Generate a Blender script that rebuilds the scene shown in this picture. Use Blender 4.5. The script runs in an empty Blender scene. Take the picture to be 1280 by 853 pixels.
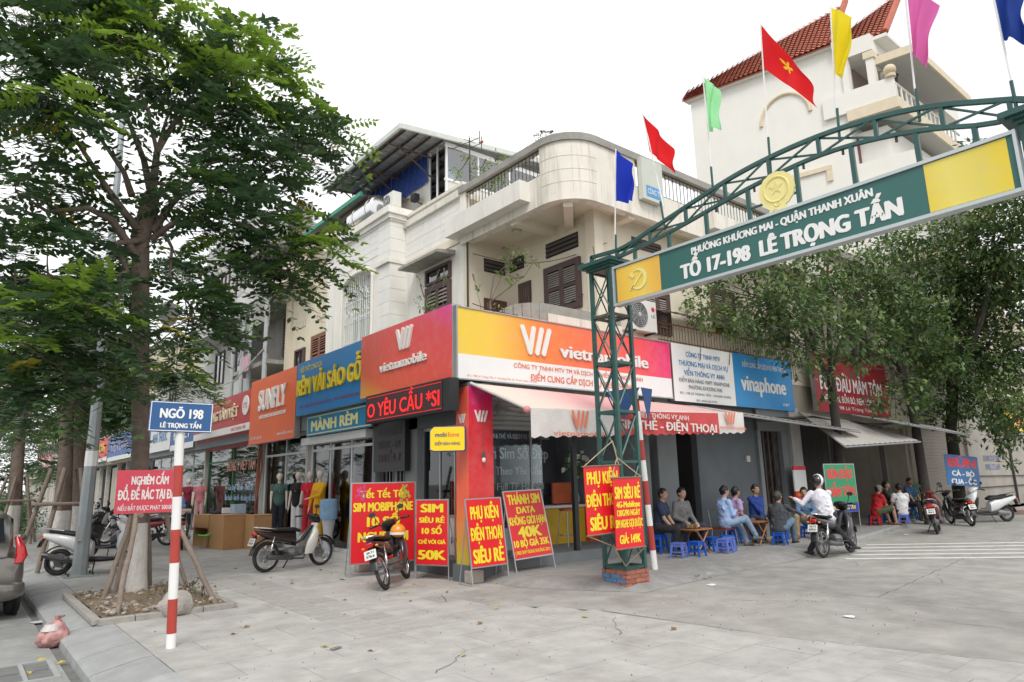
import bpy, bmesh, math, random
from mathutils import Vector as V, Matrix
from math import sin, cos, pi, radians as R
random.seed(7)
SC=bpy.context.scene
COL=SC.collection
# ---------------------------------------------------------------- camera, sky, sun, exposure
cd=bpy.data.cameras.new('camera'); cam=bpy.data.objects.new('camera',cd); COL.objects.link(cam)
rx=V((0.77732584,-0.62870476,-0.02224575)); ru=V((-0.11109893,-0.17199566,0.97881281)); rz=V((-0.61921044,-0.75838501,-0.20354509))
cam.matrix_world=Matrix(((rx.x,ru.x,rz.x,0),(rx.y,ru.y,rz.y,0),(rx.z,ru.z,rz.z,1.6),(0,0,0,1)))
cd.lens=23.748; cd.sensor_width=36; cd.clip_start=.05; cd.clip_end=2000
cd.dof.use_dof=True; cd.dof.focus_distance=12.5; cd.dof.aperture_fstop=2.2
SC.camera=cam
W=bpy.data.worlds.new('World'); SC.world=W; W.use_nodes=True
nt=W.node_tree; bg=nt.nodes['Background']
sky=nt.nodes.new('ShaderNodeTexSky'); sky.sky_type='NISHITA'; sky.sun_disc=False
sky.sun_elevation=R(52); sky.sun_rotation=R(200); sky.dust_density=6; sky.air_density=1.5
# overcast: an even white cloud layer with only a trace of the clear sky coming through
mix=nt.nodes.new('ShaderNodeMix'); mix.data_type='RGBA'; mix.inputs[0].default_value=.955
tc=nt.nodes.new('ShaderNodeTexCoord'); nz=nt.nodes.new('ShaderNodeTexNoise'); nz.inputs['Scale'].default_value=1.6; nz.inputs['Detail'].default_value=4
cr=nt.nodes.new('ShaderNodeValToRGB'); cr.color_ramp.elements[0].color=(11.2,11.4,11.9,1); cr.color_ramp.elements[1].color=(14.6,14.6,14.7,1)
cr.color_ramp.elements[0].position=.3; cr.color_ramp.elements[1].position=.7
nt.links.new(tc.outputs['Generated'],nz.inputs['Vector']); nt.links.new(nz.outputs['Fac'],cr.inputs['Fac'])
nt.links.new(sky.outputs['Color'],mix.inputs[6]); nt.links.new(cr.outputs['Color'],mix.inputs[7])
nt.links.new(mix.outputs[2],bg.inputs['Color']); bg.inputs['Strength'].default_value=.085
sl=bpy.data.lights.new('sun','SUN'); sl.energy=1.7; sl.angle=R(22); sl.color=(1,.97,.92)
sun=bpy.data.objects.new('sun',sl); COL.objects.link(sun)
sd=V((-.55,-.75,1.15)).normalized()      # direction towards the sun
sun.rotation_euler=sd.to_track_quat('Z','Y').to_euler()
SC.view_settings.view_transform='Standard'; SC.view_settings.look='None'; SC.view_settings.exposure=.22; SC.view_settings.gamma=1
SC.cycles.max_bounces=6; SC.cycles.transparent_max_bounces=12

# ---------------------------------------------------------------- materials
MATS={}
def M(name,col,rough=.7,var=.12,scale=4,bump=0,metal=0,dirt=0,dcol=(.12,.11,.1),dstretch=(1,1,1),dscale=1.2,alpha=1,trans=0,emit=0,spec=None,rnd=0,bscale=None,transl=0,coat=0,ecol=None):
    if name in MATS: return MATS[name]
    m=bpy.data.materials.new(name); MATS[name]=m; m.use_nodes=True
    t=m.node_tree; n=t.nodes; l=t.links; b=n['Principled BSDF']
    tcn=n.new('ShaderNodeTexCoord')
    nz=n.new('ShaderNodeTexNoise'); nz.inputs['Scale'].default_value=scale; nz.inputs['Detail'].default_value=6; nz.inputs['Roughness'].default_value=.6
    l.new(tcn.outputs['Object'],nz.inputs['Vector'])
    mr=n.new('ShaderNodeMapRange'); mr.inputs[1].default_value=.25; mr.inputs[2].default_value=.75
    mr.inputs[3].default_value=1-var; mr.inputs[4].default_value=1+var; l.new(nz.outputs['Fac'],mr.inputs[0])
    mul=n.new('ShaderNodeMix'); mul.data_type='RGBA'; mul.blend_type='MULTIPLY'; mul.inputs[0].default_value=1; mul.inputs[6].default_value=(*col,1)
    val=mr.outputs[0]
    if rnd:
        oi=n.new('ShaderNodeObjectInfo'); m2=n.new('ShaderNodeMapRange'); m2.inputs[3].default_value=1-rnd; m2.inputs[4].default_value=1+rnd
        l.new(oi.outputs['Random'],m2.inputs[0]); mm=n.new('ShaderNodeMath'); mm.operation='MULTIPLY'; l.new(val,mm.inputs[0]); l.new(m2.outputs[0],mm.inputs[1]); val=mm.outputs[0]
    cb=n.new('ShaderNodeCombineColor')
    for i in range(3): l.new(val,cb.inputs[i])
    l.new(cb.outputs[0],mul.inputs[7]); out=mul.outputs[2]
    if dirt:
        mp=n.new('ShaderNodeMapping'); mp.inputs['Scale'].default_value=dstretch; l.new(tcn.outputs['Object'],mp.inputs[0])
        n2=n.new('ShaderNodeTexNoise'); n2.inputs['Scale'].default_value=dscale; n2.inputs['Detail'].default_value=8; n2.inputs['Roughness'].default_value=.7; l.new(mp.outputs[0],n2.inputs['Vector'])
        m3=n.new('ShaderNodeMapRange'); m3.inputs[1].default_value=.5; m3.inputs[2].default_value=.78; m3.inputs[4].default_value=dirt; l.new(n2.outputs['Fac'],m3.inputs[0])
        mx=n.new('ShaderNodeMix'); mx.data_type='RGBA'; l.new(m3.outputs[0],mx.inputs[0]); l.new(out,mx.inputs[6]); mx.inputs[7].default_value=(*dcol,1); out=mx.outputs[2]
    l.new(out,b.inputs['Base Color']); b.inputs['Roughness'].default_value=rough; b.inputs['Metallic'].default_value=metal
    if spec is not None: b.inputs['Specular IOR Level'].default_value=spec
    if coat: b.inputs['Coat Weight'].default_value=coat; b.inputs['Coat Roughness'].default_value=.08
    if bump:
        n3=n.new('ShaderNodeTexNoise'); n3.inputs['Scale'].default_value=bscale or scale*6; n3.inputs['Detail'].default_value=5; l.new(tcn.outputs['Object'],n3.inputs['Vector'])
        bp=n.new('ShaderNodeBump'); bp.inputs['Strength'].default_value=bump; bp.inputs['Distance'].default_value=.02; l.new(n3.outputs['Fac'],bp.inputs['Height']); l.new(bp.outputs[0],b.inputs['Normal'])
    if emit:
        b.inputs['Emission Strength'].default_value=emit
        b.inputs['Emission Color'].default_value=(*(ecol or col),1)
    if trans: b.inputs['Transmission Weight'].default_value=trans; b.inputs['IOR'].default_value=1.45
    if alpha<1: b.inputs['Alpha'].default_value=alpha
    if transl:
        tr=n.new('ShaderNodeBsdfTranslucent'); ms=n.new('ShaderNodeMixShader'); ms.inputs[0].default_value=transl
        l.new(out,tr.inputs[0]); o=n['Material Output']; l.new(b.outputs[0],ms.inputs[1]); l.new(tr.outputs[0],ms.inputs[2]); l.new(ms.outputs[0],o.inputs[0])
    return m
def glass(name,tint=(.75,.8,.8),clear=.6,rough=.03):
    if name in MATS: return MATS[name]
    m=bpy.data.materials.new(name); MATS[name]=m; m.use_nodes=True; t=m.node_tree; n=t.nodes; l=t.links
    g=n.new('ShaderNodeBsdfGlossy'); g.inputs['Roughness'].default_value=rough; g.inputs['Color'].default_value=(.9,.92,.92,1)
    tr=n.new('ShaderNodeBsdfTransparent'); tr.inputs[0].default_value=(*tint,1)
    fr=n.new('ShaderNodeFresnel'); fr.inputs[0].default_value=1.5
    ad=n.new('ShaderNodeMath'); ad.operation='ADD'; ad.inputs[1].default_value=1-clear-.35; ad.use_clamp=True; l.new(fr.outputs[0],ad.inputs[0])
    ms=n.new('ShaderNodeMixShader'); l.new(ad.outputs[0],ms.inputs[0]); l.new(tr.outputs[0],ms.inputs[1]); l.new(g.outputs[0],ms.inputs[2]); l.new(ms.outputs[0],n['Material Output'].inputs[0])
    return m
def gradmat(name,stops,ang=(1,0),rough=.35,off=0,emit=0):
    """printed colour gradient across a sign's own face (uv)"""
    if name in MATS: return MATS[name]
    m=bpy.data.materials.new(name); MATS[name]=m; m.use_nodes=True; t=m.node_tree; n=t.nodes; l=t.links; b=n['Principled BSDF']
    tcn=n.new('ShaderNodeTexCoord'); sx=n.new('ShaderNodeSeparateXYZ'); l.new(tcn.outputs['UV'],sx.inputs[0])
    a=n.new('ShaderNodeMath'); a.operation='MULTIPLY'; a.inputs[1].default_value=ang[0]; l.new(sx.outputs[0],a.inputs[0])
    c=n.new('ShaderNodeMath'); c.operation='MULTIPLY_ADD'; c.inputs[1].default_value=ang[1]; l.new(sx.outputs[1],c.inputs[0]); l.new(a.outputs[0],c.inputs[2])
    d=n.new('ShaderNodeMath'); d.operation='ADD'; d.inputs[1].default_value=off; l.new(c.outputs[0],d.inputs[0])
    r=n.new('ShaderNodeValToRGB'); e=r.color_ramp.elements
    while len(e)<len(stops): e.new(.5)
    for i,(p,cc) in enumerate(stops): e[i].position=p; e[i].color=(*cc,1)
    nz=n.new('ShaderNodeTexNoise'); nz.inputs['Scale'].default_value=6; l.new(tcn.outputs['Object'],nz.inputs[0])
    mx=n.new('ShaderNodeMix'); mx.data_type='RGBA'; mx.inputs[7].default_value=(.5,.46,.42,1)
    m3=n.new('ShaderNodeMapRange'); m3.inputs[1].default_value=.45; m3.inputs[2].default_value=.9; m3.inputs[4].default_value=.18; l.new(nz.outputs[0],m3.inputs[0]); l.new(m3.outputs[0],mx.inputs[0])
    l.new(d.outputs[0],r.inputs[0]); l.new(r.outputs[0],mx.inputs[6]); l.new(mx.outputs[2],b.inputs['Base Color']); b.inputs['Roughness'].default_value=rough
    return m

# ---------------------------------------------------------------- mesh building
class MB:
    def __init__(s): s.v=[]; s.f=[]; s.mi=[]; s.cur=0; s.uv={}
    def quad(s,a,b,c,d):
        i=len(s.v); s.v+= [tuple(a),tuple(b),tuple(c),tuple(d)]; s.f.append((i,i+1,i+2,i+3)); s.mi.append(s.cur); return s
    def tri(s,a,b,c):
        i=len(s.v); s.v+= [tuple(a),tuple(b),tuple(c)]; s.f.append((i,i+1,i+2)); s.mi.append(s.cur); return s
    def ob(s,c,u,v,n,hu,hv,hn):
        c=V(c);u=V(u)*hu;v=V(v)*hv;n=V(n)*hn; i=len(s.v)
        for a in(-1,1):
            for b in(-1,1):
                for d in(-1,1): s.v.append(tuple(c+u*a+v*b+n*d))
        for q in((0,1,3,2),(4,6,7,5),(0,4,5,1),(2,3,7,6),(0,2,6,4),(1,5,7,3)): s.f.append(tuple(i+k for k in q)); s.mi.append(s.cur)
        return s
    def box(s,x0,x1,y0,y1,z0,z1): return s.ob(((x0+x1)/2,(y0+y1)/2,(z0+z1)/2),(1,0,0),(0,1,0),(0,0,1),abs(x1-x0)/2,abs(y1-y0)/2,abs(z1-z0)/2)
    def ring(s,c,a,b,r,n,rb=None):
        i=len(s.v); rb=r if rb is None else rb
        for k in range(n): t=2*pi*k/n; s.v.append(tuple(V(c)+a*cos(t)*r+b*sin(t)*rb))
        return i
    def bridge(s,i,j,n):
        for k in range(n): s.f.append((i+k,i+(k+1)%n,j+(k+1)%n,j+k)); s.mi.append(s.cur)
    def cap(s,i,n,rev=False):
        q=tuple(range(i,i+n)); s.f.append(q[::-1] if rev else q); s.mi.append(s.cur)
    def tube(s,pts,r,n=8,caps=True):
        pts=[V(p) for p in pts]; rs=r if isinstance(r,(list,tuple)) else [r]*len(pts)
        prev=None; a=None
        for k,p in enumerate(pts):
            d=(pts[min(k+1,len(pts)-1)]-pts[max(k-1,0)])
            if d.length<1e-9: d=V((0,0,1))
            d.normalize()
            if a is None: a=d.cross(V((0,0,1)) if abs(d.z)<.9 else V((1,0,0))).normalized()
            else: a=(a-d*a.dot(d)); a=a.normalized() if a.length>1e-6 else d.orthogonal().normalized()
            i=s.ring(p,a,d.cross(a),rs[k],n)
            if prev is not None: s.bridge(prev,i,n)
            elif caps: s.cap(i,n,True)
            prev=i
        if caps: s.cap(prev,n)
        return s
    def cyl(s,p0,p1,r0,r1=None,n=12): return s.tube([p0,p1],[r0,r0 if r1 is None else r1],n)
    def ball(s,c,rx,ry=None,rz=None,n=12,m=8,rot=None):
        ry=rx if ry is None else ry; rz=rx if rz is None else rz; c=V(c); base=len(s.v)
        for j in range(m+1):
            t=pi*j/m
            for k in range(n):
                p=V((rx*sin(t)*cos(2*pi*k/n),ry*sin(t)*sin(2*pi*k/n),rz*cos(t)))
                if rot: p=rot@p
                s.v.append(tuple(c+p))
        for j in range(m):
            for k in range(n):
                q=(base+j*n+k,base+(j+1)*n+k,base+(j+1)*n+(k+1)%n,base+j*n+(k+1)%n); s.f.append(q); s.mi.append(s.cur)
        return s
    def loft(s,secs,n=12,caps=True,p=2.6):
        """sections: (centre, half_a vector, half_b vector)"""
        prev=None
        for c,a,b in secs:
            c=V(c);a=V(a);b=V(b); i=len(s.v)
            for k in range(n):
                t=2*pi*k/n; ct,st=cos(t),sin(t)
                s.v.append(tuple(c+a*(abs(ct)**(2/p))*(1 if ct>=0 else -1)+b*(abs(st)**(2/p))*(1 if st>=0 else -1)))
            if prev is not None: s.bridge(prev,i,n)
            elif caps: s.cap(i,n,True)
            prev=i
        if caps: s.cap(prev,n)
        return s
    def prism(s,poly,d):
        """closed polygon (3d points) extruded by vector d"""
        d=V(d); n=len(poly); i=len(s.v); s.v+=[tuple(V(p)) for p in poly]; s.v+=[tuple(V(p)+d) for p in poly]
        s.cap(i,n,True); s.cap(i+n,n); s.bridge(i,i+n,n); return s
    def torus(s,c,ax,R_,r,n=28,m=8,sq=1):
        c=V(c); ax=V(ax).normalized(); a=ax.orthogonal().normalized(); b=ax.cross(a); base=len(s.v)
        for k in range(n):
            t=2*pi*k/n; d=a*cos(t)+b*sin(t)
            for j in range(m):
                q=2*pi*j/m; s.v.append(tuple(c+d*(R_+r*cos(q))+ax*(r*sq*sin(q))))
        for k in range(n):
            for j in range(m): s.f.append((base+k*m+j,base+((k+1)%n)*m+j,base+((k+1)%n)*m+(j+1)%m,base+k*m+(j+1)%m)); s.mi.append(s.cur)
        return s
    def mesh(s,name,mats,smooth=False):
        me=bpy.data.meshes.new(name); me.from_pydata(s.v,[],s.f)
        for m in (mats if isinstance(mats,(list,tuple)) else [mats]): me.materials.append(m)
        if len(me.materials)>1: me.polygons.foreach_set('material_index',s.mi)
        bm=bmesh.new(); bm.from_mesh(me); bmesh.ops.recalc_face_normals(bm,faces=bm.faces); bm.to_mesh(me); bm.free()
        if smooth:
            me.polygons.foreach_set('use_smooth',[True]*len(me.polygons))
            try: me.set_sharp_from_angle(angle=R(50))
            except Exception: pass
        me.update(); return me
def link(name,me,parent=None,loc=(0,0,0)):
    o=bpy.data.objects.new(name,me); COL.objects.link(o); o.location=loc
    if parent: o.parent=parent
    return o
def tag(o,label,cat,group=None,kind=None):
    if label: o['label']=label
    if cat: o['category']=cat
    if group: o['group']=group
    if kind: o['kind']=kind
    return o
def thing(name,label,cat,loc=(0,0,0),rotz=0,group=None,kind=None):
    o=link(name,None,None,loc); o.rotation_euler=(0,0,rotz); o.empty_display_size=.1
    if kind=='structure': o['kind']=kind; return o
    return tag(o,label,cat,group,kind)
def part(name,mb,mat,parent,smooth=False,world=True,bevel=0,label=None,kind=None):
    """world=True: the vertices are in world space and the parent is an unrotated Empty or such a part"""
    me=mb.mesh(name,mat,smooth) if isinstance(mb,MB) else mb
    o=link(name,me,parent)
    if world and parent is not None and parent.parent is None: o.location=-parent.location
    if bevel:
        md=o.modifiers.new('b','BEVEL'); md.width=bevel; md.segments=2; md.limit_method='ANGLE'; md.angle_limit=R(40)
    if label: o['label']=label
    if kind: o['kind']=kind
    return o
def solo(name,mb,mat,label,cat,smooth=False,group=None,kind=None,bevel=0):
    o=link(name,mb.mesh(name,mat,smooth))
    if bevel:
        md=o.modifiers.new('b','BEVEL'); md.width=bevel; md.segments=2; md.limit_method='ANGLE'; md.angle_limit=R(40)
    if kind=='structure': o['kind']=kind; return o
    return tag(o,label,cat,group,kind)
X_=V((1,0,0)); Y_=V((0,1,0)); Z_=V((0,0,1)); S_=V((0,-1,0))   # S_: "right" on a wall that faces the street
_tc={}
def textmesh(s):
    s=s.replace('Đ','Ð')
    for a_,b_ in zip('ƠỜỚỞỠỢơờớởỡợ','OÒÓỎÕỌoòóỏõọ'): s=s.replace(a_,b_+'\u031b')
    if s in _tc: return _tc[s]
    cu=bpy.data.curves.new('t','FONT'); cu.body=s; cu.align_x='CENTER'; cu.resolution_u=3
    o=bpy.data.objects.new('t',cu); COL.objects.link(o); dg=bpy.context.evaluated_depsgraph_get()
    me=bpy.data.meshes.new_from_object(o.evaluated_get(dg)); vs=[v.co.copy() for v in me.vertices]; fs=[tuple(p.vertices) for p in me.polygons]
    bpy.data.objects.remove(o); bpy.data.curves.remove(cu); bpy.data.meshes.remove(me); _tc[s]=(vs,fs); return _tc[s]
def text(s,c,u,h,w,mat,parent,depth=0,bold=.03,slant=0,v=Z_,name='lettering',label=None,sub=False):
    """letters of cap height h, stretched to width w, lying on the plane (u,v) with c at the middle of the caps"""
    vs,fs=textmesh(s); u=V(u).normalized(); v=V(v).normalized(); n=u.cross(v); c=V(c)
    x0=min(p.x for p in vs); x1=max(p.x for p in vs); sx=(w/(x1-x0)) if w else h/.7; sy=h/.7; mx=(x0+x1)/2
    mb=MB(); k=0
    shifts=[0] if bold<=0 else [0,-bold*.5,bold*.5,-bold,bold]
    by=bold*.35
    for j,sh in enumerate(shifts):
        base=len(mb.v); off=.0012+j*.0005+depth
        yo=by*(0,1,-1,-.5,.5)[j]
        for p in vs:
            q=c+u*((p.x-mx)*sx+sh*.42*sx+slant*(p.y-.35)*sy)+v*((p.y-.35)*sy+yo*.45*sy)+n*off; mb.v.append(tuple(q))
        for f in fs: mb.f.append(tuple(base+i for i in f)); mb.mi.append(0)
        if depth:
            edges={}
            for f in fs:
                for a,b in zip(f,f[1:]+f[:1]):
                    if (b,a) in edges: del edges[(b,a)]
                    else: edges[(a,b)]=1
            b2=len(mb.v)
            for p in vs: mb.v.append(tuple(V(mb.v[base+len(mb.v)-b2])-n*depth))
            for a,b in edges: mb.f.append((base+b,base+a,b2+a,b2+b)); mb.mi.append(0)
    me=bpy.data.meshes.new(name); me.from_pydata(mb.v,[],mb.f); me.materials.append(mat); me.update()
    o=link(name,me,parent)
    if parent is not None and parent.parent is None: o.location=-parent.location
    if label: o['label']=label
    return o
def panel(name,c,u,w,h,mat,parent,t=.04,v=Z_,label=None,world=True,back=None):
    """board with its face centre at c, uv 0..1 on the face, thickness t behind it"""
    c=V(c);u=V(u).normalized();v=V(v).normalized();n=u.cross(v)
    P=[c-u*w/2-v*h/2,c+u*w/2-v*h/2,c+u*w/2+v*h/2,c-u*w/2+v*h/2]; B=[p-n*t for p in P]
    me=bpy.data.meshes.new(name); me.from_pydata([tuple(p) for p in P+B],[],[(0,1,2,3),(7,6,5,4),(0,4,5,1),(1,5,6,2),(2,6,7,3),(3,7,4,0)])
    me.materials.append(mat)
    if back: me.materials.append(back); me.polygons.foreach_set('material_index',[0,1,1,1,1,1])
    uv=me.uv_layers.new(name='uv')
    for k,q in enumerate([(0,0),(1,0),(1,1),(0,1)]): uv.data[k].uv=q
    me.update(); o=link(name,me,parent)
    if world and parent is not None and parent.parent is None: o.location=-parent.location
    if label: o['label']=label
    return o
def copytree(o,parent=None):
    c=o.copy(); COL.objects.link(c); c.parent=parent
    for ch in o.children: copytree(ch,c)
    return c
def strokes(c,u,h,mat,parent,depth=.03,r=None,name='logo',v=Z_):
    """the rounded slanted-bar mark: a V and two bars"""
    c=V(c);u=V(u).normalized();v=V(v).normalized();n=u.cross(v); r=r or h*.11; k=0
    bars=[((-.62,.5),(-.24,-.5)),((-.02,.5),(-.24,-.5)),((.42,.5),(.14,-.5)),((.84,.5),(.5,-.5))]
    mb=MB()
    for (a,b) in bars:
        p=c+u*a[0]*h+v*a[1]*h; q=c+u*b[0]*h+v*b[1]*h; d=(q-p).normalized(); s=d.cross(n); k+=.0006
        poly=[p+(s*cos(t)-d*sin(t))*r for t in [pi*i/8 for i in range(9)]]+[q+(-s*cos(t)+d*sin(t))*r for t in [pi*i/8 for i in range(9)]]
        mb.prism([x+n*k for x in poly],n*(depth+k))
    return part(name,mb,mat,parent)

# ---------------------------------------------------------------- common materials
conc=M('concrete_paving',(.4,.391,.368),.85,.2,3,bump=.35,dirt=.75,dcol=(.24,.225,.2),dscale=1.3,rnd=.05)
conc2=M('alley_concrete',(.325,.316,.293),.88,.24,2.2,bump=.45,dirt=.8,dcol=(.2,.185,.16),dscale=1.0)
kerbm=M('kerb_stone_grey',(.33,.34,.335),.8,.14,4,bump=.25,dirt=.4,dcol=(.2,.2,.185),rnd=.07)
asph=M('street_asphalt',(.16,.16,.155),.9,.2,5,bump=.5,dirt=.5,dcol=(.24,.22,.18),dscale=2,rnd=.05)
joint=M('joint_dirt',(.26,.245,.22),.95,.2,10)
wallw=M('white_render',(.8,.78,.72),.8,.06,2,bump=.12,dirt=.5,dcol=(.46,.42,.35),dstretch=(2,2,.25),dscale=1.2)
wallw2=M('old_white_render',(.76,.72,.64),.85,.08,2,bump=.15,dirt=.85,dcol=(.36,.32,.26),dstretch=(5,5,.35),dscale=1.1)
cream=M('cream_render',(.7,.63,.48),.85,.06,2,bump=.1,dirt=.35,dcol=(.45,.39,.3),dstretch=(2,2,.3))
creamw=M('recess_render',(.74,.67,.54),.85,.05,2,dirt=.3,dcol=(.5,.44,.35),dstretch=(2,2,.4))
mossc=M('mossy_concrete',(.33,.32,.29),.95,.25,6,bump=.5,dirt=.8,dcol=(.12,.115,.1),dscale=3)
greyw=M('dark_grey_paint',(.115,.13,.14),.75,.1,2,dirt=.35,dcol=(.19,.2,.2),dstretch=(2,2,.5))
midgrey=M('mid_grey_paint',(.2,.22,.225),.75,.1,2,dirt=.3,dcol=(.3,.3,.29))
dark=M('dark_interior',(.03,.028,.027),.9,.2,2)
steel=M('grey_steel',(.45,.46,.46),.4,.08,5,metal=.8)
alum=M('white_aluminium',(.68,.69,.68),.45,.05,4)
black=M('black_metal',(.02,.02,.022),.45,.1,4)
brownw=M('brown_wood_paint',(.085,.05,.045),.6,.15,5,dirt=.3,dcol=(.16,.12,.1))
redwood=M('red_brown_wood',(.22,.09,.05),.6,.15,5)
iron=M('dark_iron',(.045,.04,.04),.6,.2,6)
greeng=M('green_gate_paint',(.022,.085,.075),.42,.15,4,dirt=.35,dcol=(.06,.1,.085),dscale=4)
rust=M('rusty_steel',(.2,.09,.05),.9,.3,6)
gls=glass('window_glass',(.55,.6,.6),.6)
glsd=glass('dark_glass',(.3,.33,.33),.5)
tin=M('grey_tin',(.3,.31,.32),.5,.1,3,metal=.3,dirt=.3,dcol=(.2,.18,.16))
bluetin=M('blue_tin',(.02,.07,.32),.5,.1,3)
paper_w=M('white_print',(.8,.8,.79),.5,.03,4)
redp=M('red_print',(.72,.012,.02),.42,.06,4)
yelp=M('yellow_print',(.88,.72,.03),.45,.03,4)
wood=M('bark_stake',(.22,.16,.12),.95,.25,8,bump=.6)
bark=M('tree_bark',(.17,.13,.105),.95,.3,9,bump=1,bscale=30,dirt=.4,dcol=(.09,.075,.06),dscale=5)
limew=M('lime_wash',(.62,.6,.56),.95,.12,8,bump=.8,bscale=30,dirt=.5,dcol=(.3,.25,.2),dstretch=(4,4,.8),dscale=4)
whitep=M('white_paint',(.78,.78,.76),.45,.05,3,dirt=.2,dcol=(.5,.42,.35))
redpaint=M('red_paint',(.42,.05,.035),.5,.12,4,dirt=.2,dcol=(.3,.12,.08))
soil=M('pit_soil',(.2,.155,.105),.98,.3,12,bump=1)

def tileprint(m,sc,amt,rowh=.4,bw=.4):
    n=m.node_tree.nodes; l=m.node_tree.links; b=n['Principled BSDF']; src=b.inputs['Base Color'].links[0].from_socket
    t=n.new('ShaderNodeTexCoord'); k=n.new('ShaderNodeTexBrick'); k.inputs['Scale'].default_value=1; k.inputs['Brick Width'].default_value=bw; k.inputs['Row Height'].default_value=rowh; k.inputs['Mortar Size'].default_value=.006; k.offset=.5
    k.inputs['Color1'].default_value=(1-amt,)*3+(1,); k.inputs['Color2'].default_value=(1+amt*.5,)*3+(1,); k.inputs['Mortar'].default_value=(.8,.78,.74,1); l.new(t.outputs['Object'],k.inputs['Vector'])
    x=n.new('ShaderNodeMix'); x.data_type='RGBA'; x.blend_type='MULTIPLY'; x.inputs[0].default_value=1; l.new(src,x.inputs[6]); l.new(k.outputs['Color'],x.inputs[7]); l.new(x.outputs[2],b.inputs['Base Color'])
apron_m=M('near_apron_concrete',(.4,.391,.368),.85,.2,3,bump=.35,dirt=.75,dcol=(.24,.225,.2),dscale=1.3); tileprint(apron_m,1,.1)
# ---------------------------------------------------------------- ground
def poly3(pts,z): return [(x,y,z) for x,y in pts]
g=MB(); g.quad((-400,-400,-.2),(600,-400,-.2),(600,600,-.2),(-400,600,-.2)); solo('ground',g,asph,None,None,kind='structure')
# street gutter: large dull slabs beside the kerb, on the street level
gt=thing('gutter',None,None,(1,8,-.19),kind='structure')
rr=random.Random(3)
y=3.0
while y<40:
    L_=1.0
    for c,(xa,xb) in enumerate(((.42,1.08),(-.3,.41))):
        m=MB().box(xa,xb,y,y+L_-.012,-.198,-.182+rr.uniform(-.002,.002)); part('gutter_slab',m,M('gutter_grey',(.27,.275,.265),.85,.2,3,bump=.3,dirt=.5,dcol=(.15,.14,.12),dscale=2,rnd=.12),gt)
    y+=L_
dr=thing('drain_grate','grey concrete drain cover with recessed openings in the gutter at the lower left','drain',(.75,8.8,-.18))
part('frame',MB().box(.47,1.03,8.35,8.4,-.181,-.165).box(.47,1.03,9.22,9.27,-.181,-.165).box(.47,.52,8.4,9.22,-.181,-.165).box(.98,1.03,8.4,9.22,-.181,-.165).box(.73,.77,8.4,9.22,-.181,-.166),kerbm,dr)
for a in (.52,.77):
    for b in (8.4,8.81): part('cover_slab',MB().box(a+.01,a+.2,b+.01,b+.38,-.181,-.172),M('drain_dark',(.16,.165,.16),.9,.2,5,bump=.4),dr)
# kerb: sloped stones, curving to the right at the near end
def kerbline(t):  # t metres along, 0 = near end; returns inner edge point and outward normal
    if t>4: return V((1.72,3+t,0)),V((-1,0,0))
    k=(4-t)/4; ang=k*1.0; return V((1.72+1.9*(1-cos(ang)),7-3.6*sin(ang)*.9,0)),V((-cos(ang),-sin(ang)*1,0))
kb=thing('kerb',None,None,(1.5,9,0),kind='structure')
t=0
while t<70:
    L_=.8 if t<30 else 4
    pts=[]
    a,na=kerbline(t+.006); b,nb=kerbline(t+L_-.008)
    dz=rr.uniform(-.003,.003)
    m=MB(); prof=[(0,0),(.1,-.004),(.5,-.085),(.54,-.11),(.545,-.21),(0,-.21)]
    i=0
    A=[a+na*p+V((0,0,q+dz)) for p,q in prof]; B=[b+nb*p+V((0,0,q+dz)) for p,q in prof]
    m.prism(A,(0,0,0)); m.v=[tuple(p) for p in A+B]
    part('kerb_stone',m,kerbm,kb); t+=L_
# sidewalk bed and paving slabs
bedx=[(1.72,7)]+[tuple(kerbline(4-k*.5)[0][:2]) for k in range(1,9)]
seamA=[(4.6,3.1),(6.9,1.0),(7.2,2.1),(6.7,3.8),(6.5,6.1),(6.2,6.85),(5.35,8.2),(6.2,9.2)]
bed=MB(); bed.quad((1.6,-40,-.024),(8,-40,-.024),(8,120,-.024),(1.6,120,-.024)); solo('sidewalk_bed',bed,joint,None,None,kind='structure')
sw=thing('sidewalk',None,None,(4,8,0),kind='structure')
def inside(p,poly):
    c=False; n=len(poly)
    for i in range(n):
        a,b=poly[i],poly[(i+1)%n]
        if (a[1]>p[1])!=(b[1]>p[1]) and p[0]<(b[0]-a[0])*(p[1]-a[1])/(b[1]-a[1])+a[0]: c=not c
    return c
def clip(poly,a,b):
    """keep the part of a convex polygon left of the line a->b"""
    out=[]; n=len(poly); s=lambda p:(b[0]-a[0])*(p[1]-a[1])-(b[1]-a[1])*(p[0]-a[0])
    for i in range(n):
        p,q=poly[i],poly[(i+1)%n]; sp,sq=s(p),s(q)
        if sp>=0: out.append(p)
        if (sp>=0)!=(sq>=0):
            k=sp/(sp-sq); out.append((p[0]+(q[0]-p[0])*k,p[1]+(q[1]-p[1])*k))
    return out
def slabpoly(x0,x1,y0,y1):
    P=[(x0,y0),(x1,y0),(x1,y1),(x0,y1)]
    if y0<7.2:
        for k in range(8):
            a,_=kerbline(4-k*.5); b,_=kerbline(3.5-k*.5); P=clip(P,(a.x,a.y),(b.x,b.y))
            if len(P)<3: return None
    return P
cnt=0; slabs=[]
rowy=1.6; row=0
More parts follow.
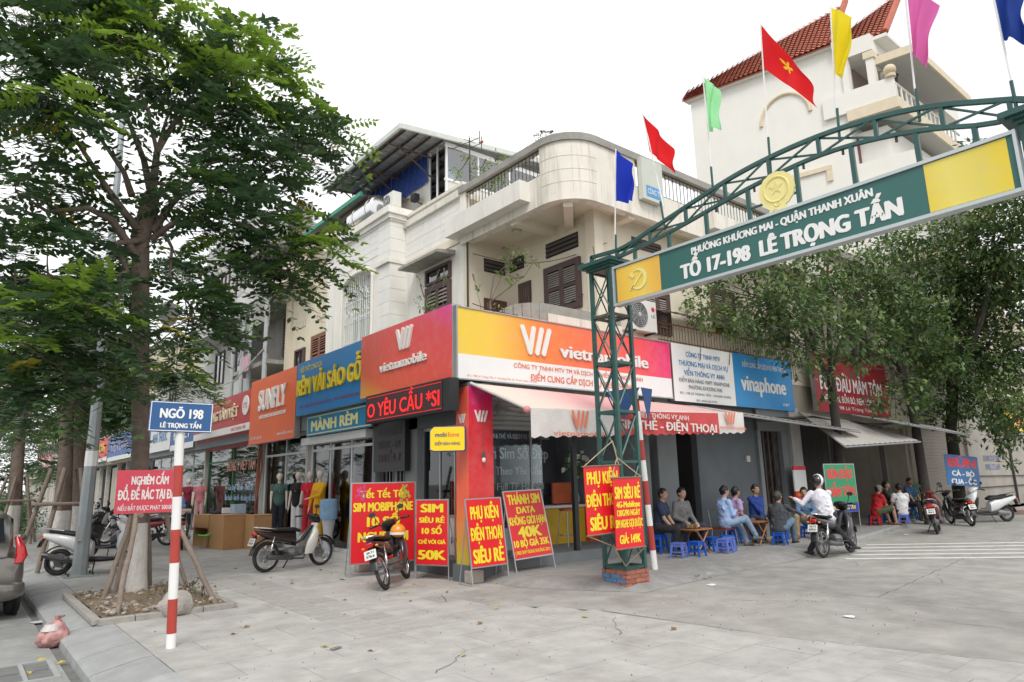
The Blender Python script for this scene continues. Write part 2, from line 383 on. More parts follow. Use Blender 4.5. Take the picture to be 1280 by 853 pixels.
while rowy<17.2:
    hgt=.6; x=1.73+(0 if row%2 else -.45)
    while x<7.0:
        x0,x1=max(x,1.728),min(x+.9,7.05)
        if x1-x0>.08:
            ytop=rowy+hgt
            xm=(x0+x1)/2; ym=rowy+.3
            # planting pit, tactile strip and the seam with the alley are left out
            if not(1.2<xm<3.25 and 9.8<ym<12.2) or True:
                lim=7.05 if ym>8.6 else (6.45 if ym<6.4 else 6.45-(ym-6.4)*.5)
                if 9.95<ym<12.05 and x0<3.2: x0=max(x0,3.22)
                if x1>lim: x1=lim
                if x1-x0>.1:
                    P=slabpoly(x0+.0025,x1-.0025,rowy+.0025,ytop-.0025)
                    if P and len(P)>=3: slabs.append(P)
        x+=.9
    rowy+=hgt; row+=1
slabs=[P for P in slabs if not(all(3.62<p[0]<4.42 for p in P))]
slabs.sort(key=lambda P:P[0][0]**2+P[0][1]**2)
near,far=slabs[:285],slabs[285:]
def slabmb(m,P,dz): return m.prism([(x,y,-.022) for x,y in P],(0,0,.022+dz))
for P in near: part('paving_slab',slabmb(MB(),P,rr.uniform(-.0015,.0015)),conc,sw)
m=MB()
for P in far: slabmb(m,P,rr.uniform(-.0015,.0015))
for yy in range(0,60):
    for q in range(6):
        m.box(1.73+q*.9,1.73+q*.9+.892,17.2+yy,17.2+yy+.992,-.022,rr.uniform(-.0015,.0015))
part('far_paving',m,conc,sw,kind='stuff')
# ribbed tactile tiles, laid over the slabs' line (they stand 4 mm proud)
ta=thing('tactile_strip',None,None,(4,10,0),kind='structure')
tile=MB().box(-.196,.196,-.196,.196,-.02,.0045)
for k in range(8): tile.box(-.185,.185,-.185+k*.049,-.185+k*.049+.022,.004,.0125)
tme=tile.mesh('tactile_tile',M('tactile_concrete',(.4,.39,.365),.9,.2,5,bump=.3,dirt=.5,dcol=(.22,.21,.18),rnd=.08))
for k in range(16):
    for q in range(2):
        if k in (3,) and q: continue
        o=link('tactile_tile',tme,ta,(3.83-4+q*.4,7.2+k*.4-10,0))
# alley: cracked concrete slabs with open seams over the bed
ab=MB(); ab.quad((4.5,-40,-.03),(90,-40,-.03),(90,9.7,-.03),(4.5,9.7,-.03)); solo('alley_bed',ab,joint,None,None,kind='structure')
al=thing('alley_road',None,None,(10,5,0),kind='structure')
def rag(a,b,n,amp,seed):
    r=random.Random(seed); out=[]
    for i in range(n):
        k=i/n; p=V((a[0]+(b[0]-a[0])*k,a[1]+(b[1]-a[1])*k)); 
        if i: p+=V((r.uniform(-amp,amp),r.uniform(-amp,amp)))
        out.append((p.x,p.y))
    return out
def ragpath(pts,amp,seed):
    out=[]
    for i in range(len(pts)-1): out+=rag(pts[i],pts[i+1],max(3,int((V(pts[i+1])-V(pts[i])).length/.18)),amp,seed+i)
    return out+[pts[-1]]
P1=ragpath([(6.5,-6),(7.2,2.1),(6.72,3.8),(6.5,6.1),(6.25,6.75),(5.4,8.15),(6.1,9.4)],.02,1)
P2=ragpath([(9.9,-6),(9.62,4.3),(9.33,6.42),(9.0,6.98)],.018,9)
P3=ragpath([(9.62,4.3),(14.6,4.95),(26,6)],.02,19)
def flat(poly,z,dz=.03):
    m=MB(); m.prism([(x,y,z-dz) for x,y in poly],(0,0,dz)); return m
gap=lambda L_,dx,dy:[(x+dx,y+dy) for x,y in L_]
part('concrete_slab',flat(gap(P1,.008,0)+[(8.98,9.6)]+gap(P2,-.007,0)[::-1],-.001),conc2,al)
part('concrete_slab',flat([(9.9+.0,-6)]+[p for p in gap(P2,.007,0) if p[1]<4.3]+gap(P3,.01,-.008)+[(60,8),(60,-6)],-.002),conc2,al)
part('concrete_slab',flat(gap([p for p in P2 if p[1]>=4.3],.007,0)+[(9.0,9.6),(60,9.6),(60,8.1)]+gap(P3,0,.006)[::-1],-.0015),conc2,al)
part('near_apron',flat([(2.2,-6),(2.2,1.6),(6.4,1.6)]+[(6.46,6.3),(6.42,6.4)]+[p for p in gap(P1,-.006,0) if p[1]<6.2][::-1],-.0008,.02) ,apron_m,al)
# small wedge between slabs and seam
part('seam_fill',flat([(6.0,6.42),(6.44,6.42)]+[p for p in gap(P1,-.006,0) if 6.2<p[1]<9.3]+[(6.1,9.6),(5.0,9.6),(5.0,8.0)],-.003,.02),conc2,al)
# shop front apron (rough, sloping) round the tower base, then the raised alley pavement
def strip(name,outer,inner,z0,z1,mat,seed):
    m=MB(); r=random.Random(seed); n=len(outer)
    for i in range(n-1):
        a,b=outer[i],outer[i+1]; c,d=inner[i+1],inner[i]
        N=4
        for k in range(N):
            f0,f1=k/N,(k+1)/N; zz=lambda f:z0+(z1-z0)*(1-(1-f)**1.7)
            L=lambda p,q,f:(p[0]+(q[0]-p[0])*f,p[1]+(q[1]-p[1])*f,zz(f))
            m.quad(L(a,d,f0),L(b,c,f0),L(b,c,f1),L(a,d,f1))
    return m
pv=thing('pavement',None,None,(15,8,0),kind='structure')
outer=[(6.85,9.6),(7.0,8.3),(7.6,7.2),(7.9,6.75),(8.6,6.85),(9.3,6.9),(10.2,7.0),(11.6,7.05),(13.1,7.15),(14.2,7.3),(15.3,7.55)]
inner=[(7.35,9.65),(7.4,8.7),(7.9,7.75),(8.3,7.4),(8.9,7.5),(9.4,7.55),(10.4,7.65),(11.7,7.65),(13.1,7.65),(14.2,7.7),(15.35,7.75)]
me=strip('ramp',outer,inner,.002,.1,conc2,1)
part('ramp',me,M('rough_cement',(.28,.275,.265),.9,.22,4,bump=.6,dirt=.6,dcol=(.2,.19,.17),dscale=1.4),pv,smooth=True)
part('pavement_top',MB().prism([(x,y,-.02) for x,y in inner+[(17,8.0),(23.2,9.25),(26,9.6),(26,9.72),(7.35,9.72)]],(0,0,.12)),MATS['rough_cement'],pv)
kx=[(15.35,7.75),(17,8.0),(18.6,8.3),(20.1,8.6),(21.7,8.93),(23.2,9.25)]
for a,b in zip(kx,kx[1:]):
    d=(V(b)-V(a)).normalized(); nn=V((d.y,-d.x)); a2=V(a)+d*.006; b2=V(b)-d*.006
    part('kerb_stone',MB().prism([(a2.x,a2.y,-.02),(b2.x,b2.y,-.02),(b2.x+nn.x*.16,b2.y+nn.y*.16,-.02),(a2.x+nn.x*.16,a2.y+nn.y*.16,-.02)],(0,0,.128)),kerbm,pv,bevel=.02)
part('far_step',MB().box(30.5,60,8.0,9.72,-.02,.16),M('pinkish_step',(.38,.3,.27),.9,.15,3),pv)
rk=MB()
for a in range(6):
    q_=.02+.012*(a%3); rk.ob((9.4+a*.075,6.97+.035*(a%2),.012+q_*.4),V((cos(a*1.3),sin(a*1.3),.1)).normalized(),V((-sin(a*1.3),cos(a*1.3),.2)).normalized(),Z_,q_*1.6,q_,q_*.6)
part('broken_edge',rk,kerbm,pv)
ck=thing('cracks',None,None,(9,4,0),kind='structure'); rc=random.Random(17); ckm=M('crack_dirt',(.1,.09,.075),.95,.2,10)
for (x,y,a,L_) in ((5.6,5.2,.4,1.6),(8.2,5.4,-.3,1.8),(11.5,4.2,.5,2.6),(8.6,2.6,1.2,1.5),(12.5,5.9,-.6,1.6),(4.6,10.8,.2,1.2),(6.9,8.5,-.1,1.7),(15.5,5.2,.9,2.4),(10.6,6.2,2.2,1.1),(3.4,5.3,.9,1.2)):
    m=MB(); p=V((x,y,.0042)); w=.004
    for k in range(int(L_/.09)):
        a+=rc.uniform(-.55,.55); a*=.93; q=p+V((cos(a),sin(a),0))*.09; s_=V((-sin(a),cos(a),0)); w2=max(.0012,rc.uniform(.4,1.2)*.0045*(1-k*.09/L_)); m.quad(p-s_*w,p+s_*w,q+s_*w2,q-s_*w2); p=q; w=w2
    part('crack',m,ckm,ck)
# painted crossing lines, worn
cw=thing('crossing',None,None,(16,6,0),kind='structure')
wp=M('worn_road_paint',(.66,.66,.62),.8,.12,6,dirt=.45,dcol=(.36,.35,.33),dscale=5)
for k in range(5):
    a=V((13.5+k*.72,6.55+k*.22)); b=V((18.3+k*.9,1.6+k*.15)); d=(b-a).normalized(); q=V((-d.y,d.x))*.075
    part('painted_line',flat([(a.x-q.x,a.y-q.y),(b.x-q.x,b.y-q.y),(b.x+q.x,b.y+q.y),(a.x+q.x,a.y+q.y)][::-1],.0035,.003),wp,cw)

# measured outlines
FLAGS=[
 ('blue',[(6.9, 6.98), (6.95, 6.07), (6.57, 5.93), (6.49, 6.51)],(6.89, 6.98),(7.02, 5.18)),
 ('red',[(6.28, 7.33), (6.2, 6.64), (5.78, 6.11), (5.8, 6.54)],(6.29, 7.36),(6.01, 5.4)),
 ('pale green',[(5.11, 7.38), (5.11, 6.5), (4.95, 6.49), (4.91, 7.08)],(5.13, 7.41),(5.13, 5.64)),
 ('gold star',[(4.16, 7.7), (4.18, 7.03), (3.57, 6.18), (3.59, 6.57)],(4.16, 7.73),(4.24, 5.65)),
 ('yellow',[(3.21, 7.37), (3.27, 6.46), (3.16, 6.38), (2.93, 7.06)],(3.22, 7.39),(3.32, 5.71)),
 ('pink',[(2.36, 7.07), (2.4, 6.26), (2.31, 6.05), (2.11, 6.74)],(2.38, 7.1),(2.44, 5.56)),
 ('navy',[(1.58, 6.64), (1.58, 5.97), (1.4, 5.85), (1.36, 6.42)],(1.59, 6.67),(1.57, 5.24)),
]
TREE1=[(-0.05,11.5,8.59,0.82,0),(0.7,12.5,9.39,0.81,0),(1.33,12.0,9.46,0.71,0),(0.04,12.0,7.96,0.82,0),(0.72,11.5,7.89,0.72,0),(1.46,12.5,8.94,0.64,0),(1.9,12.0,8.39,0.55,0),(0.24,12.5,7.3,0.76,0),(0.8,11.5,7.04,0.56,0),(1.31,12.0,7.58,0.45,0),(0.23,12.0,6.15,0.64,0),(0.82,12.5,6.36,0.66,0),(2.13,12.5,9.38,0.57,0),(2.38,12.8,8.65,0.49,0),(0.68,11.6,5.24,0.54,0),(0.34,12.0,5.04,0.55,0),(1.27,12.6,5.81,0.47,0),(1.78,11.5,9.51,0.62,1),(1.76,12.0,9.49,0.56,1),(0.92,11.5,9.33,0.61,1),(0.44,11.0,7.2,0.41,1),(1.25,11.0,8.46,0.43,1),(3.44,12.5,10.1,0.61,1),(3.92,12.5,10.03,0.51,1),(2.99,12.0,8.97,0.54,1),(3.85,12.2,9.32,0.59,1),(4.83,12.4,9.16,0.47,1),(5.46,12.4,8.91,0.37,1),(3.44,12.6,10.61,0.31,1),(4.17,12.6,10.66,0.32,1),(3.37,12.0,8.7,0.47,1),(2.87,12.8,9.77,0.51,0),(3.1,12.0,8.36,0.59,0),(4.02,12.6,8.79,0.63,0),(4.61,12.2,8.54,0.55,0),(5.0,12.5,8.09,0.56,0),(4.02,12.0,7.68,0.59,0),(3.51,12.8,8.02,0.55,0),(2.78,12.3,8.07,0.44,0),(2.73,12.6,9.01,0.49,0),(5.16,12.5,8.59,0.4,0),(2.55,12.2,7.17,0.36,0),(2.79,12.0,6.78,0.44,0),(3.45,12.4,6.94,0.52,0),(3.86,11.8,6.45,0.5,0),(3.38,12.0,6.09,0.53,0),(4.17,12.2,6.01,0.51,0),(4.57,11.8,5.66,0.44,0),(3.01,12.4,6.13,0.42,0),(3.85,12.0,5.28,0.4,0),(4.44,12.0,5.15,0.35,0),(2.56,12.0,6.35,0.35,0),(3.7,12.5,5.61,0.39,0),(4.34,12.4,7.26,0.41,0),(4.87,11.8,6.04,0.39,1),(5.12,11.8,5.77,0.24,1),(4.85,12.0,6.67,0.28,1),(2.57,12.5,5.25,0.38,1),(2.79,12.2,4.78,0.37,0),(3.13,12.0,4.65,0.34,0),(3.48,12.0,4.48,0.31,0),(2.85,12.0,4.12,0.33,0),(2.72,12.4,3.69,0.31,1),(3.3,12.0,4.03,0.25,0),(2.69,12.6,5.67,0.27,1),(3.03,12.3,4.48,0.31,0),(1.34,11.4,4.44,0.47,1),(1.03,11.2,4.23,0.43,1),(0.79,11.5,4.02,0.52,0),(1.29,11.4,3.89,0.49,0),(1.71,11.6,4.16,0.45,0),(1.04,11.5,3.46,0.52,0),(1.54,11.5,3.45,0.44,0),(0.69,12.0,3.51,0.54,0),(0.42,12.0,4.31,0.61,0),(1.71,12.0,4.91,0.36,0),(0.79,12.4,4.85,0.42,0),(1.37,11.4,3.01,0.43,0),(0.97,11.8,2.97,0.45,0),(1.79,11.5,3.05,0.23,0),(1.64,12.5,5.37,0.38,0),(0.71,12.5,2.73,0.47,0),(0.49,12.0,3.14,0.45,0),(0.63,11.2,4.0,0.33,1),(0.54,11.3,3.61,0.33,1),]
LIMBS1=[[(2.02,12.5,5.8,0.2),(2.14,12.5,6.64,0.17),],[(2.14,12.5,6.64,0.1),(1.98,12.6,7.31,0.07),(1.68,12.6,7.98,0.05),(1.52,12.6,8.63,0.03),(1.07,12.4,9.03,0.02),],[(2.14,12.5,6.64,0.1),(2.14,12.4,7.43,0.07),(2.4,12.4,8.14,0.05),(2.75,12.4,8.58,0.04),(3.31,12.4,9.3,0.02),],[(2.14,12.4,7.43,0.05),(1.93,12.3,8.08,0.04),(1.68,12.2,8.56,0.02),],[(2.14,12.4,7.43,0.05),(2.24,12.4,8.09,0.03),(2.44,12.5,8.85,0.02),],[(1.99,12.4,5.91,0.1),(1.71,12.3,6.17,0.08),(1.38,12.2,6.54,0.06),(0.93,12.2,7.18,0.04),(0.49,12.0,7.57,0.03),(0.14,12.0,8.0,0.02),],[(1.97,12.4,5.47,0.1),(1.54,12.2,5.95,0.08),(1.17,12.0,6.0,0.06),(0.66,12.0,5.81,0.04),(0.24,12.0,6.03,0.02),],[(1.85,12.6,6.6,0.08),(1.71,12.7,7.04,0.06),(1.37,12.7,7.47,0.04),(0.88,12.4,7.91,0.03),],[(2.19,12.5,5.98,0.1),(2.45,12.4,6.53,0.07),(2.97,12.3,7.41,0.05),(3.69,12.4,7.91,0.03),(4.78,12.4,8.42,0.02),],[(2.18,12.5,5.83,0.08),(2.46,12.3,6.13,0.06),(3.09,12.0,6.33,0.04),(3.94,12.0,6.22,0.03),(4.53,11.9,5.68,0.02),],[(2.04,12.4,5.77,0.09),(1.63,12.2,5.56,0.06),(1.84,12.2,5.12,0.05),(1.39,12.0,4.78,0.045),(0.75,11.8,4.75,0.03),(0.38,12.0,4.67,0.02),],[(2.23,12.5,6.29,0.06),(2.49,12.3,5.69,0.035),(2.47,12.2,5.09,0.03),(2.86,12.2,4.65,0.02),(3.41,12.0,4.4,0.01),],[(2.06,12.5,6.92,0.06),(2.63,12.4,6.81,0.035),(3.28,12.3,6.94,0.02),],[(1.39,12.0,4.78,0.03),(1.2,11.6,3.97,0.02),(1.16,11.6,3.37,0.012),],[(1.84,12.2,5.12,0.03),(1.63,11.8,4.19,0.02),(1.51,11.6,3.4,0.012),],]
TREE2=[(0,15.33,8.6,6.01,0.92),(0,16.69,8.4,6.83,0.87),(0,13.48,8.4,5.1,0.55),(0,12.42,8.5,5.25,0.45),(0,16.02,8.2,5.4,0.93),(0,18.33,8.4,6.44,0.93),(0,15.13,8.6,4.96,0.7),(0,17.63,8.0,5.15,0.78),(0,15.99,8.3,4.4,0.57),(0,17.37,8.3,4.21,0.52),(0,15.41,9.0,6.97,0.55),(0,20.05,8.6,7.74,0.92),(0,18.16,8.6,7.86,0.62),(0,22.96,8.8,8.63,0.69),(0,14.77,7.8,5.64,0.77),(0,17.62,8.3,3.49,0.26),(0,17.0,8.3,3.56,0.3),(0,12.35,8.6,5.91,0.32),(0,13.6,8.8,6.17,0.42),(1,21.01,8.6,7.41,0.95),(1,22.02,8.4,6.76,1.22),(1,25.55,8.6,8.2,1.41),(1,23.18,8.2,6.36,1.27),(1,21.03,8.4,5.38,0.9),(1,24.6,8.4,5.23,1.18),(1,21.84,8.2,4.21,0.92),(1,20.03,8.2,3.62,0.68),(1,29.04,9.0,10.55,1.07),(1,24.44,8.8,9.36,0.79),(1,22.32,8.0,3.73,0.64),(1,19.2,8.0,5.79,0.72),(1,20.92,8.2,3.09,0.35),(1,18.81,8.2,4.54,0.47),(1,25.8,8.6,9.89,0.77),(2,27.14,7.78,8.87,1.48),(2,26.4,6.31,9.18,1.59),(2,28.23,7.28,7.74,1.68),(2,27.22,8.29,7.22,1.47),(2,28.15,6.84,5.61,1.65),(2,28.04,8.04,5.51,1.66),(2,27.03,8.91,4.1,1.12),(2,26.74,7.39,3.92,1.25),(2,27.3,6.28,7.93,1.62),(2,26.79,7.13,10.1,0.98),(2,25.98,6.41,3.27,0.91),(2,26.42,8.4,2.79,0.31),(2,27.94,7.55,2.76,0.65),(2,25.63,8.35,5.6,1.07),(2,25.64,5.16,9.73,1.23),(2,27.38,6.42,11.2,0.74),(2,26.34,6.77,12.55,0.46),(2,27.1,7.23,1.81,0.25),]
# ---------------------------------------------------------------- building helpers
def shutter(parent,c,u,w,h,louv=14,two=True,mat=None):
    """louvred shutter pair on a wall: frame, leaves with slats"""
    mat=mat or brownw; c=V(c);u=V(u);n=u.cross(Z_)
    f=MB()
    for s in(-1,1): f.ob(c+u*(w/2*s)+n*.03,u,Z_,n,.035,h/2+.035,.04)
    for s in(-1,1): f.ob(c+Z_*(h/2*s)+n*.032,u,Z_,n,w/2+.03,.035,.035)
    fo=part('shutter',f,mat,parent)
    k=2 if two else 1; lw=(w-.07)/k
    for i in range(k):
        cc=c+u*((i-(k-1)/2)*lw); m=MB()
        for s in(-1,1): m.ob(cc+u*(s*(lw/2-.035))+n*.05,u,Z_,n,.033,h/2-.035,.016)
        for zz in(-1,0,1): m.ob(cc+Z_*(zz*(h/2-.07))+n*.05,u,Z_,n,lw/2-.068,.034,.014)
        part('shutter_leaf',m,mat,fo)
        sl=MB(); vv=(Z_*cos(.6)-n*sin(.6)).normalized(); nn=u.cross(vv)
        for j in range(louv):
            z=-h/2+.13+(h-.26)*(j+.5)/louv
            if abs(z)<.05: continue
            sl.ob(cc+Z_*z+n*.05,u,vv,nn,lw/2-.07,.5*(h-.26)/louv,.005)
        part('slats',sl,M('grey_slats',(.3,.27,.24),.7,.15,5) if mat is brownw else mat,fo)
    part('backing',MB().ob(c+n*.008,u,Z_,n,w/2-.03,h/2-.03,.006),dark,fo)
    return fo
def window(parent,c,u,w,h,frame,bars=1,rows=1,depth=.05,g=None,grille=None):
    c=V(c);u=V(u);n=u.cross(Z_); f=MB()
    for s in(-1,1): f.ob(c+u*(w/2*s)+n*.02,u,Z_,n,.035,h/2+.035,depth)
    for s in(-1,1): f.ob(c+Z_*(h/2*s)+n*.022,u,Z_,n,w/2-.034,.034,depth-.003)
    for i in range(1,bars+1): f.ob(c+u*(-w/2+w*i/(bars+1))+n*.02,u,Z_,n,.02,h/2-.034,depth-.01)
    fo=part('window',f,frame,parent)
    for i in range(bars+1): part('pane',MB().ob(c+u*(-w/2+w*(i+.5)/(bars+1))+n*.015,u,Z_,n,w/(bars+1)/2-.025,h/2-.035,.004),g or glsd,fo)
    part('backing',MB().ob(c+n*.004,u,Z_,n,w/2,h/2,.003),dark,fo)
    return fo
def rail(parent,a,b,z0,z1,mat,step=.11,r=.009,curl=True,name='railing'):
    a=V(a);b=V(b);d=b-a;L=d.length;m=MB()
    for z in(z0,z1): m.tube([a+Z_*z,b+Z_*z],r*1.6,6)
    n=max(2,int(L/step))
    for i in range(n+1):
        p=a+d*(i/n); m.tube([p+Z_*z0,p+Z_*z1],r,5)
        if curl and i%2==0:
            q=p+Z_*(z1-.12); e=d.normalized()*.03
            m.tube([q-e*1.3,q-e*.5+Z_*.035,q+e*.5+Z_*.035,q+e*1.3],r*.9,4)
    return part(name,m,mat,parent)

# ---------------------------------------------------------------- corner building
cb=thing('corner_building','white two storey corner building with a rounded roof parapet and brown louvred shutters','building',(9,11,0))
B=lambda *a:MB().box(*a)
part('floor_slab',B(7.02,11.4,9.78,13.5,.0,.28).box(6.98,11.35,9.62,9.79,0,.281),midgrey,cb)
part('plinth',B(6.66,7.3,9.40,9.86,0,.27).box(6.9,7.02,9.86,13.4,0,.28),greyw,cb)
pil=gradmat('pillar_print',[(0,(.75,.42,.05)),(.18,(.85,.2,.05)),(.35,(.72,.05,.05)),(.8,(.72,.03,.05)),(1,(.6,.01,.18))],(0,1),.4)
panel('pillar_cladding',(6.698,9.62,1.75),S_,.36,2.96,gradmat('pillar_print_orange',[(0,(.6,.5,.05)),(.15,(.75,.3,.05)),(.35,(.85,.13,.06)),(1,(.85,.12,.07))],(0,1),.4),cb,.01)
panel('pillar_cladding',(6.97,9.438,1.75),X_,.52,2.96,pil,cb,.01)
part('pillar',B(6.71,7.22,9.45,9.8,.27,3.3),greyw,cb)
strokes((6.95,9.43,2.72),X_,.17,whitep,cb,.006); strokes((6.69,9.62,2.68),S_,.13,whitep,cb,.004)
# street side bays
part('column',B(7.0,7.25,11.6,12.05,0,3.3).box(7.02,7.2,13.35,13.5,0,3.3),midgrey,cb)
f=MB().box(7.12,7.17,9.86,11.6,.28,.33).box(7.12,7.17,9.86,11.6,.98,1.03).box(7.12,7.17,9.86,11.6,2.6,2.66)
for y in(9.86,10.45,10.95,11.56): f.box(7.121,7.169,y,y+.04,.33,2.6)
part('shop_window_frame',f,steel,cb)
for a,b in((9.9,10.45),(10.49,10.95),(10.99,11.56)):
    part('pane',B(7.14,7.15,a,b,1.03,2.6),gls,cb)
    part('lower_panel',B(7.135,7.155,a,b,.33,.98),paper_w,cb)
text('phone',(7.13,10.35,.62),S_,.13,.5,M('blue_letters',(.03,.05,.2),.5),cb,0,.04)
part('shutter_box',B(7.0,7.3,9.86,13.4,2.66,3.3),greyw,cb)
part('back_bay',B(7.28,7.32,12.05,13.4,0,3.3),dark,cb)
f=MB()
for k in range(9): f.box(7.17,7.2,12.08+k*.15,12.1+k*.15,.28,2.66)
part('bay_shutter',f,steel,cb)
# alley front: posts, rolled shutter, pillars, dark wall, doorway, folding gate
rs=MB()
for k in range(7): rs.tube([(7.22,9.8+.012*(k%2),2.58+k*.085),(11.4,9.8+.012*(k%2),2.58+k*.085)],.05,8)
part('rolled_shutter',rs,M('shutter_grey',(.3,.32,.32),.5,.1,4,metal=.3),cb)
part('shutter_rail',B(7.22,11.4,9.84,10.2,3.1,3.35),greyw,cb)
part('post',B(9.36,9.46,9.66,9.74,.28,3.1),black,cb)
part('pane',B(7.24,8.45,9.86,9.872,.3,2.62),glass('clear_glass',(.8,.85,.85),.72),cb)
part('pane',B(8.47,8.7,9.83,9.842,.3,2.62),MATS['clear_glass'],cb)
part('glass_edge',B(8.44,8.475,9.85,9.88,.3,2.62),steel,cb)
part('counter_wall',B(7.28,11.3,12.9,13.0,.28,4),M('pale_interior_wall',(.5,.5,.47),.8,.05,3),cb)
part('side_wall',B(11.3,11.4,9.8,13,.28,4).box(7.28,7.32,13.0,13.4,0,4),midgrey,cb)
part('ceiling',B(7.2,11.4,9.8,13.4,3.36,3.4),paper_w,cb)
part('wall_pillar',B(11.4,11.62,9.62,9.9,.1,3.3),midgrey,cb)
part('wall_pillar',B(11.95,12.62,9.66,9.9,.1,3.3),midgrey,cb)
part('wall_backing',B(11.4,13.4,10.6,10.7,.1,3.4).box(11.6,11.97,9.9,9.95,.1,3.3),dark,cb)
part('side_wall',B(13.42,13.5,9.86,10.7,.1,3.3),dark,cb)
part('grey_wall',B(13.42,15.9,9.68,9.85,.1,3.3),greyw,cb)
part('fuse_box',B(15.35,15.5,9.62,9.68,1.95,2.1),M('beige_plastic',(.5,.47,.42),.6),cb)
part('wall_pillar',B(15.9,16.05,9.6,9.9,.1,3.3).box(17.05,17.38,9.6,9.9,.1,3.3),midgrey,cb)
gt_=MB(); zg=0
for k in range(9):
    x=16.08+k*.12; y=9.72+(.05 if k%2 else 0); gt_.box(x,x+.03,y,y+.03,.12,2.75)
    if k<8:
        for z in range(6): gt_.ob((x+.075,9.755,.4+z*.42),V((1,.0,1.5)).normalized(),V((-1.5,0,1)).normalized(),Y_,.11,.006,.006)
part('folding_gate',gt_,M('brown_gate',(.1,.07,.06),.6,.2,5),cb)
part('gate_backing',B(16.05,17.05,9.9,9.95,.1,3),dark,cb)
part('lintel',B(15.9,17.4,9.58,9.9,2.75,3.31),midgrey,cb)
part('pale_pillar',B(17.38,17.88,9.5,9.95,.1,3.4),M('pale_pillar_paint',(.42,.41,.39),.85,.1,3,dirt=.4),cb)
part('deck',B(6.75,18,9.72,13.5,3.42,4.12).box(6.72,6.8,9.8,13.5,3.42,3.9),mossc,cb)
part('soffit_wall',B(7.2,18,9.7,9.95,3.3,3.44),mossc,cb)
# terrace parapet behind the wide sign, rounded at its left end
pr=MB(); pts=[]
for k in range(9):
    t=pi/2*k/8; pts.append((7.9+.9-.9*cos(t)*1.0,9.72+.75-.75*sin(t),0))
zt=[4.55,4.72,4.85,4.93,4.99,5.02,5.04,5.05,5.06]
for k in range(8):
    a,b=V(pts[k]),V(pts[k+1]); d=(b-a).normalized(); n=V((d.y,-d.x,0))*.06
    pr.prism([tuple(a+n+Z_*4.1),tuple(b+n+Z_*4.1),tuple(b+n+Z_*zt[k+1]),tuple(a+n+Z_*zt[k])],tuple(-2*n))
pr.box(8.8,11.5,9.66,9.79,4.1,5.06)
part('low_parapet',pr,mossc,cb); part('parapet_paint',B(8.82,11.48,9.64,9.655,4.1,4.86),wallw2,cb)
# first floor walls
part('wall',B(10.3,10.5,9.68,12.9,4.1,7.42),creamw,cb)
part('wall',B(10.5,19.5,9.68,9.9,4.1,7.42),creamw,cb)
part('wall',B(9.1,10.3,12.75,12.95,4.1,7.42),creamw,cb)
part('corner_pilaster',B(10.24,10.5,9.62,9.9,4.1,7.42),creamw,cb)
shutter(cb,(10.3,10.72,5.9),S_,1.12,1.08,16)
shutter(cb,(12.25,9.68,5.35),X_,.85,.95,13)
shutter(cb,(14.95,9.68,5.75),X_,.95,1.1,14)
shutter(cb,(17.6,9.68,5.75),X_,.95,1.1,14)
for (c,u,w,h) in (((10.3,10.72,6.9),S_,1.08,.36),((10.3,12.35,6.9),S_,.55,.34),((9.9,12.75,6.85),X_,.66,.34),((12.05,9.68,6.95),X_,1.05,.26),((15,9.68,6.95),X_,1.0,.26)):
    vm=MB(); c=V(c);u=V(u);n=u.cross(Z_)
    vm.ob(c+n*.006,u,Z_,n,w/2,h/2,.005); part('vent_opening',vm,dark,cb)
    for k in range(3): part('vent_slat',MB().ob(c+Z_*(h*(k-1)*.3)+n*.02,u,(Z_*.9-n*.4).normalized(),n,w/2-.01,.05,.006),M('vent_brown',(.1,.085,.08),.7),cb)
part('door',B(10.27,10.3,11.83,12.3,4.13,6.35),brownw,cb)
for k in range(5): part('door_slat',B(10.255,10.27,11.87+k*.085,11.93+k*.085,4.3,6.2),M('door_brown',(.13,.08,.07),.6,.2),cb)
part('balcony_door',B(9.55,10.25,12.72,12.75,4.13,6.0),M('dark_red_wood',(.12,.05,.045),.6,.2,5),cb)
for k in range(6): part('door_slat',B(9.6+k*.11,9.68+k*.11,12.7,12.72,4.3,5.9),M('door_red',(.17,.07,.06),.6,.2),cb)
# roof slab with the rounded corner
def outline(off,z,seg=14,xe=19.5,r=.83):
    P=[(9.0-off,12.95,z)]
    for k in range(seg+1):
        t=pi/2*k/seg; P.append((9.0+r-(r+off)*cos(t),9.1+r-(r+off)*sin(t),z))
    P.append((xe,9.1-off,z)); return P
def wallstrip(z0,z1,th,sel=None,off=0,seg=14,r=.83):
    o=outline(off,0,seg,r=r); i=outline(off-th,0,seg,r=r); m=MB()
    for k in range(len(o)-1):
        if sel and k not in sel: continue
        m.prism([o[k][:2]+(z0,),o[k+1][:2]+(z0,),i[k+1][:2]+(z0,),i[k][:2]+(z0,)],(0,0,z1-z0))
    return m
sl=MB(); sl.prism([p[:2]+(7.42,) for p in outline(-.06,0)]+[(19.5,16,7.42),(9.06,16,7.42)],(0,0,.2)); part('roof_slab',sl,creamw,cb)
part('slab_edge_beam',wallstrip(7.3,7.42,.22),wallw2,cb)
part('fascia',wallstrip(7.42,7.98,.14),wallw2,cb)
part('curved_parapet',wallstrip(7.98,8.62,.139,range(0,16),.0) if False else wallstrip(7.98,8.62,.139,list(range(1,15))),wallw2,cb)
part('parapet_end',B(9.83,11.1,9.1,9.24,7.98,8.62).box(9.0,9.14,9.93,9.96,7.98,8.62).box(9.0,9.14,12.72,12.95,7.98,8.62),wallw2,cb)
part('parapet_cap',wallstrip(8.62,8.78,.26,None,.05),mossc,cb)
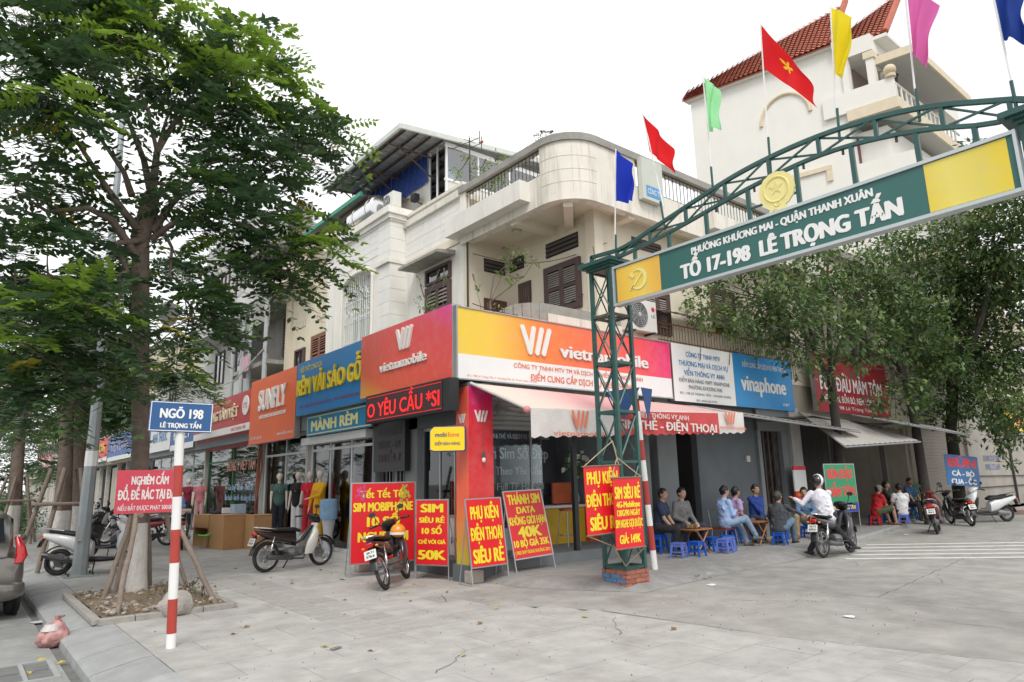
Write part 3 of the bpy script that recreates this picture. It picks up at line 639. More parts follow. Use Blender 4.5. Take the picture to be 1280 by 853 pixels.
# cladding joints: tile courses on the curved parapet
tj=MB()
for z in(7.98,8.28,7.7): 
    o=outline(.004,z,14)[1:16]
    for a,b in zip(o,o[1:]): tj.ob((V(a)+V(b))/2,(V(b)-V(a)).normalized(),Z_,((V(b)-V(a)).normalized()).cross(Z_),(V(b)-V(a)).length/2,.003,.003)
for k in range(0,15,4):
    p=outline(.004,0,14)[1+k]; tj.box(p[0]-.003,p[0]+.003,p[1]-.003,p[1]+.003,7.45,8.6)
part('cladding_joint',tj,M('joint_line',(.71,.67,.6),.9),cb,kind='stuff')
rail(cb,(9.06,12.72,0),(9.06,9.97,0),8.02,8.6,iron,.12,.009)
rail(cb,(11.12,9.16,0),(19.4,9.16,0),8.02,8.6,iron,.14,.009)
part('planter',B(8.72,9.0,10.31,13.2,7.5,7.95),wallw,cb)
part('planter',B(13.6,15.4,8.82,9.1,7.5,7.9),wallw2,cb)
part('diagonal_beam',MB().ob((9.85,10.0,7.3),V((1,1,0)).normalized(),V((-1,1,0)).normalized(),Z_,.75,.1,.115).box(9.1,10.3,10.9,11.1,7.22,7.43).box(10.9,11.1,9.2,9.7,7.22,7.43),creamw,cb)
part('ceiling_lamp',MB().ball((9.7,11.6,7.38),.12,.12,.07),M('lamp_white',(.6,.58,.52),.4),cb,smooth=True)
part('pipe',MB().tube([(9.04,12.7,7.3),(9.04,12.7,5.4),(9.04,12.7,4.2)],.025,8),iron,cb,smooth=True)
m=MB()
for k in range(11): m.tube([(10.27,11.35-.06*k,5.25+.004*k),(10.1,11.35-.06*k,5.42)],.008,4)
m.tube([(10.2,11.4,5.28),(10.2,10.7,5.32)],.03,6); part('rack',m,M('blue_rack',(.08,.16,.32),.5),cb)
m=MB()
for (a,b) in (((9.2,12.7,7.05),(10.6,9.6,6.7)),((10.2,9.65,6.55),(8.3,7.6,5.2)),((7,9.7,4.8),(10.3,10.1,5.6))):
    a=V(a);b=V(b); m.tube([a.lerp(b,t/10)-Z_*(.35*sin(pi*t/10)) for t in range(11)],.008,5)
solo('overhead_cable',m,black,'thin black cables sagging in front of the recessed balcony wall','cable')

# ---------------------------------------------------------------- tall white house left of the corner
tw=thing('white_house','tall white panelled house with an arched grille window and a tin roof shelter on top','building',(9,16,0))
part('wall',B(9.1,9.3,12.95,15.75,4.3,8.9),wallw,tw)
part('wall',B(8.62,9.2,15.76,16.75,4.3,8.75).box(8.62,9.2,18.62,19.85,4.3,8.75).box(8.62,9.2,16.75,18.62,7.75,8.75).box(8.62,9.2,16.75,18.62,4.3,5.3),wallw,tw)
rr=random.Random(11)
for k in range(12):
    z=4.66+k*.36
    for (a,b) in ((15.765,16.08),(16.09,16.4)): part('cladding_panel',B(8.594+rr.uniform(0,.004),8.62,a,b,z,z+.352),M('cladding_white',(.8,.785,.74),.6,.04,3,rnd=.03,dirt=.2,dcol=(.5,.46,.4),dstretch=(2,2,.3)),tw)
    part('cladding_panel',B(8.6,9.1,15.735+rr.uniform(0,.003),15.76,z,z+.352),MATS['cladding_white'],tw)
for k in range(4):
    for (a,b) in ((16.42,17.3),(17.31,18.2),(18.21,19.0),(19.01,19.84)): part('cladding_panel',B(8.605+rr.uniform(0,.004),8.62,a,b,7.95+k*.21,7.95+k*.21+.203),MATS['cladding_white'],tw)
for k in range(8):
    for (a,b) in ((13.0,13.9),(13.91,14.8),(14.81,15.72)): part('cladding_panel',B(9.086+rr.uniform(0,.004),9.1,a,b,7.42+k*.18,7.42+k*.18+.174),MATS['cladding_white'],tw)
part('cornice',B(8.45,9.3,15.6,19.9,8.95,9.15).box(8.52,9.3,15.66,19.88,8.82,8.95).box(8.58,9.3,15.7,19.86,8.76,8.82),wallw,tw)
part('parapet_cap',B(9.05,9.35,12.9,15.6,8.9,8.98),wallw2,tw)
part('pilaster_moulding',B(8.52,9.1,15.7,16.5,7.55,7.66),wallw,tw)
# arched window with white grille
am=MB(); N=12
for k in range(N):
    t0,t1=pi*k/N,pi*(k+1)/N; yc=17.68; r=.94; zc=7.42
    P=[(8.6,yc+r*cos(t0),zc+.28*sin(t0)),(8.6,yc+r*cos(t1),zc+.28*sin(t1)),(8.6,yc+r*cos(t1),7.76),(8.6,yc+r*cos(t0),7.76)]
    am.prism(P,(.5,0,0))
part('arch',am,wallw,tw)
fr=MB(); prev=[]
for k in range(N+1):
    t=pi*k/N; prev.append((8.58,17.68+.98*cos(t),7.42+.32*sin(t)))
fr.tube([(8.58,18.66,5.3)]+prev+[(8.58,16.7,5.3)],.05,6); part('arch_moulding',fr,wallw,tw)
part('window',B(8.95,9.0,16.75,18.62,5.3,7.76),M('curtain_green',(.33,.38,.34),.6,.2,2),tw)
m=MB()
for k in range(5): m.box(8.9,8.96,16.75+k*.455,16.8+k*.455,5.3,7.7)
m.box(8.9,8.955,16.75,18.62,6.5,6.56); part('window_frame',m,paper_w,tw)
gm=MB()
for k in range(15):
    y=16.8+k*.125; zt_=7.42+.25*math.sqrt(max(0,1-((y-17.68)/.93)**2)); gm.tube([(8.66,y,5.3),(8.66,y,zt_)],.012,5)
for z in(5.7,6.3,6.9): gm.tube([(8.655,16.76,z),(8.655,18.6,z)],.013,5)
for k in range(5):
    gm.torus((8.65,17.0+k*.34,7.1+.1*(1-abs(k-2)/2)),X_,.12,.011,14,4); gm.torus((8.65,17.0+k*.34,6.6),X_,.09,.01,12,4)
part('grille',gm,paper_w,tw)
# canopy and lower window on the flush wall
part('window_canopy',MB().prism([(9.1,13.3,7.18),(9.1,13.3,7.3),(8.55,13.3,7.22),(8.55,13.3,7.15)],(0,1.9,0)),mossc,tw)
wf=window(tw,(9.1,14.05,6.85),S_,1.1,.36,brownw,1); shutter(tw,(9.1,14.05,5.95),S_,1.1,1.2,10)
# roof level: wall, blue sheeting, glazed room, tin roof
part('roof_room_wall',B(10.96,11.1,17.45,23,8.9,11.25),wallw,tw)
part('terrace_floor',B(9.0,16,12.95,23.5,8.6,8.75),wallw2,tw)
bs=MB()
for k in range(28):
    y=17.5+k*.2; bs.prism([(10.9,y,11.2),(10.9,y+.2,11.2),(10.9,y+.2,12.35),(10.9,y,12.35)],(.02,0,0)) if k%2 else bs.prism([(10.87,y,11.2),(10.87,y+.2,11.2),(10.87,y+.2,12.35),(10.87,y,12.35)],(.02,0,0))
part('blue_sheet',bs,bluetin,tw)
gr=MB()
for y in(16.5,17.0,17.45): gr.box(10.93,10.99,y-.03,y+.03,8.9,12.2)
for x in(12.2,13.5,14.8,16.2): gr.box(x-.03,x+.03,16.47,16.53,8.9,12.2)
gr.box(10.9,16.2,16.465,16.535,10.9,10.97).box(10.9,16.2,16.464,16.536,12.05,12.2).box(10.925,10.995,16.53,17.45,10.2,10.26)
part('glazing_frame',gr,paper_w,tw)
gpale=glass('pale_glass',(.72,.8,.85),.45)
for x0,x1 in((11,12.17),(12.23,13.47),(13.53,14.77),(14.83,16.17)):
    part('pane',B(x0,x1,16.495,16.505,10.97,12.05),gpale,tw); part('pane',B(x0,x1,16.495,16.505,9.0,10.9),M('frosted_panel',(.62,.62,.6),.5,.05,2),tw)
for a,b in((16.53,16.97),(17.03,17.42)): part('pane',B(10.955,10.965,a,b,10.26,12.05),gpale,tw); part('pane',B(10.955,10.965,a,b,9,10.2),gpale,tw)
rf=MB(); nseg=34
def tz(x,y): return 12.03+ (x-9.2)*.10
for k in range(nseg):
    y0=16.3+k*.16; y1=y0+.16; d=.03 if k%2 else 0
    rf.quad((9.2,y0,tz(9.2,0)+d),(9.2,y1,tz(9.2,0)+(.03-d)),(16.6,y1,tz(16.6,0)+(.03-d)),(16.6,y0,tz(16.6,0)+d))
part('tin_roof',rf,tin,tw)
part('roof_trim',B(9.14,9.22,16.25,21.8,11.98,12.14),M('pale_trim',(.6,.63,.6),.5),tw); 
m=MB(); m.prism([(9.2,16.22,11.98),(16.6,16.22,12.68),(16.6,16.22,12.84),(9.2,16.22,12.14)],(0,.07,0)); part('roof_trim',m,MATS['pale_trim'],tw)
for k in range(4):
    m=MB(); m.prism([(9.35+k*.45,16.3,11.95+k*.03),(9.39+k*.45,16.3,11.97+k*.04),(9.39+k*.45,16.3,12.03+k*.04),(9.35+k*.45,16.3,12.03+k*.04)],(0,5.4,0)); part('purlin',m,M('purlin_brown',(.1,.065,.055),.8,.2),tw)
for y in(17.2,19.2,21.2):
    part('truss',MB().tube([(10.9,y,11.9),(9.25,y,11.92)],.03,5).tube([(10.9,y,11.2),(9.6,y,11.95)],.025,5),MATS['purlin_brown'],tw)
lr=MB()
for k in range(24):
    y0=18.7+k*.22; d=.03 if k%2 else 0; zz=lambda x:10.75+(x-9.2)*.18
    lr.quad((9.2,y0,zz(9.2)+d),(9.2,y0+.22,zz(9.2)+.03-d),(12.5,y0+.22,zz(12.5)+.03-d),(12.5,y0,zz(12.5)+d))
part('lower_tin_roof',lr,tin,tw); part('roof_trim',B(9.12,9.2,18.7,23.98,10.7,10.84),M('green_trim',(.02,.25,.15),.5),tw)
for k in range(4): part('purlin',B(9.4+k*.4,9.45+k*.4,18.7,23.9,10.66+k*.07,10.74+k*.07),MATS['purlin_brown'],tw)
tk=thing('water_tank','shiny steel water tank lying behind the cornice under the tin roof','tank',(9.6,18.9,9.2))
m=MB(); m.tube([(9.6,18.1,10.2),(9.6,18.16,10.2),(9.6,19.8,10.2),(9.6,19.86,10.2)],[.3,.42,.42,.3],20); part('drum',m,M('polished_steel',(.7,.7,.7),.2,.05,metal=1),tk,smooth=True)
for y in(18.5,19.4): part('cradle',B(9.3,9.9,y-.04,y+.04,9.15,9.85),steel,tk); part('band',MB().torus((9.6,y,10.2),Y_,.425,.012,24,4),steel,tk)
acu=lambda x:0
def ac_unit(c,u,label,logo=False,w=.8,h=.62,d=.3):
    t=thing('air_conditioner',label,'air conditioner',(c[0],c[1],c[2])); c=V(c);u=V(u);n=u.cross(Z_)
    b=part('case',MB().ob(c-n*d/2+Z_*h/2,u,Z_,n,w/2,h/2,d/2),M('ac_white',(.68,.67,.62),.5,.05,3,dirt=.2),t,bevel=.015)
    q=c-u*w*.14+Z_*h/2+n*.004
    part('fan_recess',MB().cyl(q,q+n*.01,h*.4,n=24),M('ac_dark',(.08,.085,.09),.6),t)
    g_=MB()
    for k in range(6): g_.torus(q+n*.02,n,h*(.06+.062*k),.005,22,4)
    for k in range(10): e=u*cos(k*pi/5)+Z_*sin(k*pi/5); g_.tube([q+n*.018+e*h*.05,q+n*.018+e*h*.4],.004,4)
    g_.cyl(q+n*.01,q+n*.03,h*.07,n=12); part('grille',g_,M('ac_grille',(.45,.45,.44),.5),t)
    part('bracket',MB().ob(c+u*w*.35-n*d/2-Z_*.02,u,Z_,n,.02,.02,d/2+.05).ob(c-u*w*.35-n*d/2-Z_*.02,u,Z_,n,.02,.02,d/2+.05),iron,t)
    if logo:
        p=c+u*w*.37+Z_*h*.74+n*.002; part('logo_disc',MB().cyl(p,p+n*.004,.055,n=18),M('logo_red',(.6,.01,.08),.5),t)
        text('LG',c+u*w*.37+Z_*h*.52,u,.07,.12,M('dark_print',(.1,.1,.1),.6),t,0,.05)
    return t
ac_unit((11.45,9.42,4.78),X_,'white air conditioner on the terrace edge above the wide orange sign',True,.95,.72)
ac_unit((9.5,17.55,9.95),S_,'small white air conditioner beside the steel tank under the tin roof',False,.6,.5)
m=thing('floodlight','small black floodlight on the white wall under the blue sheeting','lamp',(10.7,17.9,10.3))
part('lamp_case',MB().ob((10.7,17.95,10.75),X_,Y_,Z_,.1,.14,.12),black,m,bevel=.02); part('arm',MB().tube([(10.95,17.95,10.6),(10.72,17.95,10.65)],.02,6),iron,m)
an=thing('antenna','black television antenna on a pole over the white roof terrace','antenna',(10,13.9,8.9))
m=MB().tube([(10,13.9,8.9),(10,13.9,10.9)],.02,6); part('mast',m,iron,an)
m=MB().tube([(9.9,14.6,10.83),(10.05,13.5,10.75)],.012,5).tube([(10,13.95,10.6),(10.05,13.4,10.55)],.01,5)
for k in range(5): y=14.5-k*.2; m.tube([(9.8,y,10.8),(10.2,y,10.8)],.007,4)
for dz,y in((.0,13.5),(-.2,13.42)): m.tube([(10.05,y,10.55+dz),(10.05,y,10.95+dz)],.012,5)
part('boom',m,iron,an)
for (a,b,c2) in ((9.2,16.6,13.6),(9.4,21.5,12.6)): pass

# ---------------------------------------------------------------- houses further left along the street
hb=thing('cream_house','cream house with red brown shutters and two small vents above the blue and yellow sign','building',(9,22,0))
part('wall',B(9.0,9.2,19.87,24.2,4.2,9.7),cream,hb)
part('eave',B(8.7,9.3,19.87,24.2,9.6,9.8),cream,hb)
part('overhang',MB().prism([(9.0,21.5,8.3),(8.2,21.5,8.6),(8.2,21.5,9.3),(9.0,21.5,9.3)],(0,2.6,0)),cream,hb)
part('pilaster',B(8.93,9.0,23.7,24.2,4.2,9.6),cream,hb)
shutter(hb,(9.0,21.1,5.95),S_,1.3,1.2,12,mat=redwood); window(hb,(9.0,22.8,5.9),S_,.8,.8,brownw,1)
for y,w in((21.0,1.3),(22.9,.9)):
    part('vent',B(8.985,9.0,y-w/2,y+w/2,7.1,7.35),M('vent_block',(.5,.48,.42),.8,.2,20),hb)
    for k in range(6): part('vent_slat',B(8.97,8.985,y-w/2+w*k/6+.02,y-w/2+w*(k+.7)/6,7.12,7.33),cream,hb)
part('security_camera',MB().box(8.6,8.8,22.2,22.35,8.15,8.28),MATS['lamp_white'],hb)
hc=thing('balcony_house','narrow house with caged balconies and grey posts half hidden by the tree','building',(9,26,0))
part('wall',B(9.6,9.8,24.2,28.4,4.2,12.5),M('grey_brown_wall',(.34,.32,.29),.9,.15,2,dirt=.5),hc)
for z in(6.0,8.3,10.6):
    part('balcony_slab',B(8.3,9.6,24.25,28.3,z,z+.35 if z>6 else z+.15),mossc,hc)
    rail(hc,(8.35,24.3,0),(8.35,28.3,0),z+.4,z+1.35,paper_w if z>6 else iron,.13,.012)
    shutter(hc,(9.6,25.4,z+1.4),S_,1.3,1.5,10,mat=brownw)
part('concrete_panel',B(8.28,8.36,24.3,26.0,7.6,8.3),mossc,hc)
for y in(24.4,26.1,27.0,28.2): part('post',MB().cyl((8.3,y,4.2),(8.3,y,8.3),.09,n=8),M('grey_post',(.4,.42,.43),.6,.1),hc)
cg=MB()
for k in range(14): 
    y=24.35+k*.13; cg.tube([(8.3,y,6.2),(8.3,y,7.6)],.012,5)
    if k%2: cg.torus((8.3,y,7.1),X_,.1,.01,10,4)
part('cage',cg,iron,hc)
m=MB().tube([(8.2,24.3,6.5),(7.9,26.5,5.6),(7.6,27.8,5.5)],.03,5).tube([(8.2,26.8,7.4),(7.7,25.2,6.4),(7.4,24.5,6.0)],.03,5); part('stay',m,steel,hc)
m=MB(); 
for k in range(8): m.box(8.1,8.12,24.9+k*.07,24.95+k*.07,6.25,6.75-.03*(k%2))
part('laundry',B(8.1,8.12,25.6,26.3,5.9,6.5),M('pink_cloth',(.6,.35,.4),.9,.1),hc)
hd=thing('tall_grey_house','tall plain grey house side with a mesh fence on its roof, behind the big tree','building',(9,32,0))
part('wall',B(9.0,18,28.4,36,4.2,13.5),M('plain_grey_render',(.5,.5,.48),.9,.06,1.5,dirt=.3),hd)
part('balcony',B(8.0,9.0,29,34,8.2,8.5).box(8.0,8.1,29,34,8.5,9.3),MATS['plain_grey_render'],hd)
for y in(30,32.4): window(hd,(9.0,y,7.0),S_,1.3,1.5,brownw,1); window(hd,(9.0,y,10.8),S_,1.3,1.5,brownw,1)
rail(hd,(9.0,28.4,0),(9.0,36,0),13.5,14.8,steel,.3,.02,False,'mesh_fence')
he=thing('red_roof_house','pale house with a red tiled roof behind the tin shelter','building',(14,26,0))
part('wall',B(14,22,24,36,8,14.6),wallw,he)
m=MB().prism([(13.6,23.6,14.6),(13.6,36.4,14.6),(17.8,36.4,17.4),(17.8,23.6,17.4)],(0,0,.15)); part('roof',m,M('red_tiles_far',(.45,.12,.07),.8,.2,6),he)
part('roof_edge',B(13.5,13.6,23.6,36.4,14.55,14.9),MATS['red_tiles_far'],he)
shopfar=[(36,41,7,(.5,.5,.47)),(41,47,9.5,(.6,.53,.4)),(47,54,8,(.45,.46,.46)),(54,62,11,(.55,.5,.42)),(62,72,9,(.5,.48,.45)),(72,85,12,(.5,.5,.48)),(85,110,10,(.55,.52,.45))]
labs=['pale grey shophouse behind the tree line with a blue signboard','ochre shophouse with a red and yellow signboard far down the street','grey shophouse behind the second street tree','tan shophouse standing over its neighbours far down the street','low beige shophouse far along the street','tall pale shophouse near the end of the street','distant cream shophouse closing the street row']
for (a,b,h_,c_),lb in zip(shopfar,labs):
    t=thing('shophouse',lb,'building',(8,a+.5,0),group='shophouses far down the street')
    mt=M('shophouse_%d'%a,c_,.85,.08,1.5,dirt=.4,dstretch=(2,2,.4))
    part('wall',B(8.2,8.4,a,b,4.2,h_).box(8.4,16,a,a+.3,0,h_).box(8.4,16,b-.3,b,0,h_),mt,t); part('roof',B(8.1,16,a,b,h_,h_+.3),mossc,t)
    part('shop_opening',B(7.3,7.4,a+.3,b-.3,0,3),dark,t); part('canopy',B(6.9,8.3,a,b,3.1,4.2),mt,t)
    for k in range(int((b-a)/2.6)):
        y=a+1.4+k*2.6; part('shop_pillar',B(7.1,7.4,y-.9,y-.7,0,3.1),M('pale_pillar_far',(.55,.53,.48),.8),t)
        if k%2: part('roller_shutter',B(7.25,7.3,y-.7,y+1.6,0,2.9),M('beige_shutter',(.46,.42,.34),.6,.06),t)
        for z in range(5,int(h_)-1,3): window(t,(8.2,y,z+1.2),S_,1.2,1.3,brownw,1)

# ---------------------------------------------------------------- signs over the shops
wtxt=M('white_letters',(.82,.82,.8),.4,.03,4); orange_t=M('orange_print',(.78,.16,.04),.5,.03,4); blue_t=M('blue_print',(.03,.22,.5),.5,.03,4)
grey_t=M('grey_print',(.2,.22,.25),.6,.03,4); yraise=M('raised_yellow',(.85,.62,.02),.4,.06,4); whraise=M('raised_white',(.78,.76,.72),.4,.05,4)
s=thing('shop_sign','long yellow orange and magenta signboard with a white strip along the alley side','sign',(9.4,9.5,3.36))
g=gradmat('orange_gradient',[(0,(.85,.6,.06)),(.13,(.86,.55,.06)),(.32,(.87,.22,.03)),(.6,(.86,.13,.06)),(.82,(.84,.07,.08)),(1,(.8,.015,.17))],(1,0))
cx_=(6.5+12.35)/2; wd=12.35-6.5
panel('sign_face',(cx_,9.46,4.2),X_,wd,.83,g,s,.2); panel('white_strip',(cx_,9.459,3.575),X_,wd,.43,paper_w,s,.19)
part('edge_trim',B(6.47,6.5,9.44,9.7,3.33,4.64).box(6.5,12.36,9.44,9.48,4.615,4.635).box(6.5,12.36,9.44,9.48,3.335,3.36),steel,s)
strokes((8.25,9.458,4.2),X_,.46,whraise,s,.03)
text('vietnamobile',(10.22,9.457,4.08),X_,.25,2.6,whraise,s,.03,.07)
text('CÔNG TY TNHH MTV TM VÀ DỊCH VỤ VIỄN THÔNG VY ANH',(9.55,9.455,3.69),X_,.085,3.6,orange_t,s,0,.03)
text('ĐIỂM CUNG CẤP DỊCH VỤ VIỄN THÔNG',(9.6,9.455,3.5),X_,.12,2.9,orange_t,s,0,.05)
text('ĐC: 198 Lê Trọng Tấn, P. Khương Mai, Q. Thanh Xuân, Hà Nội',(7.5,9.455,3.42),X_,.035,1.6,orange_t,s,0,0)
s=thing('shop_sign','red orange signboard turning pink at its top corner, on the street side','sign',(6.6,11.3,3.4))
g=gradmat('red_gradient',[(0,(.82,.42,.05)),(.2,(.78,.12,.05)),(.5,(.78,.085,.06)),(.82,(.76,.075,.09)),(1,(.76,.08,.3))],(.55,.5),off=-.02)
panel('sign_face',(6.46,11.28,4.03),S_,3.45,1.32,g,s,.2,back=steel)
strokes((6.457,11.2,4.35),S_,.36,whraise,s,.04); text('vietnamobile',(6.455,11.25,3.9),S_,.19,1.75,whraise,s,.03,.05)
s=thing('led_sign','long black moving message sign with red LED letters under the red signboard','sign',(6.4,11.5,2.95))
part('case',B(6.31,6.5,9.42,12.45,2.79,3.35),black,s); red_e=M('red_led',(.6,.01,.01),.5,0,1,emit=.8,ecol=(1,.02,.02))
panel('display',(6.298,11.02,3.07),S_,2.78,.5,M('led_face',(.05,.02,.025),.5,.1,60),s,.01)
text('O YÊU CẦU *SI',(6.294,11.02,3.04),S_,.27,2.62,red_e,s,0,.05)
m=MB()
for k in range(38):
    y=9.68+k*.0715
    for z in(2.845,3.295): m.ob((6.294,y,z),Y_,Z_,X_,.02,.006,.002)
part('dashed_border',m,red_e,s)
s=thing('shop_sign','blue signboard with big raised yellow letters, left of the red gradient signboard','sign',(6.7,14.8,3.4))
bl=M('sky_blue_print',(.005,.19,.48),.4,.05,3,dirt=.15,dcol=(.1,.2,.3)); 
panel('sign_face',(6.6,14.95,4.02),S_,3.85,1.36,bl,s,.15,back=steel)
text('NỘI THẤT LONG SƠN',(6.597,16.0,4.5),S_,.13,1.3,yelp,s,0,.04); text('RÈM VẢI SÁO GỖ',(6.597,14.98,4.04),S_,.4,3.55,yraise,s,.05,.08)
text('ĐC: 198 LÊ TRỌNG TẤN - ĐT: 0988.258.268',(6.597,15.0,3.55),S_,.07,3.3,M('maroon_print',(.35,.02,.08),.5),s,0,.02)
s=thing('shop_sign','narrow blue signboard with pale yellow serif letters and a yellow outline','sign',(6.8,14.7,2.85))
panel('sign_face',(6.75,14.75,3.06),S_,3.5,.5,M('mid_blue_print',(.004,.22,.42),.4,.05,3),s,.12,back=black)
ly=M('pale_yellow',(.85,.8,.35),.5,.03,4); text('MÀNH RÈM',(6.747,14.95,3.05),S_,.25,2.5,ly,s,0,.12)
m=MB(); m.box(6.743,6.748,13.06,16.44,3.26,3.28).box(6.743,6.748,13.06,16.44,2.84,2.86).box(6.742,6.747,13.04,13.06,2.84,3.28).box(6.742,6.747,16.44,16.46,2.84,3.28); part('outline',m,ly,s)
s=thing('shop_sign','orange signboard with raised white letters, left of the blue and yellow one','sign',(6.7,18.7,3))
panel('sign_face',(6.6,18.68,3.74),S_,3.5,1.86,M('orange_board',(.78,.13,.03),.4,.05,2,dirt=.12,dcol=(.5,.1,.05)),s,.15,back=steel)
text('SUNFLY',(6.597,18.6,4.02),S_,.58,2.05,whraise,s,.04,.08); panel('name_bar',(6.59,18.6,3.55),S_,2.0,.09,whraise,s,.03)
text('TƯ VẤN - THIẾT KẾ - THI CÔNG',(6.588,18.6,3.55),S_,.05,1.9,orange_t,s,0,0); text('www.sunfly.com.vn',(6.597,17.6,3.0),S_,.09,1.1,wtxt,s,0,.03); text('ĐT: 0975.88 196',(6.597,19.8,2.98),S_,.08,.9,wtxt,s,0,.03)
s=thing('shop_sign','dark red signboard with cream letters and a white round emblem, over the red slanted valance','sign',(6.7,23.3,3.2))
panel('sign_face',(6.65,23.6,4.0),S_,6.2,1.0,M('dark_red_board',(.5,.03,.03),.4,.05,2),s,.15,back=steel)
panel('white_strip',(6.64,23.6,3.4),S_,6.2,.22,paper_w,s,.14)
text('ĐỒNG TÂM VIỆT',(6.645,23.4,3.95),S_,.32,3.4,M('cream_letters',(.78,.7,.5),.5),s,.03,.08); text('đại lý & bán buôn',(6.645,23.6,4.35),S_,.14,2.2,ly,s,0,.02)
text('198 LÊ TRỌNG TẤN',(6.638,21.6,3.4),S_,.1,1.4,redp,s,0,.03)
part('emblem',MB().cyl((6.65,21.0,4.05),(6.63,21.0,4.05),.3,n=24),paper_w,s); text('CTC',(6.628,21.0,4.05),S_,.16,.36,redp,s,0,.05)
m=MB(); m.prism([(6.7,20.6,3.28),(6.7,26.6,3.28),(7.1,26.6,2.9),(7.1,20.6,2.9)],(.03,0,.03)); part('valance',m,M('faded_red',(.5,.1,.1),.6,.1),s)
def farsign(y0,y1,z0,z1,mat,txt,tm,label,strip=True,x=6.7,hf=.4):
    s=thing('shop_sign',label,'sign',(x,(y0+y1)/2,z0)); w=y1-y0
    panel('sign_face',(x,(y0+y1)/2,(z0+z1)/2),S_,w,z1-z0,mat,s,.15,back=steel)
    if strip: panel('white_strip',(x-.002,(y0+y1)/2,z0+.12),S_,w,.22,paper_w,s,.05)
    text(txt,(x-.006,(y0+y1)/2,(z0+z1)/2+.1),S_,(z1-z0)*hf,w*.72,tm,s,0,.08); return s
bl2=M('royal_blue_board',(.01,.1,.36),.4,.05,2)
farsign(26.9,30.4,3.1,4.15,bl2,'ĐẠI LÝ',wtxt,'small blue signboard with a white curved base behind the NGO 198 street sign')
farsign(30.5,34.2,3.2,4.2,paper_w,'NHÀ THUỐC',blue_t,'white signboard with blue letters beyond the street sign',False)
farsign(34.4,38.2,3.2,4.3,bl2,'SƠN VIỆT',wtxt,'blue signboard just right of the big tree trunk')
farsign(38.4,45.2,3.2,4.6,bl2,'ĐIỆN LẠNH',M('lilac_letters',(.45,.4,.6),.5),'blue signboard with lilac letters left of the big trunk')
farsign(45.4,52.3,3.3,4.7,redp,'KIM OANH',yelp,'small red signboard with yellow letters far down the street')
farsign(54,60,3.6,5,M('pink_board',(.6,.1,.15),.5),'SPA',wtxt,'pinkish signboard seen between the far trunks',False)
farsign(62,70,3.6,5,bl2,'VIETTEL',wtxt,'distant blue signboard near the hedge end of the street',False)
farsign(74,84,3.4,5,redp,'PHỞ',wtxt,'distant red signboard at the far end of the street',False)
le=thing('led_sign','small LED sign with red and blue lines under the far blue signboard','sign',(6.6,36,2))
panel('display',(6.9,36.2,2.35),S_,1.7,.6,black,le,.1); text('ATM',(6.89,36.2,2.5),S_,.18,1.1,red_e,le,0,.1); text('24/24',(6.89,36.2,2.2),S_,.18,1.1,M('blue_led',(.02,.05,.8),.5,emit=1.5,ecol=(.05,.1,1)),le,0,.1)
def alleysign(x0,x1,z0,z1,y,mat,label):
    s=thing('shop_sign',label,'sign',((x0+x1)/2,y,z0)); panel('sign_face',((x0+x1)/2,y,(z0+z1)/2),X_,x1-x0,z1-z0,mat,s,.12,back=steel); return s
s=alleysign(12.42,14.85,3.3,4.64,9.46,paper_w,'white signboard with small blue lines of text between the orange and the blue signboards')
for k,(t,h_,w) in enumerate((('CÔNG TY TNHH MTV',.12,1.35),('THƯƠNG MẠI VÀ DỊCH VỤ',.12,1.95),('VIỄN THÔNG VY ANH',.12,1.6))): text(t,(13.62,9.455,4.42-k*.22),X_,h_,w,blue_t,s,0,.03)
for k,(t,h_,w) in enumerate((('ĐIỂM BÁN HÀNG VNPT VINAPHONE',.09,2.0),('PHƯỜNG KHƯƠNG MAI',.09,1.3),('ĐC: 198 LÊ TRỌNG TẤN - THANH XUÂN',.05,2.0),('ĐT: 0243.565.7373',.05,.8))): text(t,(13.62,9.455,3.8-k*.15),X_,h_,w,grey_t,s,0,.02)
s=alleysign(14.87,17.65,3.3,4.66,9.46,M('cyan_blue_print',(.0,.25,.6),.35,.04,3),'bright blue signboard with white letters, right of the white text board')
text('ĐIỂM CUNG CẤP DỊCH VỤ VIỄN THÔNG',(16.3,9.455,4.4),X_,.13,2.1,wtxt,s,0,.03); text('vinaphone',(16.2,9.455,3.93),X_,.4,2.1,wtxt,s,0,.1); text('VNPT',(17.2,9.455,3.45),X_,.08,.35,wtxt,s,0,.05)
s=alleysign(18.6,23.4,3.35,5.05,9.3,M('deep_red_board',(.33,.012,.02),.45,.06,2),'deep red signboard with white letters half hidden by the alley tree')
text('BÚN ĐẬU MẮM TÔM',(20.9,9.295,4.2),X_,.42,4.0,wtxt,s,0,.06); text('NEM RÁN, BÚN BÒ, NEM, LÒNG RÁN',(20.9,9.295,3.75),X_,.2,3.8,wtxt,s,0,.03)
text('198 Lê Trọng Tấn',(20.9,9.295,3.5),X_,.1,2.2,wtxt,s,0,.0)
s=thing('roof_sign','old pale box sign with a faded blue label hung on the roof railing','sign',(11.5,9,7.6))
part('case',MB().ob((11.5,9.0,8.17),X_,Z_,Y_,.36,.5,.06),M('pale_green_box',(.55,.58,.52),.7,.06,3,dirt=.4,dcol=(.4,.38,.3)),s)
panel('blue_label',(11.52,8.935,7.88),X_,.52,.26,M('faded_blue',(.08,.3,.6),.6,.1,8),s,.003); text('CÔNG TY',(11.52,8.932,7.88),X_,.13,.44,wtxt,s,0,.03)
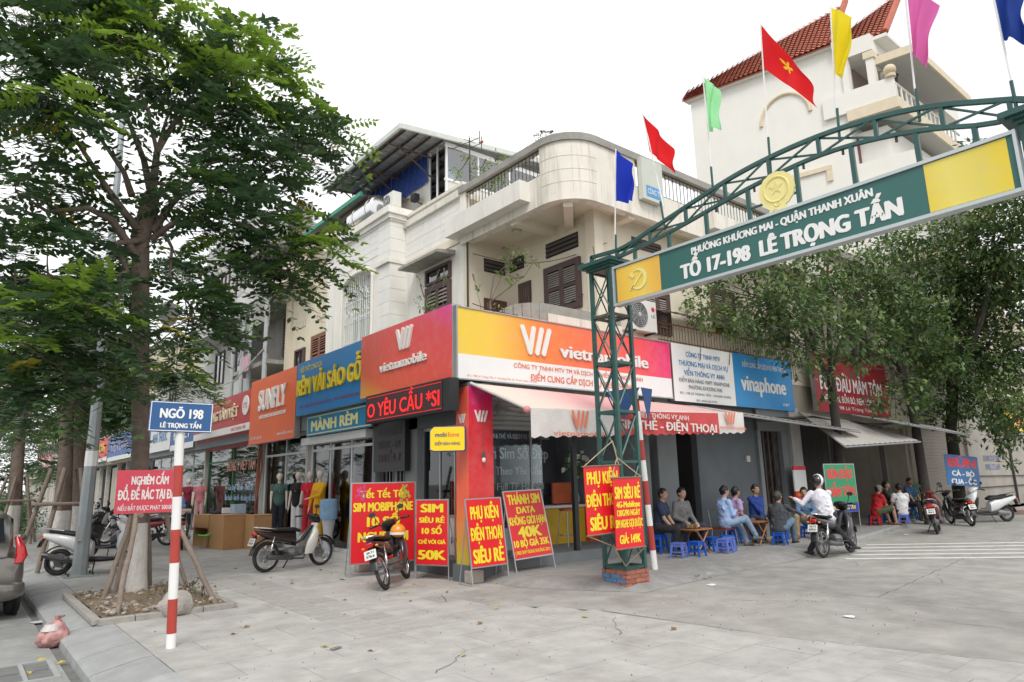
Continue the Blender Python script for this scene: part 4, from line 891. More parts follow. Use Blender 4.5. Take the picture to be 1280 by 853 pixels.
# light box signs at the corner
s=thing('light_box_sign','yellow light box sign with cut corners projecting from the corner shop','sign',(6.35,9.5,2.1))
def octo(c,u,w,h,cut): c=V(c);u=V(u); return [tuple(c+u*x+Z_*y) for x,y in((-w/2+cut,-h/2),(w/2-cut*.3,-h/2),(w/2,-h/2+cut*.3),(w/2,h/2-cut*.3),(w/2-cut*.3,h/2),(-w/2+cut,h/2),(-w/2,h/2-cut),(-w/2,-h/2+cut*.4))]
uu=V((.75,-.66,0)).normalized(); nn_=uu.cross(Z_)
m=MB().prism(octo((6.3,9.47,2.32),uu,.6,.42,.07),tuple(-nn_*.1)); part('case',m,M('navy_plastic',(.02,.05,.22),.4),s)
m=MB().prism(octo(V((6.3,9.47,2.32))+nn_*.002,uu,.57,.39,.06),tuple(nn_*.006)); part('face',m,M('bright_yellow_face',(.9,.62,.01),.35,.03),s)
text('mobi',V((6.3,9.47,2.39))-uu*.11+nn_*.01,uu,.075,.19,M('dark_blue_print',(.02,.05,.2),.5),s,0,.06); text('fone',V((6.3,9.47,2.39))+uu*.1+nn_*.01,uu,.075,.19,orange_t,s,0,.06)
text('ĐIỂM BÁN HÀNG',V((6.3,9.47,2.24))+nn_*.01,uu,.05,.42,MATS['dark_blue_print'],s,0,.04)
part('bracket',MB().tube([(6.43,9.49,2.52),(6.7,9.6,2.55)],.012,6),steel,s)
s=thing('led_board','tall dark LED board with unlit grid, hung left of the corner shop','sign',(6.9,12.4,1.85))
part('case',B(6.85,6.95,11.8,13.1,1.86,2.9),black,s); panel('frame',(6.845,12.45,2.37),S_,1.3,1.04,M('black_grid',(.015,.012,.015),.35,.4,90),s,.01)
for k,t in enumerate(('GIESIM','NGỌC - VIP','BIỂU')): text(t,(6.838,12.45,2.67-k*.27),S_,.15,.9,M('unlit_led',(.05,.035,.04),.5),s,0,.05)
s=thing('bulb_socket','white bulb in a green socket hanging on the red pillar','lamp',(6.98,9.38,2.0))
m=MB().tube([(6.98,9.38,2.75),(6.98,9.38,2.08)],.005,5); part('cord',m,rust,s); part('socket',MB().cyl((6.98,9.38,2.1),(6.98,9.38,2.02),.022,.03),M('green_socket',(.03,.12,.08),.5),s); part('bulb',MB().ball((6.98,9.38,1.97),.035,.035,.045),whitep,s,smooth=True)
wf_=thing('wall_fan','old grey wall fan under the wide sign beside the rolled shutter','fan',(7.3,9.6,2.85))
m=MB(); 
for k in range(4): m.torus((7.5,9.55,2.92),(.3,-1,0),.05+.05*k,.005,18,4)
part('cage',m,M('dusty_grey',(.25,.25,.24),.7),wf_); m=MB()
for k in range(3):
    t=k*2.1; m.ob((7.5+.09*cos(t),9.56,2.92+.09*sin(t)),V((cos(t),0,sin(t))),V((-sin(t),.3,cos(t))).normalized(),Y_,.08,.04,.004)
part('blades',m,MATS['dusty_grey'],wf_); part('motor',MB().cyl((7.5,9.58,2.92),(7.5,9.7,2.92),.06),MATS['dusty_grey'],wf_)

# ---------------------------------------------------------------- awning of the corner shop
aw=thing('shop_awning','faded pink and cream shop awning with a printed scalloped valance','awning',(10,8.8,2.7))
awm=gradmat('awning_cloth',[(0,(.72,.6,.5)),(.12,(.74,.56,.5)),(.35,(.68,.36,.36)),(.7,(.66,.42,.4)),(1,(.68,.42,.42))],(1,0),.8)
a0,a1,b0,b1=V((6.75,9.42,3.28)),V((13.3,9.42,3.2)),V((7.02,8.2,2.72)),V((13.05,8.2,2.92))
me=bpy.data.meshes.new('cloth'); vs=[];fs=[];uvs=[]; NX,NY=40,8; rr=random.Random(5)
for j in range(NY+1):
    for i in range(NX+1):
        p=a0.lerp(a1,i/NX).lerp(b0.lerp(b1,i/NX),j/NY); p.z-=.035*sin(pi*j/NY)+.008*sin(i*.9)*sin(pi*j/NY); vs.append(tuple(p)); uvs.append((i/NX,j/NY))
for j in range(NY):
    for i in range(NX): q=j*(NX+1)+i; fs.append((q,q+1,q+NX+2,q+NX+1))
me.from_pydata(vs,[],fs); uv=me.uv_layers.new(name='uv')
for l in me.loops: uv.data[l.index].uv=uvs[l.vertex_index]
me.materials.append(awm); me.polygons.foreach_set('use_smooth',[True]*len(me.polygons)); o=link('cloth',me,aw); o.location=-aw.location
def valpt(f,z):  # along the front edge, z below it
    p=b0.lerp(b1,f); return V((p.x,p.y-.03-.03*sin(f*60)*z,p.z-z))
wv=M('white_valance',(.66,.63,.6),.8,.08,5,bump=.4,dirt=.2,dcol=(.5,.4,.35)); rv=M('red_valance',(.55,.07,.07),.8,.1,5,bump=.4)
def vseg(f0,f1,mat):
    N=max(4,int((f1-f0)*100)); m=MB()
    for i in range(N):
        fa,fb=f0+(f1-f0)*i/N,f0+(f1-f0)*(i+1)/N; za=.41+.018*sin(fa*150)+.03*(1-fa); zb=.41+.018*sin(fb*150)+.03*(1-fb)
        for j in range(4): m.quad(valpt(fa,za*j/4),valpt(fb,zb*j/4),valpt(fb,zb*(j+1)/4),valpt(fa,za*(j+1)/4))
    return part('valance',m,mat,aw)
vseg(0,.335,wv); vseg(.3355,.845,rv); vseg(.8455,1,wv)
vo=M('valance_orange',(.68,.2,.12),.8,.05)
yv=8.12
strokes((8.05,yv,2.6),X_,.24,vo,aw,.004); text('vietnamobile',(8.1,yv,2.36),X_,.085,1.3,vo,aw,0,.04)
strokes((12.45,yv,2.8),X_,.22,vo,aw,.004); text('vietnamobile',(12.55,yv,2.6),X_,.075,.95,vo,aw,0,.04)
vw=M('valance_white_print',(.7,.66,.62),.8); text('VIỄN THÔNG VY ANH',(10.3,yv,2.74),X_,.09,1.5,vw,aw,0,.04); text('SIM THẺ - ĐIỆN THOẠI',(10.5,yv,2.56),X_,.16,2.9,vw,aw,0,.08)
m=MB().tube([a0,a0.lerp(b0,1.02)],.03,6).tube([b0,b1],.028,8).tube([a1,b1],.02,6); part('frame',m,M('awning_bar',(.6,.56,.53),.5,metal=.2),aw)
m=MB().ball(b0-V((.05,0,0)),.06); part('end_cap',m,M('pink_cap',(.6,.25,.25),.5),aw,smooth=True)
m=MB().tube([(7.4,9.6,2.95),(7.5,9.0,2.75),(7.15,8.3,2.7)],.018,6).tube([(12.6,9.6,3.0),(12.5,9.0,2.9),(12.9,8.3,2.88)],.018,6); part('arm',m,steel,aw)
# tin canopies over the alley shops
def canopy(pts,label,mat,name='tin_canopy',ribs=22,th=.02):
    a,b,c,d=[V(p) for p in pts]   # a,b back left/right, c,d front right/left
    t=thing(name,label,'canopy',tuple(a)); m=MB()
    for k in range(ribs):
        f0,f1=k/ribs,(k+1)/ribs; dz=V((0,0,.018 if k%2 else 0)); dz2=V((0,0,0 if k%2 else .018))
        m.quad(a.lerp(b,f0)+dz,a.lerp(b,f1)+dz2,d.lerp(c,f1)+dz2,d.lerp(c,f0)+dz)
    part('sheet',m,mat,t); part('edge_bar',MB().tube([d-Z_*.03,c-Z_*.03],.025,6).tube([a,d-Z_*.03],.02,6).tube([b,c-Z_*.03],.02,6).tube([a.lerp(b,.5)-Z_*.02,d.lerp(c,.5)-Z_*.05],.02,6),tin,t); return t
tan=M('old_tin_tan',(.34,.31,.27),.6,.15,3,metal=.2,dirt=.4,dcol=(.16,.12,.09))
canopy([(13.0,9.6,3.25),(18.6,9.6,3.05),(18.9,8.35,2.72),(13.5,8.45,2.95)],'long low rusty tin canopy right of the pink awning',tan,ribs=44)
canopy([(17.9,9.5,3.3),(21.6,9.5,3.15),(21.9,8.0,2.5),(17.6,8.2,2.3)],'grey striped sheet canopy sloping low over the green board',M('striped_canopy',(.4,.38,.35),.7,.1,3,dirt=.4),'sheet_canopy',30)
canopy([(20.6,9.6,3.4),(26.5,9.6,3.3),(25.4,7.8,2.75),(20.6,8.0,3.0)],'pale tin canopy above the third food stall under the trees',M('pale_canopy',(.45,.45,.42),.6,.1,3,dirt=.4),'tin_canopy',40)
# dark wall, shop openings, shutter, whitewashed wall further along the alley
af=thing('alley_shophouse','dim open fronted shophouse with clutter behind the food stall tables','building',(21.5,11,0))
part('wall',B(17.88,25.4,9.7,9.9,3.1,7.2).box(17.88,18,9.9,13,0,3.2).box(25.2,25.4,9.7,13,0,3.2),M('stained_tan_wall',(.38,.34,.28),.9,.12,2,dirt=.6,dcol=(.15,.13,.11),dstretch=(2,2,.4)),af)
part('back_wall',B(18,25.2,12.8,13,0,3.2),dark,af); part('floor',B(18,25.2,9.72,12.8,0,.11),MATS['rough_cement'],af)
part('dark_panel',B(18.0,20.0,9.8,9.86,1.2,3.1),M('interior_dark_board',(.03,.028,.026),.9),af)  # near-black colour stands in for the unlit shop interior
for x in(20.1,23.4): part('post',B(x,x+.16,9.66,9.82,.1,3.1),M('darkened_post',(.12,.11,.1),.9,.2,4),af)  # posts coloured darker to suggest the dimness of the shop opening
part('shelf',B(18.2,20.0,10.4,10.8,1.0,1.05).box(18.2,20.0,10.4,10.8,.5,.55),redwood,af)
for k in range(6): part('window_bars',MB().tube([(18.3+k*.25,9.75,1.3),(18.3+k*.25,9.75,2.6)],.012,4),iron,af)
shutter(af,(19.6,9.7,5.7),X_,1.1,1.3,14); shutter(af,(22.6,9.7,5.9),X_,1.1,1.3,14)
fr_=thing('rusty_fence','rusty bar fence along the terrace above the white and blue signboards','fence',(15,9.6,4.1))
m=MB(); rr=random.Random(8)
for k in range(52):
    x=12.2+k*.115; m.tube([(x,9.55,4.2),(x+rr.uniform(-.015,.015),9.55,5.12+rr.uniform(-.06,.05))],.011,4)
part('bars',m,M('rusty_bar',(.22,.14,.09),.9,.3,8),fr_); part('rail',MB().tube([(12.1,9.55,5.1),(18.2,9.55,5.1)],.02,5).tube([(12.1,9.55,4.7),(18.2,9.55,4.7)],.016,5),rust,fr_)
m=MB()
for k in range(40): m.quad((11.9+k*.16,9.2,5.28+.02*(k%2)),(12.06+k*.16,9.2,5.3-.02*(k%2)),(12.06+k*.16,9.62,5.42-.02*(k%2)),(11.9+k*.16,9.62,5.4+.02*(k%2)))
part('cover_sheet',m,mossc,fr_)
ss=thing('shuttered_shop','closed shop with a wide beige roller shutter behind the parked motorbikes','building',(28,9.7,0))
part('wall',B(25.4,31.2,9.7,9.9,3.1,8).box(25.4,25.75,9.62,9.9,.1,3.2).box(30.9,31.2,9.62,9.9,.1,3.2),MATS['stained_tan_wall'],ss)
m=MB()
for k in range(26): m.box(25.75,30.9,9.72+.006*(k%2),9.78,.12+k*.115,.12+k*.115+.11)
part('roller_shutter',m,M('beige_roller',(.3,.26,.21),.6,.08,2,dirt=.3),ss); shutter(ss,(28.3,9.7,5.6),X_,1.3,1.4,12)
ww=thing('whitewashed_wall','peeling whitewashed wall with stencilled phone numbers and cables at the far right','wall',(36,9.7,0))
part('wall',B(31.2,62,9.66,9.9,.1,7),M('shaded_peeling_whitewash',(.36,.34,.3),.9,.12,2,dirt=.6,dcol=(.25,.22,.19),dscale=1.5),ww)  # tree shade is put into the whitewash's darker base colour
st_t=M('stencil_blue',(.15,.18,.35),.7); text('KHOAN CẮT BÊ TÔNG',(33.6,9.655,2.1),X_,.25,2.0,st_t,ww,0,.02); text('0985.123.640',(33.6,9.655,1.75),X_,.25,1.8,st_t,ww,0,.02)
m=MB().tube([(31.5,9.62,1.4),(38,9.62,1.35),(60,9.62,1.4)],.02,4).tube([(31.5,9.62,.95),(60,9.62,.95)],.02,4).tube([(36,9.6,4),(36,9.6,.2)],.05,6); part('pipe',m,iron,ww)
part('floor_strip',B(31.2,62,8.9,9.66,.15,.16),MATS['pinkish_step'],ww)
s=thing('shop_sign','small yellow signboard at the right edge behind the leaves','sign',(36,9.2,3.4)); panel('sign_face',(36.6,9.3,3.75),X_,2.4,.9,yelp,s,.1); text('198',(36.6,9.29,3.75),X_,.5,1.4,redp,s,0,.08)

# ---------------------------------------------------------------- far white house with the red tiled roof
fh=thing('villa','tall white house with red tiled roofs, columns and stacked balconies behind the arch','building',(27.6,9.84,0))
uA=V((-1.74,7.66,0)).normalized(); vA=V((1,0,0)); Ro=V((27.6,9.84,0)); ZE=19.6
def F(a,b,z): return Ro+uA*a+vA*b+Z_*z
def fbox(m,a0,a1,b0,b1,z0,z1): return m.prism([F(a0,b0,z0),F(a1,b0,z0),F(a1,b1,z0),F(a0,b1,z0)],(0,0,z1-z0))
vw_=M('villa_white',(.75,.735,.68),.8,.03,1.5,dirt=.12,dcol=(.55,.53,.48),dstretch=(2,2,.3)); vt=M('villa_trim',(.66,.57,.42),.7,.08,3); vf=M('villa_soffit',(.5,.5,.47),.8,.04)
m=MB(); fbox(m,1.15,7.85,0,10,0,ZE); fbox(m,0,1.15,.6,10,0,15.6); part('wall',m,vw_,fh)
m=MB(); fbox(m,-.05,1.15,0,10,ZE-.75,ZE-.02); part('beam',m,vw_,fh)
for b_ in(.2,1.6,3.4): m=MB(); fbox(m,-.02,.26,b_-.14,b_+.14,16.3,ZE-.75); part('column',m,vw_,fh); m=MB(); fbox(m,-.08,.32,b_-.2,b_+.2,ZE-1.1,ZE-.8); part('capital',m,vt,fh)
m=MB(); fbox(m,.9,1.14,-.1,.2,16.4,ZE-.75); part('column',m,vw_,fh)
m=MB(); fbox(m,1.1,1.16,1.0,8,16.4,ZE-.8); part('loggia_back',m,M('loggia_shade_wall',(.3,.22,.2),.8),fh)
for zi,(zt2,dep) in enumerate(((16.3,.7),(13.1,1.0),(9.9,1.0),(6.7,1.0))):
    m=MB(); fbox(m,-dep,1.15,-.15,8,zt2-.35,zt2); part('balcony_slab',m,vf,fh)
    m=MB(); fbox(m,-dep-.08,1.1,-.22,-.15,zt2-.42,zt2+.06); fbox(m,-dep-.08,-dep,-.15,8,zt2-.42,zt2+.06); part('dentil_trim',m,vt,fh)
    m=MB(); 
    if zi==0: fbox(m,-.7,2.0,-.16,-.02,zt2,zt2+.95)
    else: fbox(m,-dep,1.0,-.14,-.02,zt2,zt2+.85)
    part('parapet',m,vw_,fh)
    m=MB()
    for k in range(14):
        p=F(-dep+.1,.3+k*.5,zt2); m.tube([p,p+Z_*.8],[.06,.04],6)
    m.tube([F(-dep+.1,0,zt2+.85),F(-dep+.1,7.4,zt2+.85)],.06,6); part('balustrade',m,vw_,fh)
    if zi:
        for b_ in(1.2,4.0,6.5): m=MB(); fbox(m,1.08,1.16,b_-.7,b_+.7,zt2+.1,zt2+2.3); part('grille_window',m,M('maroon_window',(.16,.05,.06),.5),fh)
# stepped roof cornice above top balcony
m=MB(); fbox(m,-1.4,0,.3,6.6,18.25,18.5); part('canopy_slab',m,vf,fh); m=MB(); fbox(m,-1.48,-.02,.2,.3,18.2,18.55); fbox(m,-1.48,-1.4,.3,6.6,18.2,18.55); part('dentil_trim',m,vt,fh)
m=MB(); p=F(-.6,-.1,17.25); m.cyl(p,p+Z_*.12,.2).ball(p+Z_*.33,.24); part('ball_finial',m,M('finial_stone',(.62,.52,.36),.7),fh,smooth=True)
m=MB(); p=F(-.3,1.2,17.6); m.cyl(p,p+Z_*.35,.12,.16,8).cyl(p+Z_*.35,p+Z_*.5,.2,.03,8); part('wall_lantern',m,black,fh)
for k in range(18):
    t0,t1=pi*k/18,pi*(k+1)/18
am=MB(); c0=F(3.6,-.02,17.0); am.tube([c0+uA*1.05*cos(pi*k/16)+Z_*1.2*sin(pi*k/16) for k in range(17)],.09,6); part('blind_arch',am,vt,fh)
am=MB(); fbox(am,2.0,4.6,-.09,0,14.1,14.3); fbox(am,4.3,4.6,-.08,0,13.6,14.1); fbox(am,2.0,2.2,-.08,0,13.6,14.1); part('window_hood',am,vt,fh)
# tiled roof: rows of half round tiles
rt=M('red_roof_tile',(.42,.12,.07),.75,.15,5,rnd=.06); tl=MB()
def roof(a0,a1,b0,b1,z0,z1,rows,hip=0):
    P0,P1,P2,P3=F(a0,b0,z0),F(a1,b0,z0),F(a1-.1,b0+.35,z0+.55),F(a0,b1,z1)
    n=int((a1-a0)/.22)
    for r in range(rows):
        for k in range(n):
            f0,f1=k/n,(k+1)/n; g0,g1=r/rows,(r+1)/rows
            A=P0.lerp(P1,f0).lerp(P3.lerp(P2,f0),g0); Bq=P0.lerp(P1,f1).lerp(P3.lerp(P2,f1),g0); Cq=P0.lerp(P1,f1).lerp(P3.lerp(P2,f1),g1); D=P0.lerp(P1,f0).lerp(P3.lerp(P2,f0),g1)
            nn=(Bq-A).cross(D-A).normalized(); nn=nn if nn.z>0 else -nn; up=nn*.06; m1=A.lerp(Bq,.5)+nn*.1; m2=D.lerp(Cq,.5)+nn*.05
            tl.quad(A+up*.6,m1,m2,D); tl.quad(m1,Bq+up*.6,Cq,m2)
roof(1.3,8.1,-.3,1.7,ZE-.02,ZE+2.9,16); roof(-.5,2.2,.35,3.2,ZE-.05,ZE+3.4,16)
part('roof_tiles',tl,rt,fh,kind='stuff')
m=MB(); fbox(m,1.3,8.05,-.25,.2,ZE-.1,ZE-.05); fbox(m,-.55,1.3,.3,3.2,ZE-.22,ZE-.07); fbox(m,1.0,1.3,-.35,1.0,ZE-.35,ZE-.02); part('eave_board',m,vw_,fh)
m=MB()
for (a0,a1,b0,b1,z0,z1) in ((1.3,8.1,-.3,1.7,ZE-.06,ZE+2.86),(-.5,2.2,.35,3.2,ZE-.09,ZE+3.36)): m.prism([F(a0,b0,z0),F(a1,b0,z0),F(a1-.1,b0+.35,z0+.55),F(a0,b1,z1)],(0,.02,-.04))
part('roof_bed',m,M('roof_bed_red',(.3,.09,.06),.85,.15,5),fh)
m=MB(); m.tube([F(1.28,-.3,ZE+.05),F(1.28,1.7,ZE+3.0)],.14,7); m.tube([F(-.5,.35,ZE),F(-.5,3.2,ZE+3.5)],.14,7); part('verge_tiles',m,rt,fh)
ob=thing('tan_house','tan balconied house glimpsed through the alley trees','building',(36,12,0))
part('wall',B(33,42,10.4,18,0,12),M('tan_wall_far',(.5,.42,.3),.85,.08,2,dirt=.3),ob)
for z in(4.5,7.8,11): part('balcony',B(33,42,9.3,10.4,z,z+.9),M('tan_balcony',(.55,.48,.36),.8),ob)
for x in(34.2,37,40): 
    for z in(5.8,9): window(ob,(x,10.4,z),X_,1.2,1.5,brownw,1)
bk=thing('cream_block','plain cream block standing behind the alley shophouses','building',(22,14,0)); part('wall',B(19.6,26.8,11,17,6,9.5),M('cream_far',(.6,.53,.42),.85,.06,2,dirt=.3),bk); part('roof_edge',B(19.4,27,10.8,17,9.5,9.8),mossc,bk)
for x in(21,23.4,25.6): shutter(bk,(x,11,7.8),X_,1.1,1.3,10)
# overhead wires along the facades
rc=random.Random(14)
for i,(a,b,sag,lb) in enumerate((((9.05,13.2,5.25),(8.6,40,5.4),.2,'bundle of black cables slung over the street signboards'),((12.4,9.3,3.12),(30,9.3,3.25),.18,'tangled black cables slung under the alley signboards'),((17.5,9.3,5.3),(34,9.2,5.6),.4,'black cables crossing the alley facades behind the trees'))):
    t=thing('overhead_wires',lb,'cables',a)
    for k in range(5):
        A=V(a)+V((rc.uniform(-.05,.05),rc.uniform(-.05,.05),rc.uniform(-.08,.08))); Bq=V(b)+V((0,rc.uniform(-.05,.05),rc.uniform(-.1,.1))); n=24; s_=sag*rc.uniform(.6,1.3)
        part('wire',MB().tube([A.lerp(Bq,j/n)-Z_*(s_*abs(sin(pi*j/n*3))) for j in range(n+1)],.011,5),black,t)

# ---------------------------------------------------------------- the arch gate
ag=thing('arch_gate','dark green lattice arch gate carrying the street quarter name over the alley mouth','gate',(8.1,4.3,0))
brk=M('red_brick',(.36,.13,.09),.85,.2,8,bump=.4,rnd=.25,dirt=.3,dcol=(.3,.27,.25)); mortar=M('mortar',(.4,.36,.32),.95,.15,8); bluebr=M('blue_sprayed_brick',(.08,.2,.38),.8,.25,9,dirt=.5,dcol=(.33,.14,.1),dscale=7)
def gatetower(x0,y0,s=.5,H=4.98,bricks=True):
    L=[(x0,y0),(x0+s,y0),(x0+s,y0+s),(x0,y0+s)]; lo=thing
    m=MB()
    for (x,y) in L: m.box(x-.028,x+.028,y-.028,y+.028,.2,H)
    leg=part('tower',m,greeng,ag)
    nb=6; hb_=(H-.3)/nb
    for k in range(nb+1):
        z=.3+k*hb_; m=MB()
        for i in range(4):
            a,b=V(L[i]+(z,)),V(L[(i+1)%4]+(z,)); d=(b-a).normalized(); m.ob((a+b)/2,d,Z_,d.cross(Z_),s/2-.03,.022,.02)
        if k in(2,4,5): m.ob((x0+s/2,y0+s/2,z),V((1,1,0)).normalized(),V((-1,1,0)).normalized(),Z_,s*.66,.035,.01).ob((x0+s/2,y0+s/2,z+.003),V((1,-1,0)).normalized(),V((1,1,0)).normalized(),Z_,s*.66,.035,.01)
        part('ring',m,greeng if k!=5 else M('green_rust',(.09,.09,.07),.8,.5,10),leg)
    for k in range(nb):
        z0=.3+k*hb_; z1=z0+hb_
        for i in range(4):
            a,b=V(L[i]),V(L[(i+1)%4]); a3,b3=V((a.x,a.y,z0+.03)),V((b.x,b.y,z1-.03)); n=((b3-a3).cross(Z_)).normalized()*.012
            m=MB().tube([a3+n,b3+n],.015,4).tube([V((b.x,b.y,z0+.03))-n,V((a.x,a.y,z1-.03))-n],.015,4); part('brace',m,greeng,leg)
    c=(x0+s/2,y0+s/2); m=MB()
    for (r,za,zb) in((s/2+.06,H,H+.04),(s/2+.11,H+.04,H+.07),(s/2+.16,H+.07,H+.13)): m.box(c[0]-r,c[0]+r,c[1]-r,c[1]+r,za,zb)
    part('cap',m,greeng,ag)
    if bricks:
        part('base_core',MB().box(c[0]-.235,c[0]+.235,c[1]-.235,c[1]+.235,-.1,.255),mortar,ag)
        rr=random.Random(2); bl_=.205; h_=.052
        for r in range(5):
            z=-.035+r*.062; off=(r%2)*.1
            for side in range(4):
                t=-.3+(.0 if r%2 else 0); 
                segs=[(-.25,-.15),(-.14,.06),(.07,.25)] if r%2 else [(-.25,-.05),(-.04,.16),(.17,.25)]
                for (s0,s1) in segs:
                    e=.242; q={0:lambda a,b:(c[0]+a,c[0]+b,c[1]-e-.012,c[1]-e+.06),1:lambda a,b:(c[0]+e-.06,c[0]+e+.012,c[1]+a,c[1]+b),2:lambda a,b:(c[0]+a,c[0]+b,c[1]+e-.06,c[1]+e+.012),3:lambda a,b:(c[0]-e-.012,c[0]-e+.06,c[1]+a,c[1]+b)}[side](s0,s1)
                    mt=bluebr if side==3 and r in(2,3) and (s0>-.2 or r==2) else brk
                    if side in(1,3): q=(q[0],q[1],q[2]+.0125,q[3]-.0125) if abs(s0)>=.25 or abs(s1)>=.25 else q
                    part('brick',MB().box(*q,z,z+h_),mt,ag)
gatetower(7.9,7.12,.42); gatetower(7.9,1.12,.42)
top=[(7.78,5.12),(7.54,5.27),(6.98,5.2),(5.93,5.44),(4.74,5.70),(3.9,5.765),(3.2,5.74),(2.41,5.61),(1.6,5.3),(1.2,5.14)]
bot=[(7.6,5.1),(7.3,5.1),(6.98,5.1),(5.92,5.21),(4.68,5.42),(3.9,5.5),(3.3,5.5),(2.45,5.35),(1.64,5.05),(1.2,5.1)]
import bisect
def crv(P,y):
    P=sorted(P); 
    for (a,b),(c,d) in zip(P,P[1:]):
        if a<=y<=c: return b+(d-b)*(y-a)/(c-a)
    return P[0][1] if y<P[0][0] else P[-1][1]
def sm(P,y): return sum(crv(P,y+k*.15) for k in(-2,-1,0,1,2))/5
XG=7.95
ys=[6.98-k*.18 for k in range(31)]
def chord(P): return [V((XG,y,sm(P,y))) for y in ys]
def bar(m,a,b,w=.022,h=.03):
    a=V(a);b=V(b);d=(b-a).normalized(); n=X_; m.ob((a+b)/2,d,d.cross(X_).normalized(),X_,(b-a).length/2,h,w)
m=MB(); tp=chord(top)
for a,b in zip(tp,tp[1:]): bar(m,a,b,.026,.026)
bar(m,(XG,6.98,sm(top,6.98)),(XG,7.56,5.27)); bar(m,(XG,7.56,5.29),(XG,7.56,5.1)); bar(m,(XG,7.8,5.22),(XG,7.66,5.1)); bar(m,(XG,1.6,5.3),(XG,1.25,5.12))
part('top_chord',m,greeng,ag)
m=MB(); bp=chord(bot)
for a,b in zip(bp,bp[1:]): bar(m,a,b,.026,.022)
bar(m,(XG,7.7,5.1),(XG,6.98,sm(bot,6.98)),.026,.026); part('bottom_chord',m,greeng,ag)
yv_=[6.98,6.3,5.62,4.94,4.26,3.58,2.9,2.22,1.62]
for k,y in enumerate(yv_):
    m=MB(); bar(m,(XG,y,sm(bot,y)),(XG,y,sm(top,y)),.022,.022); part('post',m,greeng,ag)
    if k+1<len(yv_):
        y2=yv_[k+1]; m=MB(); bar(m,(XG-.012,y,sm(bot,y)),(XG-.012,y2,sm(top,y2)),.01,.012); bar(m,(XG+.012,y,sm(top,y)-.02),(XG+.012,y2,sm(bot,y2)+.02),.01,.012); part('brace',m,greeng,ag)
for y in(6.62,5.95,5.28,4.6,3.9,3.2,2.5,1.95):
    m=MB(); bar(m,(XG,y,4.86),(XG,y,sm(bot,y)),.022,.026); part('hanger',m,greeng,ag)
m=MB(); bar(m,(XG,4.6,5.13),(XG,3.9,5.13),.015,.012); part('emblem_bar',m,greeng,ag)
for y in(5.1,4.5,3.8,3.3,2.7): part('spot_clip',MB().cyl((XG,y,sm(bot,y)-.02),(XG,y,sm(bot,y)-.09),.016),black,ag)
gs=thing('arch_signboard','long dark green name board with white letters and faded yellow end panels','sign',(7.85,4.3,4.3))
SY0,SY1=6.97,1.62
sgm=M('green_sign_paint',(.03,.13,.115),.4,.05,2,dirt=.1,dcol=(.1,.2,.18))
panel('face',(7.84,(SY0+SY1)/2,4.61),S_,SY0-SY1,.6,sgm,gs,.1)
m=MB(); m.box(7.815,7.95,SY1,SY0,4.885,4.925).box(7.815,7.95,SY1,SY0,4.275,4.315).box(7.81,7.955,SY0,SY0+.03,4.275,4.925).box(7.81,7.955,SY1-.03,SY1,4.275,4.925); part('frame',m,M('sign_frame_metal',(.5,.55,.55),.4,.05,3,metal=.4),gs)
yg=gradmat('old_yellow_panel',[(0,(.8,.42,.04)),(.25,(.82,.52,.06)),(.6,(.85,.6,.1)),(1,(.8,.45,.06))],(1,.15),.45)
yp2=gradmat('lemon_panel',[(0,(.75,.58,.05)),(.35,(.78,.66,.14)),(.7,(.72,.6,.1)),(1,(.76,.58,.04))],(1,.1),.45)
panel('yellow_panel',(7.834,6.5,4.6),S_,.86,.55,yg,gs,.005); panel('yellow_panel',(7.834,2.06,4.6),S_,.76,.55,yp2,gs,.005)
# hammer and sickle, pale on the yellow end panel
m=MB(); c0=V((7.828,6.5,4.6)); r_=.15
for k in range(16):
    t0=-2.3+k*.27; t1=t0+.27; w0=.028*sin(pi*k/16)+.006; w1=.028*sin(pi*(k+1)/16)+.006
    f=lambda t,r:(7.828,6.5-cos(t)*r,4.61+sin(t)*r); m.prism([f(t0,r_-w0),f(t1,r_-w1),f(t1,r_+w1),f(t0,r_+w0)],(-.003,0,0))
m.ob((7.826,6.51,4.59),V((0,-.7,.7)),V((0,.7,.7)),X_,.17,.014,.002).ob((7.825,6.61,4.69),V((0,.7,.7)),V((0,-.7,.7)),X_,.05,.028,.002).ob((7.826,6.62,4.5),V((0,.7,-.7)),V((0,.7,.7)),X_,.05,.016,.002)
part('symbol',m,M('pale_symbol_yellow',(.82,.74,.25),.5),gs)
text('PHƯỜNG KHƯƠNG MAI - QUẬN THANH XUÂN',(7.838,4.24,4.765),S_,.098,2.5,wtxt,gs,.004,.14)
text('TỔ 17-198  LÊ TRỌNG TẤN',(7.838,4.2,4.5),S_,.205,2.98,wtxt,gs,.004,.17)
em=thing('arch_emblem','round pale yellow painted emblem standing on the arch above the name board','emblem',(7.93,4.17,4.93))
m=MB(); P=[]
for k in range(28):
    t=-pi/2+.45+k*(2*pi-.9)/27; r=.245+.008*(k%2); P.append((7.9,4.17-cos(t)*r,5.24+sin(t)*r))
P+=[(7.9,4.17+.13,4.95),(7.9,4.17+.05,4.985),(7.9,4.17-.03,4.95),(7.9,4.17-.1,4.96)]
m.prism(P,(.03,0,0)); part('disc',m,M('emblem_yellow',(.82,.73,.3),.5,.06,6),em)
m=MB(); m.torus((7.9,4.17,5.25),X_,.165,.014,26,5); P=[]
for k in range(10): t=pi/2+k*pi/5; r=.1 if k%2==0 else .042; P.append((7.894,4.17-cos(t)*r,5.27+sin(t)*r))
m.prism(P,(.006,0,0)); m.torus((7.9,4.17,5.06),X_,.04,.01,14,4); part('relief',m,M('emblem_deep',(.8,.69,.26),.5),em)

